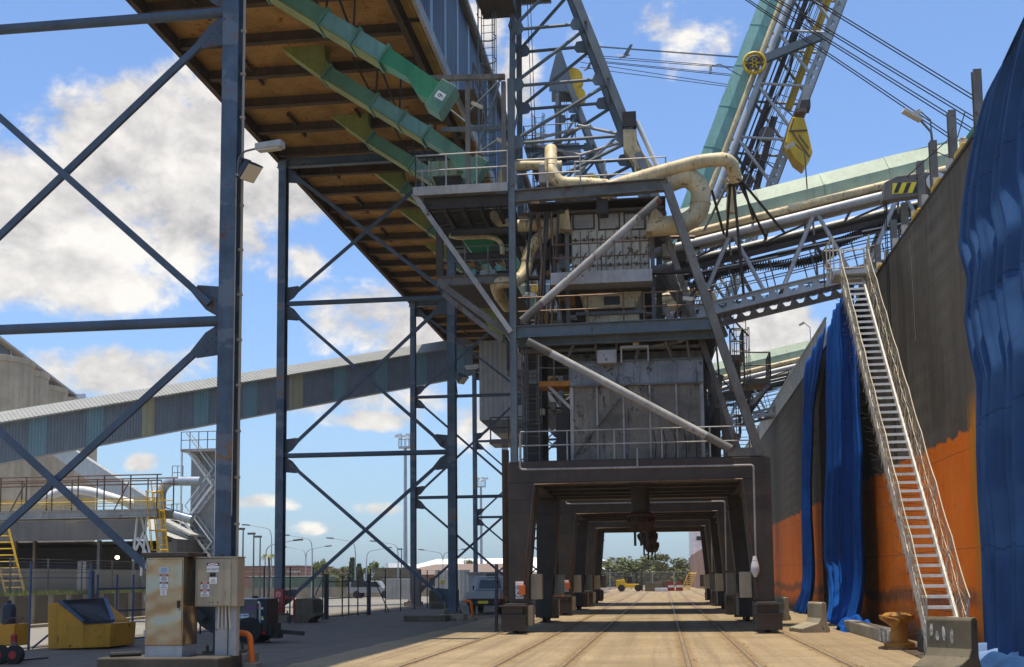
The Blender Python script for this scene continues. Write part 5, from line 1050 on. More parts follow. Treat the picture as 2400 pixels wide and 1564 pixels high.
# trolley at the far left edge
Yt_=24.6; x=P(12,1500,Yt_).x
tr=thing('gas_trolley','orange trolley carrying a dark gas bottle and a fire extinguisher at the left edge','trolley',(x,Yt_,0))
def pz(py): return P(20,py,Yt_).z
MB().bx(x-.8,P(33,1500,Yt_).x,Yt_,Yt_+.6,pz(1515),pz(1463)).build('frame','skip_yellow',tr,bev=.02)
MB().lathe((x-.08,Yt_+.25,0),[(.16,pz(1463)),(.16,pz(1425)),(.12,pz(1417)),(.05,pz(1414)),(.05,pz(1408))],18).build('gas_bottle','navy',tr)
xe=P(36,1500,Yt_).x; ex=MB().lathe((xe,Yt_-.05,0),[(.07,pz(1525)),(.07,pz(1497)),(.03,pz(1492)),(.03,pz(1487))],14).build('fire_extinguisher','grey_steel',tr); MB().lathe((xe,Yt_-.05,0),[(.073,pz(1504)),(.073,pz(1490)),(.04,pz(1486))],14).build('extinguisher_head','red',ex)
for xx,rr in ((P(5,1530,Yt_).x,.22),(P(40,1530,Yt_).x,.21)): w_=MB().lathe((xx,Yt_-.1,.21),[(rr*.55,-.09),(rr,-.07),(rr,.07),(rr*.55,.09)],22,1).build('wheel','black_rubber',tr); MB().lathe((xx,Yt_-.1,.21),[(rr*.45,-.10),(rr*.45,.1)],14,1).build('rim','red',w_)
hd=MB().path([V((P(8,1470,Yt_).x,Yt_,pz(1464))),V((P(24,1450,Yt_).x,Yt_,pz(1449))),V((P(49,1450,Yt_).x,Yt_+.1,pz(1448))),V((P(33,1465,Yt_).x,Yt_+.1,pz(1463)))],.018,6).build('handle','rail_steel',tr)
tag(MB().tube(P(0,1556,23.8)+V((-.4,0,0)),G(112,1545)+V((0,0,.03)),.02,6).build('steel_bar','black_steel'),'thin dark steel bar lying on the asphalt in front of the trolley','steel bar')
tag(MB().tube(V((P(258,1530,22.1).x,22.1,zp+.05)),V((P(310,1522,22.1).x,22.5,zp+.05)),.05,8).build('pipe_offcut','black_steel'),'short dark pipe lying on the plinth left of the tall cabinet','pipe')
# generator trailer behind column
Yg=32.5; gx0=P(553,1450,Yg).x; gx1=P(625,1450,Yg).x
def gz(py): return P(590,py,Yg).z
ge=thing('welder_trailer','grey wheeled welding generator on a trailer behind the nearest column','generator',((gx0+gx1)/2,Yg,0))
xm_=P(602,1450,Yg).x
MB().bx(gx0-.5,xm_,Yg,Yg+1.1,gz(1463),gz(1405)).build('canopy','grey_steel',ge,bev=.03); MB().bx(gx0-.5,xm_+.02,Yg-.02,Yg+1.12,gz(1405)+.001,gz(1403)).build('canopy_lid','white_paint',ge)
pn=MB().bx(xm_+.01,gx1,Yg+.02,Yg+1.0,gz(1482),gz(1404)).build('control_panel','ink',ge,bev=.02)
for px,py,m_ in ((605,1424,'sign_red'),(606,1412,'sign_white'),(614,1426,'sign_white'),(614,1447,'sign_yellow'),(615,1451,'sign_white')): q=P(px,py,Yg); MB().tube(q+V((0,.0,0)),q+V((0,.03,0)),.035,8).build('gauge',m_,pn)
MB().bx(P(607,1450,Yg).x,P(611,1450,Yg).x,Yg-.02,Yg+.018,gz(1480),gz(1414)).build('panel_strip','tank_silver',pn)
MB().bx(gx0-.5,gx1+.1,Yg+.1,Yg+1,gz(1490),gz(1463)-.002).build('chassis','black_steel',ge)
for yy in (Yg-.05,Yg+1.0):
    w_=MB().lathe((P(585,1500,Yg).x,yy,.38),[(.2,-.1),(.38,-.08),(.38,.08),(.2,.1)],24,1).build('wheel','black_rubber',ge)
a_=P(585,1500,Yg).x
MB().beam((gx1,Yg+.4,gz(1480)),(gx1+1.0,Yg+.4,gz(1487)),.12,.12).build('drawbar','black_steel',ge); MB().path([V((P(622,1490,Yg).x,Yg+.3,gz(1485))),V((P(622,1500,Yg).x,Yg+.3,gz(1508))),V((P(628,1522,Yg).x,Yg+.3,.02))],.025,6).build('jockey_leg','black_steel',ge); MB().bx(P(627,1490,Yg).x,P(645,1490,Yg).x,Yg+.2,Yg+.7,gz(1498),gz(1487)).build('battery_tray','black_steel',ge); MB().bx(P(602,1483,Yg).x,P(622,1483,Yg).x,Yg-.03,Yg+.015,gz(1487),gz(1480)).build('reflector_bar','tail_red',ge)
q=P(584,1398,Yg); MB().lathe((q.x,Yg+.5,0),[(.12,gz(1403)),(.08,gz(1400)),(.08,gz(1398)),(.11,gz(1397.5))],12).build('exhaust_cap','ink',ge)
lb=P(572,1444,Yg); MB().bx(lb.x-.14,lb.x+.14,Yg-.012,Yg-.001,lb.z-.06,lb.z+.06).build('company_label','sign_white',ge); mb=MB(); mb.add([(lb.x-.12,Yg-.014,lb.z+.04),(lb.x-.06,Yg-.014,lb.z+.04),(lb.x-.10,Yg-.014,lb.z-.04)],[(0,2,1)]); mb.bx(lb.x-.04,lb.x+.12,Yg-.015,Yg-.013,lb.z-.01,lb.z+.03); mb.build('company_mark','sign_blue',ge)
p=P(563,1421,Yg); MB().bx(p.x-.10,p.x+.08,Yg-.012,Yg-.001,p.z-.03,p.z+.04).build('badge','ink',ge); text('OLN',.06,'lettering','sign_white',ge,MF((p.x,Yg-.0145,p.z+.01),(1,0,0),(0,0,1))); p=P(587,1425,Yg); MB().bx(p.x-.13,p.x+.13,Yg-.012,Yg-.001,p.z-.04,p.z+.03).build('badge','purple',ge)
# fire hose post and red pipe
Yh_=BY[1]-.8; p=P(651,1382,Yh_); q=P(662,1430,Yh_)
x0=P(642,1400,Yh_).x; x1=P(664,1400,Yh_).x
fp=thing('fire_hose_post','red fire hose cabinet with coiled red hose standing before a blue column','fire point',((x0+x1)/2,Yh_,0))
MB().bx(x0,x1,Yh_,Yh_+.3,P(650,1437,Yh_).z,P(650,1382,Yh_).z).build('cabinet','red',fp,bev=.02); sg=sticker(fp,P(652,1393,Yh_).x,Yh_,P(652,1393,Yh_).z,.2,.2,'sign_white','hose_sign')
s2=sticker(sg,P(652,1393,Yh_).x,Yh_-.006,P(652,1393,Yh_).z,.16,.16,'sign_red','sign_field'); rg=MB(); c_=P(652,1394,Yh_); rg.path([c_+V((.05*math.cos(i*.45),-.014,.05*math.sin(i*.45))) for i in range(8)],.008,4); rg.build('hose_symbol','sign_white',sg)
sticker(fp,P(652,1410,Yh_).x,Yh_,P(652,1410,Yh_).z,.05,.2,'sign_white','hose_sign')
hs=MB(); r=random.Random(4)
for i in range(7):
    xx=x0+.05+i*.055; hs.path(smooth_path([V((x0+.2,Yh_-.1,P(650,1425,Yh_).z)),V((xx-.1,Yh_-.15-r.random()*.1,.95)),V((xx,Yh_-.15,.42+.08*r.random())),V((xx+.12,Yh_-.12,.9)),V((x0+.24,Yh_-.1,P(650,1425,Yh_).z))],.15,5),.022,6)
hs.build('hose','red',fp)
MB().tube((x0+.1,Yh_+.15,0),(x0+.1,Yh_+.15,P(650,1437,Yh_).z),.05,8).build('post','rail_steel',fp)
rp=MB(); a=P(672,1402,Yh_);b_=P(690,1402,Yh_); rp.path(smooth_path([a,b_,V((b_.x,Yh_,.02))],.15),.055,10); rp.lathe(a,[(.09,-.05),(.09,.05)],10,0); rp.lathe(V((b_.x,Yh_,b_.z-.35)),[(.08,-.06),(.08,.06)],10)
tag(rp.build('hydrant_pipe','red'),'red bent hydrant pipe between the hose post and a concrete barrier','hydrant pipe')
# jersey barriers
def barrier(name,label,p0,p1,h=1.08,foot=.34,th=.19,side=1,mat='concrete'):
    p0=V(p0);p1=V(p1);d=(p1-p0).normalized(); n=V((d.y,-d.x,0))*side
    t=thing(name,label,'concrete barrier',p0,'concrete barriers on the quay')
    prof=[(-foot*.15,0),(foot*1.15,0),(foot*1.15,.13),(th*1.05+.10,.30),(th+.02,.45),(th*.98,h-.05),(th*.75,h),(.02,h),(-.02,h-.05),(-.02,.3),(-foot*.15,.13)]
    MB().prism([p0+n*a+V((0,0,z)) for a,z in prof],p1-p0).build('body',mat,t,bev=.018); return t,d,n
a=G(2124,1566); 
t,d,n=barrier('barrier','nearest concrete barrier with five white painted marks, standing before the gangway',(4.98,22.75,0),(5.62,22.1,0),P(2170,1446,22.5).z,.62,.2,1,'concrete_dark')
mk=MB()
yb=0
for u,v_,hh,tl in ((2167,1484,.24,.0),(2183,1477,.24,.2),(2197,1490,.18,0),(2212,1485,.27,-.2),(2231,1492,.27,.05)):
    rr_=ray(u,v_); o_=V((4.98,22.75,0))+n*.212; s_=(o_-CPOS).dot(n)/rr_.dot(n); c_=CPOS+rr_*s_; mk.prism([c_+d*(.035*math.cos(k*.524)+tl*.3*math.sin(k*.524)*hh/2)+V((0,0,hh/2*math.sin(k*.524))) for k in range(12)],n*.006)
mk.build('painted_mark','line_paint',t)
barrier('barrier','slim upright concrete barrier beside the bright blue tarpaulin bundle',(4.78,39.1,0),(5.05,37.8,0),P(1915,1412,37.8).z,.7,.16,1)
barrier('barrier','concrete barrier just behind the right front bogie of the nearest loader',(4.7,49.3,0),(4.95,48.1,0),P(1845,1400,48.2).z,.6,.16,1)
p=G(690,1461); barrier('barrier','dark concrete barrier right of the red hydrant pipe',(p.x+.05,p.y,0),(p.x+.05,p.y+1.4,0),1.05,.5,.75,1,'concrete_dark')
for (u,v_,lab) in ((1005,1427,'concrete barrier behind the fence line, left of the ute'),(1042,1425,'second concrete barrier behind the fence line, nearest the ute'),(1013,1428.5,None)):
    if lab: p=G(u,v_); barrier('barrier',lab,(p.x,p.y,0),(p.x+.8,p.y+.3,0),1.15,.5,.45,1,'concrete_dark')
# kerb blocks and bollard
for i,(y0,y1,m_,lab) in enumerate(((35.6,38.9,'concrete','long concrete kerb block on the quay edge, farther one'),(31.2,35.5,'concrete','concrete kerb block with a white painted band, near the yellow bollard'),(24.9,27.3,'concrete','concrete kerb block on the quay edge behind the nearest barrier'))):
    kb=tag(MB().bx(5.75,6.15,y0,y1,0,.36).build('kerb_block',m_,bev=.04),lab,'kerb block','kerb blocks along the quay edge')
    if i==1:
        for k in (0,1,2): MB().bx(5.745,6.155,31.25+k*.62,31.55+k*.62,.02,.364).build('painted_band','line_paint',kb)
bp=G(2118,1528); bo=thing('mooring_bollard','rusty yellow mooring bollard at the quay edge left of the gangway foot','bollard',(bp.x+.1,29.3,0))
MB().lathe((bp.x+.1,29.3,0),[(.36,0),(.36,.14),(.21,.2),(.19,.48),(.22,.62),(.37,.72),(.38,.82),(.30,.88),(.05,.9)],26).build('body','rusty_yellow',bo); MB().lathe((bp.x+.1,29.3,0),[(.5,0),(.5,.06)],8).build('base_plate','rail_steel',bo)
bx_=MB().prism([V((bp.x+.1,28.9,.72)),V((bp.x-.35,28.9,.84)),V((bp.x-.35,28.9,.74)),V((bp.x,28.9,.52))],(0,.5,0)).build('horn','rusty_yellow',bo,bev=.03)
tag(MB().bx(bp.x+.35,bp.x+.85,27.9,28.5,0,.5).build('steel_bin','black_steel',bev=.02),'small black steel bin between the bollard and the nearest barrier','bin')
tag(MB().bx(4.0,4.75,38.6,38.75,0,.1).build('timber','concrete'),'short timber lying left of the slim concrete barrier','timber')
# ================= FENCES =================
def fence(label,pts,h=1.95,mat='chainlink',pm='fence_blue',r=.035,barb=True,extra=()):
    f=thing('mesh_fence',label,'fence',pts[0])
    for a,b_ in zip(pts[:-1],pts[1:]):
        a=V(a);b_=V(b_); MB().add([a+V((0,0,.05)),b_+V((0,0,.05)),b_+V((0,0,h)),a+V((0,0,h))],[(0,1,2,3)]).build('mesh_panel',mat,f)
        for z in (.06,h)+((h+.15,h+.3,h+.42) if barb else ()): MB().tube(a+V((0,0,z)),b_+V((0,0,z)),.012 if z<=h else .006,4).build('wire',pm,f)
    for p in pts: MB().tube(p,V(p)+V((0,0,h+(.45 if barb else .02))),r,8).build('post',pm,f)
    for a,b_ in extra: MB().tube(a,b_,r*.8,6).build('stay',pm,f)
    return f
fx=-17.0
fence('chain link fence with blue posts behind the yellow skip, left edge',[(-18.2,24,0),(-17.15,29.6,0),(-16.75,32.2,0)],1.95,extra=(((-16.3,31.2,1.25),(-17.1,29.7,.05)),))
gt=thing('fence_gate','blue framed mesh gate leaf between the skip and the tall cabinet','gate',(-16.7,32.3,0))
a=V((-16.65,32.4,0)); b_=V((-16.2,35.2,0)); fr_=MB()
for p in (a,a.lerp(b_,.33),a.lerp(b_,.62),b_): fr_.tube(p+V((0,0,.05)),p+V((0,0,2.05)),.035,8)
for z in (.08,.95,1.62): fr_.beam(a+V((0,0,z)),b_+V((0,0,z)),.04,.05)
fr_.build('frame','fence_blue',gt); MB().add([a+V((0,0,.08)),b_+V((0,0,.08)),b_+V((0,0,2)),a+V((0,0,2))],[(0,1,2,3)]).build('mesh_panel','chainlink',gt)
for p in (a+V((-.12,-.15,0)),b_+V((.06,.2,0))): MB().bx(p.x-.06,p.x+.06,p.y-.06,p.y+.06,0,2.15).build('gate_post','fence_blue',gt)
ps=MB(); ps.tube(a+V((-.1,-.2,1.2)),a+V((-.35,-1.7,.1)),.03,6); ps.build('stay','fence_blue',gt)
pts=[(-16.1,35.6,0)]; y=38.6
while y<51: pts.append((-16.1+.5*(y-35.6)/20,y,0)); y+=3
pts.append((-15.75,52.2,0)); fence('chain link fence with dark posts beside the car park, left of the pedestrian gate',pts,1.95,pm='navy')
g2=thing('pedestrian_gate','dark framed mesh pedestrian gate standing in the car park fence','gate',(-15.75,53.2,0))
a=V((-15.7,52.6,0)); b_=V((-15.3,58.9,0))
for p in (a,b_): MB().bx(p.x-.09,p.x+.09,p.y-.09,p.y+.09,0,2.1).build('gate_post','navy',g2)
fr_=MB()
for p in (a.lerp(b_,.35),a.lerp(b_,.5),a.lerp(b_,.72)): fr_.tube(p,p+V((0,0,2.0)),.035,6)
for z in (.1,.95,1.75): fr_.beam(a+V((0,0,z)),b_+V((0,0,z)),.05,.05)
fr_.build('frame','navy',g2); MB().add([a+V((0,0,.08)),b_+V((0,0,.08)),b_+V((0,0,1.9)),a+V((0,0,1.9))],[(0,1,2,3)]).build('mesh_panel','chainlink',g2)
pts=[(-15.3,59.2,0)]+[(-15.3+.12*i,62.5+3.2*i,0) for i in range(6)]; fence('chain link fence with dark posts beside the car park, right of the pedestrian gate',pts,1.95,pm='navy',extra=(((-15.3,60,1.8),(-15.2,63,0)),((-15.75,52,1.8),(-15.8,49.5,0))))
# ================= LEFT BACKGROUND =================
rw=thing('retaining_wall','long brown concrete retaining wall across the road at left','wall',(-27,50,0))
A0=G(-60,1478); A1=V((-26.5,66,0)); MB().beam(A0+V((0,0,.65)),A1+V((0,0,.65)),.3,1.3).build('wall','concrete_dark',rw)
n=16
for i in range(n): q=A0.lerp(A1,(i+.5)/n)+V((.22,-.1,0)); MB().bx(q.x-.09,q.x+.09,q.y-.09,q.y+.09,0,1.28).build('pilaster','concrete',rw)
struct(MB().beam(A0+V((.9,-.8,.06)),A1+V((.9,-.8,.06)),.6,.12).build('kerb','concrete'))
gr=MB(); r=random.Random(5)
for i in range(2600): q=A0.lerp(A1,r.random())+V((r.uniform(-.9,.15),0,1.3)); h=r.uniform(.06,.28); a_=r.uniform(0,6.28); dx,dy=.025*math.cos(a_),.025*math.sin(a_); gr.add([q+V((-dx,-dy,0)),q+V((dx,dy,0)),q+V((dx*2+r.uniform(-.06,.06),dy,h))],[(0,1,2)])
tag(gr.build('grass','grass_leaf'),'grass growing along the top of the retaining wall','grass',kind='stuff')
B0=A0+V((-.7,.5,1.3)); B1=A1+V((-.7,.5,1.3)); pts=[B0.lerp(B1,i/8) for i in range(9)]; f=fence('pale shade mesh fence with barbed wire above the retaining wall',pts,1.15,'shade_mesh','grey_steel',.04)
# conveyor bridge
Lb=V((-36.5,61.4,8.5)); Rb=P(1108,880,86.); Lb=P(0,1086,62.4); d=(Rb-Lb); Lb2=Lb-d*.5
br=thing('conveyor_bridge','enclosed inclined conveyor bridge with teal panels crossing the sky at left','conveyor bridge',Lb)
wd=V((d.y,-d.x,0)).normalized()*-1
def bridge_mesh():
    L=d.length*1.5; dn=d.normalized(); hor=V((dn.x,dn.y,0)).normalized()
    def bpt(s,z,w_): p=Lb2+dn*s; return p+V((0,0,z))+wd*w_
    H=2.55
    wl=MB(); q=lambda s:[bpt(s,0,0),bpt(s,H,0),bpt(s,H,2.6),bpt(s,0,2.6)]
    wl.add(q(0)+q(L),[(0,1,5,4),(1,2,6,5),(2,3,7,6),(3,0,4,7),(0,3,2,1),(4,5,6,7)]); wo=wl.build('side_wall','clad_bridge',br)
    n=15
    for i in range(n):
        s=L*(i+.45)/n; w_=1.05 if i!=7 else .85; pm=MB(); pm.add([bpt(s,.02,-.03),bpt(s+w_,.02,-.03),bpt(s+w_,H-.05,-.03),bpt(s,H-.05,-.03)],[(0,1,2,3)]); pm.build('translucent_panel','clad_yellow' if i in(7,10) else 'clad_teal',wo)
    rf=MB(); rf.add([bpt(-.1,H-.15,-.35),bpt(L+.1,H-.15,-.35),bpt(L+.1,H+.6,1.3),bpt(-.1,H+.6,1.3),bpt(L+.1,H-.15,2.95),bpt(-.1,H-.15,2.95)],[(0,1,2,3),(3,2,4,5)]); ro=rf.build('roof','roof_pale',br); ro.modifiers.new('s','SOLIDIFY').thickness=.1
    ri=MB(); s=0
    while s<L: ri.beam(bpt(s,H-.145,-.36),bpt(s,H+.605,1.3),.07,.03); s+=.24
    ri.build('roof_ribs','roof_pale',ro)
bridge_mesh()
mb=MB(); s=.45
for u in (.62,): 
    p=Lb+d*u
# transfer tower under the gallery where the bridge meets it
tw=thing('transfer_tower','grey transfer house hanging under the far gallery beside a blue support frame','transfer tower',P(1150,930,92))
a=P(1124,985,92);b_=P(1230,985,92); MB().bx(a.x,b_.x,92,99,a.z,GZ-.3).build('housing','clad_grey',tw); MB().prism([V((a.x,92.1,a.z)),V((b_.x,92.1,a.z)),V((b_.x,92.1,a.z-1.1)),V((a.x+1.2,92.1,a.z-1.1))],(0,6,0)).build('hopper','grey_steel',tw)
q=P(1150,1030,88); hr=MB(); handrail(hr,[(q.x,88,q.z),(q.x+2.8,88,q.z)],1.7,1.4,.05); hr.build('landing_rail','dark_steel',tw); MB().bx(q.x-.1,q.x+3.2,88,91,q.z-.35,q.z).build('landing','grey_steel',tw)
# silos
sb=thing('silo_block','row of tall weathered concrete grain silos at the left edge','silos',P(0,1180,150))
S=[(42,142,837),(80,151,868),(128,164,905),(160,173,930),(207,188,958)]
cs=[]
for i,(e,Y,tp) in enumerate(S):
    p=P(e,1000,Y); zt=P(20+i*36,tp,Y).z; c=V((p.x-5.6,Y+2,0)); cs.append((c,zt)); MB().lathe((c.x,c.y,0),[(5.6,0),(5.6,zt-.8),(5.75,zt-.8),(5.75,zt),(5.3,zt+.1)],40).build('silo','silo_concrete',sb)
a=P(-40,775,140); b_=P(178,938,178); q=[a,b_]
hs=MB(); up=V((0,0,2.6)); hs.add([a+V((-7,0,-2.9)),b_+V((-7,0,-2.9)),b_+V((-7,0,-.1)),a+V((-7,0,-.1)),a+V((0,0,-2.9)),b_+V((0,0,-2.9)),b_+V((0,0,-.1)),a+V((0,0,-.1))],[(0,1,2,3),(4,7,6,5),(3,2,6,7),(0,4,5,1),(0,3,7,4),(1,5,6,2)]); hs.build('roof_gallery','clad_blue',sb)
MB().beam(a+V((-3.2,0,.1)),b_+V((-3.2,0,.1)),8.2,.3).build('gallery_roof','pale_steel',sb)
pl=MB(); 
for i in range(9): q=a.lerp(b_,i/8); pl.bx(q.x-.05,q.x+.2,q.y-.25,q.y+.1,q.z-3,q.z)
pl.build('gallery_post','pale_steel',sb)
h0=P(165,938,176); MB().beam(h0,h0+V((2.2,1,.3)),1.6,1.6,w2=2.0,h2=1.4).build('conveyor_head','white_paint',sb)
# sloping galvanised conveyor and ducts
a=P(120,1040,92); b_=P(395,1225,70); tag(MB().beam(a,b_,.3,1.55).build('inclined_conveyor','clad_grey'),'flat grey inclined conveyor casing sloping down right from the silos','conveyor casing')
dd=[P(90,1178,75),P(130,1155,75),P(165,1147,75),P(215,1152,75),P(300,1178,75),P(390,1200,75)]; tag(MB().path(smooth_path(dd,.8,6),.30,16).build('air_duct','white_paint'),'long pale air duct running behind the rusty access platform','duct')
dd=[P(378,1300,57),P(378,1150,57),P(396,1128,57),P(470,1128,57)]; tag(MB().path(smooth_path(dd,.75,8),.24,18).build('elbow_duct','tank_silver'),'tall pale elbow duct rising left of the stair tower','duct')
a=P(388,1200,57);b_=P(450,1218,57); tag(MB().tube(a,b_,.24,14).build('cross_duct','tank_silver'),'short sloping grey duct between the elbow duct and the stair tower','duct')
# stair tower
Ys_=64.; x0=P(446,1200,Ys_).x; x1=P(520,1200,Ys_).x; zt=P(470,1063,Ys_).z
stt=thing('stair_tower','grey clad tower with zigzag white stairs left of the nearest blue column','stair tower',(x0,Ys_,0))
MB().bx(x0,x1,Ys_,Ys_+2.2,0,zt).build('cladding','clad_grey',stt); MB().bx(x0-.2,x1,Ys_-1.1,Ys_+2.3,zt,zt+.15).build('roof_slab','pale_steel',stt)
stq=MB(); z=1.0; k=0
while z<zt-1.9:
    xa,xb=(x0+.1,x1-.2) if k%2==0 else (x1-.2,x0+.1)
    for dz in (0,.95): 
        for dy in (-.2,-1.0): stq.beam((xa,Ys_+dy,z+dz),(xb,Ys_+dy,z+2.1+dz),.05,.12 if dz==0 else .05)
    for t in range(8): u=t/8; stq.bx(min(xa+(xb-xa)*u-.1,9e9),xa+(xb-xa)*u+.1,Ys_-1,Ys_-.2,z+2.1*u,z+2.1*u+.03)
    z+=2.1; k+=1
for x in (x0-.15,x1): stq.bx(x,x+.08,Ys_-1.12,Ys_-1.04,0,zt)
stq.build('stairs','white_paint',stt)
hr=MB(); handrail(hr,[(x0-.2,Ys_-1,zt+.15),(x1,Ys_-1,zt+.15)],1.0,.5,.025); hr.build('roof_rail','grey_steel',stt)
for zz in (zt-1.6,zt-3.8): hr=MB(); handrail(hr,[(x0-.75,Ys_-.9,zz),(x0-.1,Ys_-.9,zz)],.8,.3,.02); hr.bx(x0-.8,x0-.02,Ys_-1,Ys_,zz-.08,zz); hr.build('landing_rail','grey_steel',stt)
# shed with dark interior
Ysh=60.; sh=thing('open_shed','wide grey open sided shed with a dark interior and two lit lamps','shed',P(200,1330,Ysh))
def SH(px,py,Y=Ysh): return P(px,py,Y)
xl_=SH(-200,1300).x; xr_=SH(335,1300).x; z1=SH(200,1206).z; z2=SH(200,1266).z
MB().bx(xl_,xr_,Ysh,Ysh+.25,z2,z1).build('fascia','shed_grey',sh); MB().add([(xl_,Ysh,z1),(xr_-2,Ysh,z1),(xr_+1.8,Ysh+.1,z2),(xr_+1.8,Ysh+9,z2),(xr_-2,Ysh+9,z1),(xl_,Ysh+9,z1)],[(0,1,4,5),(1,2,3,4)]).build('roof','clad_pale',sh)
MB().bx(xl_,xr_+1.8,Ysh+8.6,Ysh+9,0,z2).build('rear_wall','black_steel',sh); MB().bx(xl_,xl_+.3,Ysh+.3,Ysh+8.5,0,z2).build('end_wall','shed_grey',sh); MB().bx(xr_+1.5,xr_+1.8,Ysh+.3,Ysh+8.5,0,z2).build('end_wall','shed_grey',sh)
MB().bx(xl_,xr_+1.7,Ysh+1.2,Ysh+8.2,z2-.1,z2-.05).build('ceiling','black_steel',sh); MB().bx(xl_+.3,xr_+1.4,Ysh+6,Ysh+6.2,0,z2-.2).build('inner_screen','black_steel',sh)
for px in (25,70,222,305): x=SH(px,1300).x; MB().ib((x,Ysh+.5,0),(x,Ysh+.5,z2),.16,.2,.02,up=(0,1,0)).build('post','rail_steel' if px<100 else 'grey_steel',sh)
a=P(182,1316,Ysh+1);b_=P(202,1316,Ysh+1); MB().bx(a.x,b_.x,Ysh+1,Ysh+1.5,0,a.z).build('pier','pale_steel',sh)
for px,py in ((150,1298),(195,1304),(168,1210)): q=SH(px,py); MB().lathe((q.x,Ysh+(4 if py>1250 else -.3),q.z+ (0.0)),[(.02,-.11),(.12,-.06),(.12,.06),(.02,.11)],12).build('lamp','lamp_lit',sh)
# leaning green-clad shed to the right and low sheds between column and tower
lo=thing('lean_to_shed','low grey lean-to shed right of the open shed','shed',P(420,1300,62)); q=[P(372,1214,62),P(440,1258,62),P(440,1340,62),P(372,1340,62)]; MB().prism(q,(0,3,0)).build('wall','clad_grey',lo); MB().beam(q[0]+V((-.2,1.5,.08)),q[1]+V((.2,1.5,.08)),3.4,.12).build('roof','clad_pale',lo)
# access platform
Ya=50.; ap_=thing('access_platform','rusty access platform with yellow handrails in front of the open shed','platform',P(180,1205,Ya))
a=P(-60,1202,Ya); b_=P(367,1196,Ya); zd=(a.z+b_.z)/2
MB().ib((a.x,Ya,zd-.15),(b_.x,Ya,zd-.15),.25,.34,.03).build('edge_girder','pale_steel',ap_); MB().bx(a.x,b_.x,Ya+.1,Ya+1.8,zd+.01,zd+.06).build('deck','grating',ap_); MB().ib((a.x,Ya+1.8,zd-.15),(b_.x,Ya+1.8,zd-.15),.25,.34,.03).build('edge_girder','pale_steel',ap_)
yr=MB(); 
for y in (Ya+.05,Ya+1.75): yr.tube((a.x,y,zd+.55),(b_.x,y,zd+.55),.028,6); yr.tube((a.x,y,zd+.33),(b_.x,y,zd+.33),.02,6)
yr.build('yellow_rail','yellow',ap_)
for x in [a.x+(b_.x-a.x)*i/7 for i in range(8)]:
    for y in (Ya,Ya+1.8): MB().tube((x,y,zd),(x,y,zd+1.62),.035,6).build('frame_post','rail_steel',ap_)
for y in (Ya,Ya+1.8):
    for z in (1.35,1.62): MB().tube((a.x,y,zd+z),(b_.x+.2,y,zd+z),.035,6).build('pipe_rail','rail_steel',ap_)
for i in (1,5): x=a.x+(b_.x-a.x)*i/7; MB().tube((x+.5,Ya-.02,zd),(x+1.2,Ya-.02,zd+1.3),.03,6).build('brace','rail_steel',ap_)
for p,q in (((322,1206),(312,1315)),((345,1206),(330,1350)),((330,1206),(352,1300)),((322,1260),(345,1300)),((345,1230),(318,1290)),((315,1310),(332,1310))): MB().tube(P(*p,Ya+.6),P(*q,Ya+.6),.06,6).build('support_leg','white_paint',ap_)
lm=MB(); ladder(lm,P(385,1330,Ya+.4),P(366,1125,Ya+.4),.5,(1,0,0),(0,-1,0),True,.03,cz=.8); lm.build('caged_ladder','yellow',ap_)
lm=MB(); ladder(lm,P(38,1400,48),P(-6,1225,48),.9,(1,0,0),(0,-1,0),False,.05); tag(lm.build('stair_ladder','yellow'),'yellow ladder stair leaning at the left edge behind the mesh fence','ladder')
# ================= FAR BACKGROUND =================
def bigroof(label,x0,x1,y,dep,wall_h,roof_h,rm,wm,name='warehouse'):
    t=thing(name,label,'building',((x0+x1)/2,y,0)); MB().bx(x0,x1,y,y+dep,0,wall_h).build('wall',wm,t); xm_=(x0+x1)/2
    o=.6; MB().add([(x0-o,y-o,wall_h),(x1+o,y-o,wall_h),(x1+o-dep*.18,y+dep/2,wall_h+roof_h),(x0-o+dep*.18,y+dep/2,wall_h+roof_h),(x1+o,y+dep+o,wall_h),(x0-o,y+dep+o,wall_h)],[(0,1,2,3),(2,4,5,3),(1,4,2),(0,3,5)]).build('roof',rm,t); return t
Yb=150; a=P(905,1400,Yb); b_=P(1215,1400,Yb)
t=bigroof('low brown brick building with a wide hipped roof behind the car park fence',a.x,b_.x,Yb,26,P(1000,1347,Yb).z,P(1080,1322,Yb+13).z-P(1000,1347,Yb).z,'brickroof','brick','brick_building')
wn=MB()
for i in range(9): x=a.x+2+i*1.9; wn.bx(x,x+.9,Yb-.02,Yb-.001,.7,2.0)
wn.build('windows','glass_dark',t); MB().bx(a.x-1.2,a.x+3.5,Yb-1.5,Yb-.1,1.9,3.4).build('porch','concrete_dark',t)
a=P(908,1340,235); b_=P(1200,1340,235); t=bigroof('long white roofed shed behind the brown brick building',a.x,b_.x+20,235,40,P(1000,1343,235).z,P(1000,1311,255).z-P(1000,1343,235).z,'galvroof_white','white_paint','white_shed')
MB().bx(a.x-.4,a.x+.1,235,275,0,P(1000,1311,255).z-1).build('end_wall','white_paint',t)
a=P(1385,1318,420); b_=P(1440,1318,420); bigroof('white roofed shed beyond the trees under the loader portals',a.x-30,b_.x,420,40,P(1410,1330,420).z,P(1410,1305,440).z-P(1410,1330,420).z,'galvroof_white','white_paint','white_shed')
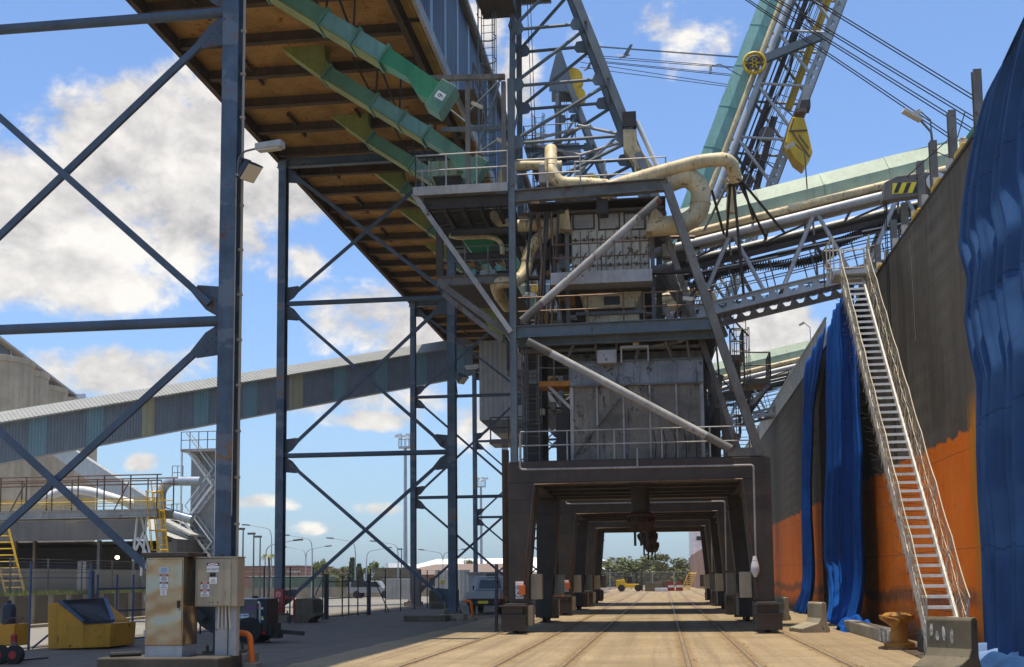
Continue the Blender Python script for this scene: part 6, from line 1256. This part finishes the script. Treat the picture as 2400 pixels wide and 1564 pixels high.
Yr_=180; a=P(560,1365,Yr_); b_=P(752,1365,Yr_); t=thing('red_brick_store','red brick store with white lettering beyond the car park','building',((a.x+b_.x)/2,Yr_,0)); MB().bx(a.x,P(698,1340,Yr_).x,Yr_,Yr_+20,0,P(650,1328.5,Yr_).z).build('wall','brick',t); MB().bx(P(698,1340,Yr_).x+.003,b_.x,Yr_+.3,Yr_+20,0,P(720,1332,Yr_).z).build('wall','brick',t); MB().bx(a.x-.2,P(698,1340,Yr_).x+.1,Yr_-.15,Yr_+20,P(650,1328.5,Yr_).z+.002,P(650,1327.5,Yr_).z+.1).build('parapet','brickroof',t)
p=P(688,1340,Yr_-.1); text('TEN BEAR',.52,'lettering','sign_white',t,MF((p.x,Yr_-.08,p.z),(1,0,0),(0,0,1)))
Yg_=130; a=P(590,1390,Yg_); b_=P(752,1390,Yg_); t=thing('green_shed','low green shed with a pale roof in front of the red brick store','building',((a.x+b_.x)/2,Yg_,0)); paint('green_wall',(.12,.19,.13),.7,dirt=.2); MB().bx(a.x,b_.x,Yg_,Yg_+6,0,P(700,1352,Yg_).z).build('wall','green_wall',t); MB().bx(a.x-.3,b_.x+.3,Yg_-.3,Yg_+6.3,P(700,1352,Yg_).z+.003,P(700,1350,Yg_).z).build('roof','clad_pale',t)
bw=tag(MB().beam((-60,112,.55),(-20,124,.55),.25,1.1).build('boundary_wall','concrete'),'long low pale concrete wall across the back of the car park','wall')
Yk=80; a=P(1098,1420,Yk);b_=P(1178,1420,Yk); t=thing('site_hut','small white prefabricated hut behind the silver ute','hut',((a.x+b_.x)/2,Yk,0)); zt=P(1130,1345,Yk).z; MB().bx(a.x,b_.x+1,Yk,Yk+5,.1,zt).build('wall','white_paint',t,bev=.03); MB().bx(a.x-.15,b_.x+1.2,Yk-.2,Yk+5.2,zt,zt+.12).build('roof','clad_pale',t)
x,_,z=P(1157,1362,Yk); MB().bx(x-.25,x+.25,Yk-.05,Yk-.001,z-.22,z+.22).build('window','glass_dark',t); x,_,z=P(1152,1350,Yk); MB().bx(x-.35,x+.35,Yk-.08,Yk-.001,z-.13,z+.13).build('vent','grey_steel',t)
cb_=G(1005,1398,0); mb=MB()
tag(MB().bx(P(1020,1400,98).x,P(1100,1400,98).x,98,98.3,0,2.6).build('white_fence_panel','clad_pale'),'pale corrugated fence panels left of the white hut','fence'); tag(MB().bx(P(905,1395,105).x,P(960,1395,105).x,105,107,0,1.9).build('container','clad_grey',bev=.03),'grey storage container in the car park behind the fence','container')
tag(MB().bx(P(965,1400,76).x,P(984,1400,76).x,76,76.5,.2,2.5).build('switch_cabinet','grey_steel',bev=.03),'grey upright cabinet beside the blue column left of the ute','cabinet')
sg=P(1037,1365,74); s_=thing('warning_sign','small yellow warning sign on a post left of the rightmost blue column','sign',(sg.x,74,0)); MB().bx(sg.x-.13,sg.x+.13,73.97,74,sg.z-.13,sg.z+.13).build('panel','sign_yellow',s_); MB().tube((sg.x,74.03,0),(sg.x,74.03,sg.z),.03,6).build('post','galv',s_)
# street lights
def lamp(px,Y,py_top,arms,label,r=.09):
    p=P(px,py_top,Y); x=p.x; H=p.z; t=thing('street_light',label,'street light',(x,Y,0),'street lights around the car park')
    pole=MB()
    if arms==0: pole.tube((x,Y,0),(x,Y,H),r,8,r*.6); pole.build('pole','grey_steel',t); MB().bx(x-.5,x+.1,Y-.15,Y+.15,H-.05,H+.12).build('lamp_head','grey_steel',t); return
    pole.tube((x,Y,0),(x,Y,H-1.4),r,8,r*.7); pole.build('pole','tank_silver',t)
    for s in ((-1,1) if arms==2 else (arms,)):
        pts=smooth_path([V((x,Y,H-1.5)),V((x+s*.15,Y,H-.35)),V((x+s*2.6,Y,H+.1))],1.1,6); MB().path(pts,r*.62,6,r*.45).build('arm','tank_silver',t); MB().beam((x+s*2.5,Y,H+.08),(x+s*3.3,Y,H+.14),.28,.14).build('lamp_head','grey_steel',t)
for a in ((637,120,1232,-1,'street light with a left arm, left of the tall blue column'),(622,95,1270,1,'short street light with a right arm beside the nearest column'),(732,118,1256,-1,'tall street light with a left arm right of the column with the hose post'),(717,140,1283,2,'double armed street light below the crossed braces at left'),(833,125,1263,-1,'street light with a left arm above the pine tree'),(859,145,1287,1,'street light with a right arm beside the round tree'),(933,130,1270,-1,'street light with a left arm left of the high mast'),(1038,150,1290,2,'double armed street light above the brown roof'),(570,88,1241,0,'straight dark light pole just right of the nearest column'),(595,92,1252,0,'straight dark light pole, second right of the nearest column'),(610,96,1259,0,'straight dark light pole left of the tall blue column'),(941,135,1288,0,'thin dark light pole beside the high mast')): lamp(*a)
lamp(1548,250,1283,-1,'street light seen under the loader portals above the trees')
def highmast(px,Y,py,label):
    p=P(px,py,Y); t=thing('high_mast_light',label,'high mast light',(p.x,Y,0),'high mast lights'); MB().lathe((p.x,Y,0),[(.30,0),(.2,p.z-1.5)],14).build('pole','tank_silver',t); MB().lathe((p.x,Y,p.z),[(.95,-1.7),(.95,-1.5)],14).build('platform','tank_silver',t)
    rl=MB(); 
    for i in range(10): a=i*.628; q=V((p.x+.9*math.cos(a),Y+.9*math.sin(a),p.z-1.5)); rl.tube(q,q+V((0,0,1.2)),.05,5); rl.tube(q+V((0,0,1.1)),V((p.x+.9*math.cos(a+.628),Y+.9*math.sin(a+.628),p.z-.4)),.05,5)
    rl.build('rail','tank_silver',t)
    for i in range(6): a=i*1.047; q=V((p.x+1.1*math.cos(a),Y+1.1*math.sin(a),p.z)); MB().bx(q.x-.28,q.x+.28,q.y-.2,q.y+.2,q.z-.17,q.z+.17).build('lamp','white_paint',t)
highmast(950,150,1022,'tall high mast light behind the blue braced frame'); highmast(1127,215,1122,'farther high mast light left of the nearest ship loader')
# trees
def tree_mesh(kind,seed,n=1500,leaf=.42):
    r=random.Random(seed); mb=MB(); cl=[]
    if kind=='round':
        for i in range(34):
            a=r.uniform(0,6.28); z=r.uniform(.08,.93); w_=.5*math.sqrt(max(.12,1-((z-.55)/.5)**2)); rr=w_*r.uniform(.4,1)
            cl.append((V((rr*math.cos(a),rr*math.sin(a),z)),r.uniform(.09,.17)))
    else:
        for k in range(9):
            z=.15+.83*k/9; w_=.30*(1-z)+.03
            for j in range(6): a=j*1.047+k*.5; cl.append((V((w_*math.cos(a),w_*math.sin(a),z)),.035+.05*(1-z)))
    for i in range(n):
        c,s=r.choice(cl); d=V((r.gauss(0,1),r.gauss(0,1),r.gauss(0,.75))).normalized()*s*r.uniform(.55,1.0); p=c+d
        a=V((r.gauss(0,1),r.gauss(0,1),r.gauss(0,.6))).normalized(); b=a.cross(V((r.gauss(0,1),r.gauss(0,1),r.gauss(0,1)))).normalized(); l=leaf*r.uniform(.028,.06)
        mb.add([p-a*l-b*l*.6,p+a*l-b*l*.6,p+a*l+b*l*.6,p-a*l+b*l*.6],[(0,1,2,3)])
    return mb
TM={}
def tree(px,Y,py_top,wpx,label,mat='leaf',kind='round',seed=1,pyb=None,group='trees along the back of the port',name='tree'):
    p=P(px,py_top,Y); H=p.z+.1; W=wpx*Y/FPX
    t=thing(name,label,'tree',(p.x,Y,0),group)
    src=tree_mesh(kind,seed,3200,.62)
    sw=W if kind=='round' else W*1.6
    c=MB(); c.v=[V((p.x+v.x*sw,Y+v.y*sw,v.z*H)) for v in src.v]; c.f=src.f; c.build('crown',mat,t)
    tk=MB(); tk.path([V((p.x,Y,0)),V((p.x+.1,Y,H*.35)),V((p.x,Y,H*.6))],H*.03,7,H*.015); r=random.Random(seed)
    for i in range(5): a=i*1.3; tk.path([V((p.x,Y,H*.3)),V((p.x+sw*.2*math.cos(a),Y+sw*.2*math.sin(a),H*.55)),V((p.x+sw*.36*math.cos(a),Y+sw*.36*math.sin(a),H*.72))],H*.014,5,H*.006)
    tk.build('trunk','bark',t)
tree(752,160,1317,44,'round light green tree left of the long diagonal brace','leaf_bright',seed=3); tree(783,170,1335,30,'small palm green tree close to the diagonal brace','leaf',seed=4)
tree(826,140,1303,34,'tall dark conical pine tree behind the pedestrian gate','leaf_blue','pine',seed=6,group=None,name='pine_tree'); tree(842,150,1318,30,'smaller pine tree right of the tall conical pine','leaf_blue','pine',seed=7,group=None,name='pine_tree')
tree(876,165,1318,52,'broad round green tree right of the pine trees','leaf_bright',seed=8); tree(815,175,1330,60,'low wide bush tree behind the pine trees','leaf',seed=9); tree(780,150,1346,40,'low yellow green bush left of the pine trees','leaf_bright',seed=10)
tree(900,180,1335,40,'small tree beside the white shed gable','leaf',seed=11); tree(1098,228,1312,30,'small dark tree in front of the long white roof','leaf',seed=12); tree(1140,228,1312,34,'small dark tree in front of the white roof, right one','leaf',seed=13)
tree(655,210,1340,30,'distant tree left of the red brick store','leaf',seed=14)
for i,(px,top,wp,lab) in enumerate(((1420,1312,80,'leftmost dense tree beyond the wire fence under the portals'),(1462,1309,70,'second dense tree from the left under the portals'),(1493,1307,74,'third dense tree under the portals, with an even round crown'),(1537,1300,58,'tallest tree under the portals, standing in the middle'),(1545,1322,66,'low dark tree below the tallest tree under the portals'),(1580,1327,50,'small tree between the tallest tree and the far ship'),(1612,1312,62,'rightmost tree under the portals beside the far ship'))): tree(px,230+6*(i%3),top,wp*1.35,lab,'leaf',seed=20+i,group='trees under the loader portals')
p=P(630,1302,110); t=thing('palm_tree','slim palm tree beside the street lights left of the tall blue column','palm',(p.x,110,0)); MB().path([V((p.x,110,0)),V((p.x+.1,110,p.z*.6)),V((p.x,110,p.z-.2))],.14,7,.10).build('trunk','bark',t)
fr_=MB(); r=random.Random(9)
for i in range(16):
    a=i*.393+r.random()*.2; l=r.uniform(.9,1.2); c=V((p.x,110,p.z-.2)); q=[c,c+V((l*.5*math.cos(a),l*.5*math.sin(a),.3)),c+V((l*math.cos(a),l*math.sin(a),-.35*r.random()-.1))]
    s=V((-math.sin(a),math.cos(a),0))*.12; fr_.add([q[0]-s*.3,q[0]+s*.3,q[1]+s,q[1]-s,q[2]],[(0,1,2,3),(3,2,4)])
fr_.build('fronds','leaf',t)
for i,(px,top,wp,lab) in enumerate(((1400,1318,120,'far leafy tree behind the leftmost dense tree under the portals'),(1450,1322,120,'far leafy tree behind the yellow forklift'),(1510,1320,120,'far leafy tree behind the pallet stacks'),(1570,1330,110,'far leafy tree behind the red and white barriers'),(1625,1325,100,'far leafy tree behind the yellow ladder of the far ship'))): tree(px,275,top,wp,lab,'leaf',seed=40+i,group='trees under the loader portals')
# utility pole
p=P(1504,1310,240); t=thing('power_pole','wooden power pole with a cross arm above the trees','power pole',(p.x,240,0)); MB().tube((p.x,240,0),(p.x,240,p.z),.16,8).build('pole','bark',t); MB().bx(p.x-1,p.x+1,239.8,239.95,p.z-.3,p.z-.1).build('cross_arm','bark',t)
# ================= VEHICLES =================
def wheel(par,x,y,r,w_,ax=0,mat='black_rubber'):
    o=MB().lathe((x,y,r),[(r*.55,-w_/2),(r*.95,-w_/2),(r,-w_*.3),(r,w_*.3),(r*.95,w_/2),(r*.55,w_/2)],20,ax).build('wheel',mat,par); MB().lathe((x,y,r),[(r*.5,-w_*.42),(r*.5,w_*.42)],14,ax).build('rim','tank_silver',o)
ug=G(1131,1441); ux,uy=ug.x+.05,ug.y
ut=thing('ute','silver utility truck seen from behind, parked left of the nearest loader','ute',(ux,uy,0))
MB().bx(ux-.88,ux+.88,uy,uy+2.3,.78,1.18).build('tray','ute_silver',ut,bev=.03); tg=MB().bx(ux-.84,ux+.84,uy-.04,uy-.002,.80,1.16).build('tailgate','ute_silver',ut,bev=.015)
MB().prism([(ux-.80,uy+2.2,1.18),(ux+.80,uy+2.2,1.18),(ux+.66,uy+2.3,1.86),(ux-.66,uy+2.3,1.86)],(0,1.5,0)).build('cab','ute_silver',ut,bev=.05)
MB().prism([(ux-.60,uy+2.19,1.30),(ux+.60,uy+2.19,1.30),(ux+.52,uy+2.25,1.74),(ux-.52,uy+2.25,1.74)],(0,.03,0)).build('rear_window','glass_dark',ut)
MB().bx(ux-.85,ux+.85,uy+2.3,uy+4.6,.6,1.2).build('bonnet','ute_silver',ut,bev=.08); MB().bx(ux-.80,ux+.80,uy+.05,uy+4.4,.45,.78).build('chassis','black_steel',ut); MB().bx(ux-.85,ux+.85,uy-.12,uy-.0,.50,.66).build('bumper','ink',ut,bev=.02)
rk=MB(); 
for x in (-.8,.8): rk.tube((ux+x,uy+2.05,1.18),(ux+x*.86,uy+2.1,1.92),.03,6)
rk.tube((ux-.69,uy+2.1,1.92),(ux+.69,uy+2.1,1.92),.03,6); rk.build('headboard','white_paint',ut)
for s in (-1,1): MB().bx(ux+s*.72-.12,ux+s*.72+.12,uy-.06,uy-.041,.68,.79).build('tail_light','tail_red',ut); wheel(ut,ux+s*.72,uy+.9,.36,.24); wheel(ut,ux+s*.72,uy+3.6,.36,.24)
MB().bx(ux-.26,ux+.26,uy-.14,uy-.121,.56,.70).build('number_plate','sign_yellow',ut); MB().bx(ux-.98,ux-.88,uy+2.6,uy+2.8,1.2,1.45).build('mirror','ink',ut)
sg_=G(868,1392); sx,sy=sg_.x,112.; sx=P(868,1385,sy).x
su=thing('parked_car','silver off road wagon parked side on in the car park behind the gate','car',(sx,sy,0))
MB().prism([(sx-2.3,sy,.55),(sx+2.3,sy,.55),(sx+2.35,sy,1.0),(sx+1.2,sy,1.08),(sx+.75,sy,1.72),(sx-2.1,sy,1.75),(sx-2.3,sy,1.1)],(0,1.75,0)).build('body','ute_silver',su,bev=.06); MB().prism([(sx-2.0,sy-.02,1.12),(sx+1.0,sy-.02,1.12),(sx+.62,sy-.02,1.62),(sx-1.95,sy-.02,1.65)],(0,.018,0)).build('side_window','glass_dark',su)
for x in (-1.4,1.45):
    for y in (.1,1.6): wheel(su,sx+x,sy+y,.38,.25,1)
fy=150.; fx0=P(1479,1375,fy).x
fk=thing('forklift','yellow forklift working beyond the loader portals, seen side on','forklift',(fx0,fy,0))
MB().prism([(fx0-1.9,fy,.5),(fx0+1.0,fy,.5),(fx0+1.0,fy,.95),(fx0-.7,fy,1.0),(fx0-.8,fy,1.55),(fx0-1.9,fy,1.5)],(0,1.5,0)).build('body','yellow',fk,bev=.06); cf=MB()
for x in (-.8,.75):
    for y in (.1,1.4): cf.tube((fx0+x,fy+y,1.0),(fx0+x*.9,fy+y,2.5),.06,6)
cf.bx(fx0-.8,fx0+.75,fy,fy+1.5,2.45,2.55); cf.build('cab_frame','ink',fk); MB().bx(fx0-.5,fx0+.1,fy+.4,fy+1.1,1.0,1.9).build('seat','ink',fk); MB().bx(fx0+1.25,fx0+1.5,fy+.2,fy+1.3,.1,2.7).build('mast','dark_steel',fk); MB().bx(fx0+1.5,fx0+2.3,fy+.3,fy+.45,.1,.18).build('fork','dark_steel',fk); MB().bx(fx0+1.5,fx0+2.3,fy+1.05,fy+1.2,.1,.18).build('fork','dark_steel',fk)
for x in (-1.25,.9):
    for y in (.05,1.45): wheel(fk,fx0+x,fy+y,.45,.35,1)
def prop(px,py,Y,w_,h,mat,name,label,cat): 
    p=P(px,py,Y); return tag(MB().bx(p.x-w_/2,p.x+w_/2,Y,Y+1.2,0,h).build(name,mat,bev=.04),label,cat)
prop(1532,1385,150,2.2,1.1,'concrete_dark','pallet_stack','brown pallet stack right of the yellow forklift','pallet stack'); prop(1556,1382,156,1.9,1.3,'rail_steel','pallet_stack','second pallet stack nearer the red barrels','pallet stack'); prop(1550,1386,146,1.6,.45,'cloth_white','sheet_pile','pale folded sheets on the ground before the pallet stacks','sheets')
for i,(px,lab) in enumerate(((1573,'left red and white traffic barrier at the far end of the tracks'),(1592,'right red and white traffic barrier beside the far ladder'))):
    p=P(px,1383,152); t=thing('traffic_barrier',lab,'traffic barrier',(p.x,152,0),'red and white barriers'); MB().prism([(p.x-.5,152,0),(p.x+.5,152,0),(p.x+.25,152,1.2),(p.x-.25,152,1.2)],(0,.6,0)).build('body','red',t); MB().bx(p.x-.38,p.x+.38,151.95,151.99,.45,.75).build('white_band','white_paint',t)
pts=[P(1385,1380,172),P(1430,1380,174),P(1480,1380,176),P(1530,1380,177),P(1580,1380,178),P(1610,1380,179)]; pts=[(p.x,p.y,0) for p in pts]; fence('far wire fence under the portals in front of the trees',pts,2.6,'chainlink','galv',.06,False)
# far ship
fs=thing('far_ship','rusty red far ship with a white deckhouse seen under the portals','ship',(9,190,0))
q=[P(1638,1298,185),P(1660,1282,185)]
MB().add([(HX+.4,150,-3),(HX+.4,150,7.2),(HX-2.6,185,5.6),(HX-2.6,185,-3),(HX+18,150,-3),(HX+18,150,7.2),(HX+14,240,5.6),(HX+14,240,-3),(HX-2.6,240,5.6),(HX-2.6,240,-3)],[(0,3,2,1),(3,9,8,2),(9,7,6,8),(4,5,6,7),(0,1,5,4),(1,2,8,6,5)]).build('hull','far_red',fs)
a=P(1620,1300,200); b_=P(1662,1300,200); MB().bx(a.x,b_.x+8,200,215,P(1630,1300,200).z,P(1630,1235,200).z).build('deckhouse','white_paint',fs)
for px in (1637,1646): x,_,z=P(px,1262,200); MB().bx(x-.35,x+.35,199.9,199.99,z-.35,z+.35).build('window','glass_dark',fs)
mb=MB(); ladder(mb,P(1605,1384,160),P(1625,1340,160),1.0,(1,0,0),(0,-1,0),False,.07); tag(mb.build('far_gangway','yellow'),'small yellow ladder gangway leaning on the far ship','gangway')
# worker
wp=P(1308,1420,56.); wk=thing('person','worker in an orange vest and white helmet standing behind the loader legs','person',(wp.x,56.,0))
sk=bpy.data.meshes.new('body'); vs=[(0,0,.92),(0,0,1.15),(0,0,1.40),(0,0,1.52),(0,.01,1.60),(0,0,1.74),(.20,0,1.40),(.25,.0,1.15),(.24,-.12,.95),(.24,-.16,.87),(-.20,0,1.40),(-.25,0,1.15),(-.24,-.05,.92),(-.24,-.06,.84),(.10,0,.88),(.11,.02,.50),(.11,0,.09),(.11,-.14,.05),(-.10,0,.88),(-.11,-.02,.50),(-.11,.03,.09),(-.11,-.10,.05)]
ed=[(0,1),(1,2),(2,3),(3,4),(4,5),(2,6),(6,7),(7,8),(8,9),(2,10),(10,11),(11,12),(12,13),(0,14),(14,15),(15,16),(16,17),(0,18),(18,19),(19,20),(20,21)]
sk.from_pydata(vs,ed,[]); bo_=bpy.data.objects.new('body',sk); COL.objects.link(bo_); bo_.parent=wk; sk.materials.append(MATS['hi_vis'])
m_=bo_.modifiers.new('k','SKIN'); rad=[.13,.13,.15,.06,.085,.08,.07,.05,.04,.035,.07,.05,.04,.035,.09,.07,.05,.045,.09,.07,.05,.045]
for i,r_ in enumerate(rad): sk.skin_vertices[0].data[i].radius=(r_,r_*.85)
sk.skin_vertices[0].data[0].use_root=True; bo_.modifiers.new('s','SUBSURF').levels=2; bo_.modifiers['s'].render_levels=2
MB().lathe((wp.x,56.,1.66),[(.14,0),(.13,.09),(.07,.15),(.01,.165)],16).build('helmet','white_paint',wk); tr_=MB()
for s in (-1,1): tr_.path([V((wp.x+s*.10,56,.94)),V((wp.x+s*.11,56,.5)),V((wp.x+s*.11,56,.1))],.105,10,.075)
tr_.build('trousers','navy',wk)
HAZE=True
if HAZE:
    hz_=MB().bx(-420,160,-6,520,-5,60).build('haze','sign_white'); hz_.data.materials.clear(); hm=bpy.data.materials.new('haze'); hm.use_nodes=True; hn=hm.node_tree; hn.nodes.clear()
    pv=hn.nodes.new('ShaderNodeVolumePrincipled'); pv.inputs['Color'].default_value=(.93,.90,.84,1); pv.inputs['Density'].default_value=.00022; pv.inputs['Anisotropy'].default_value=.2; ho=hn.nodes.new('ShaderNodeOutputMaterial'); hn.links.new(pv.outputs[0],ho.inputs['Volume']); hz_.data.materials.append(hm); struct(hz_,'stuff'); hz_['label']='thin dusty haze hanging over the quay'; hz_['category']='haze'
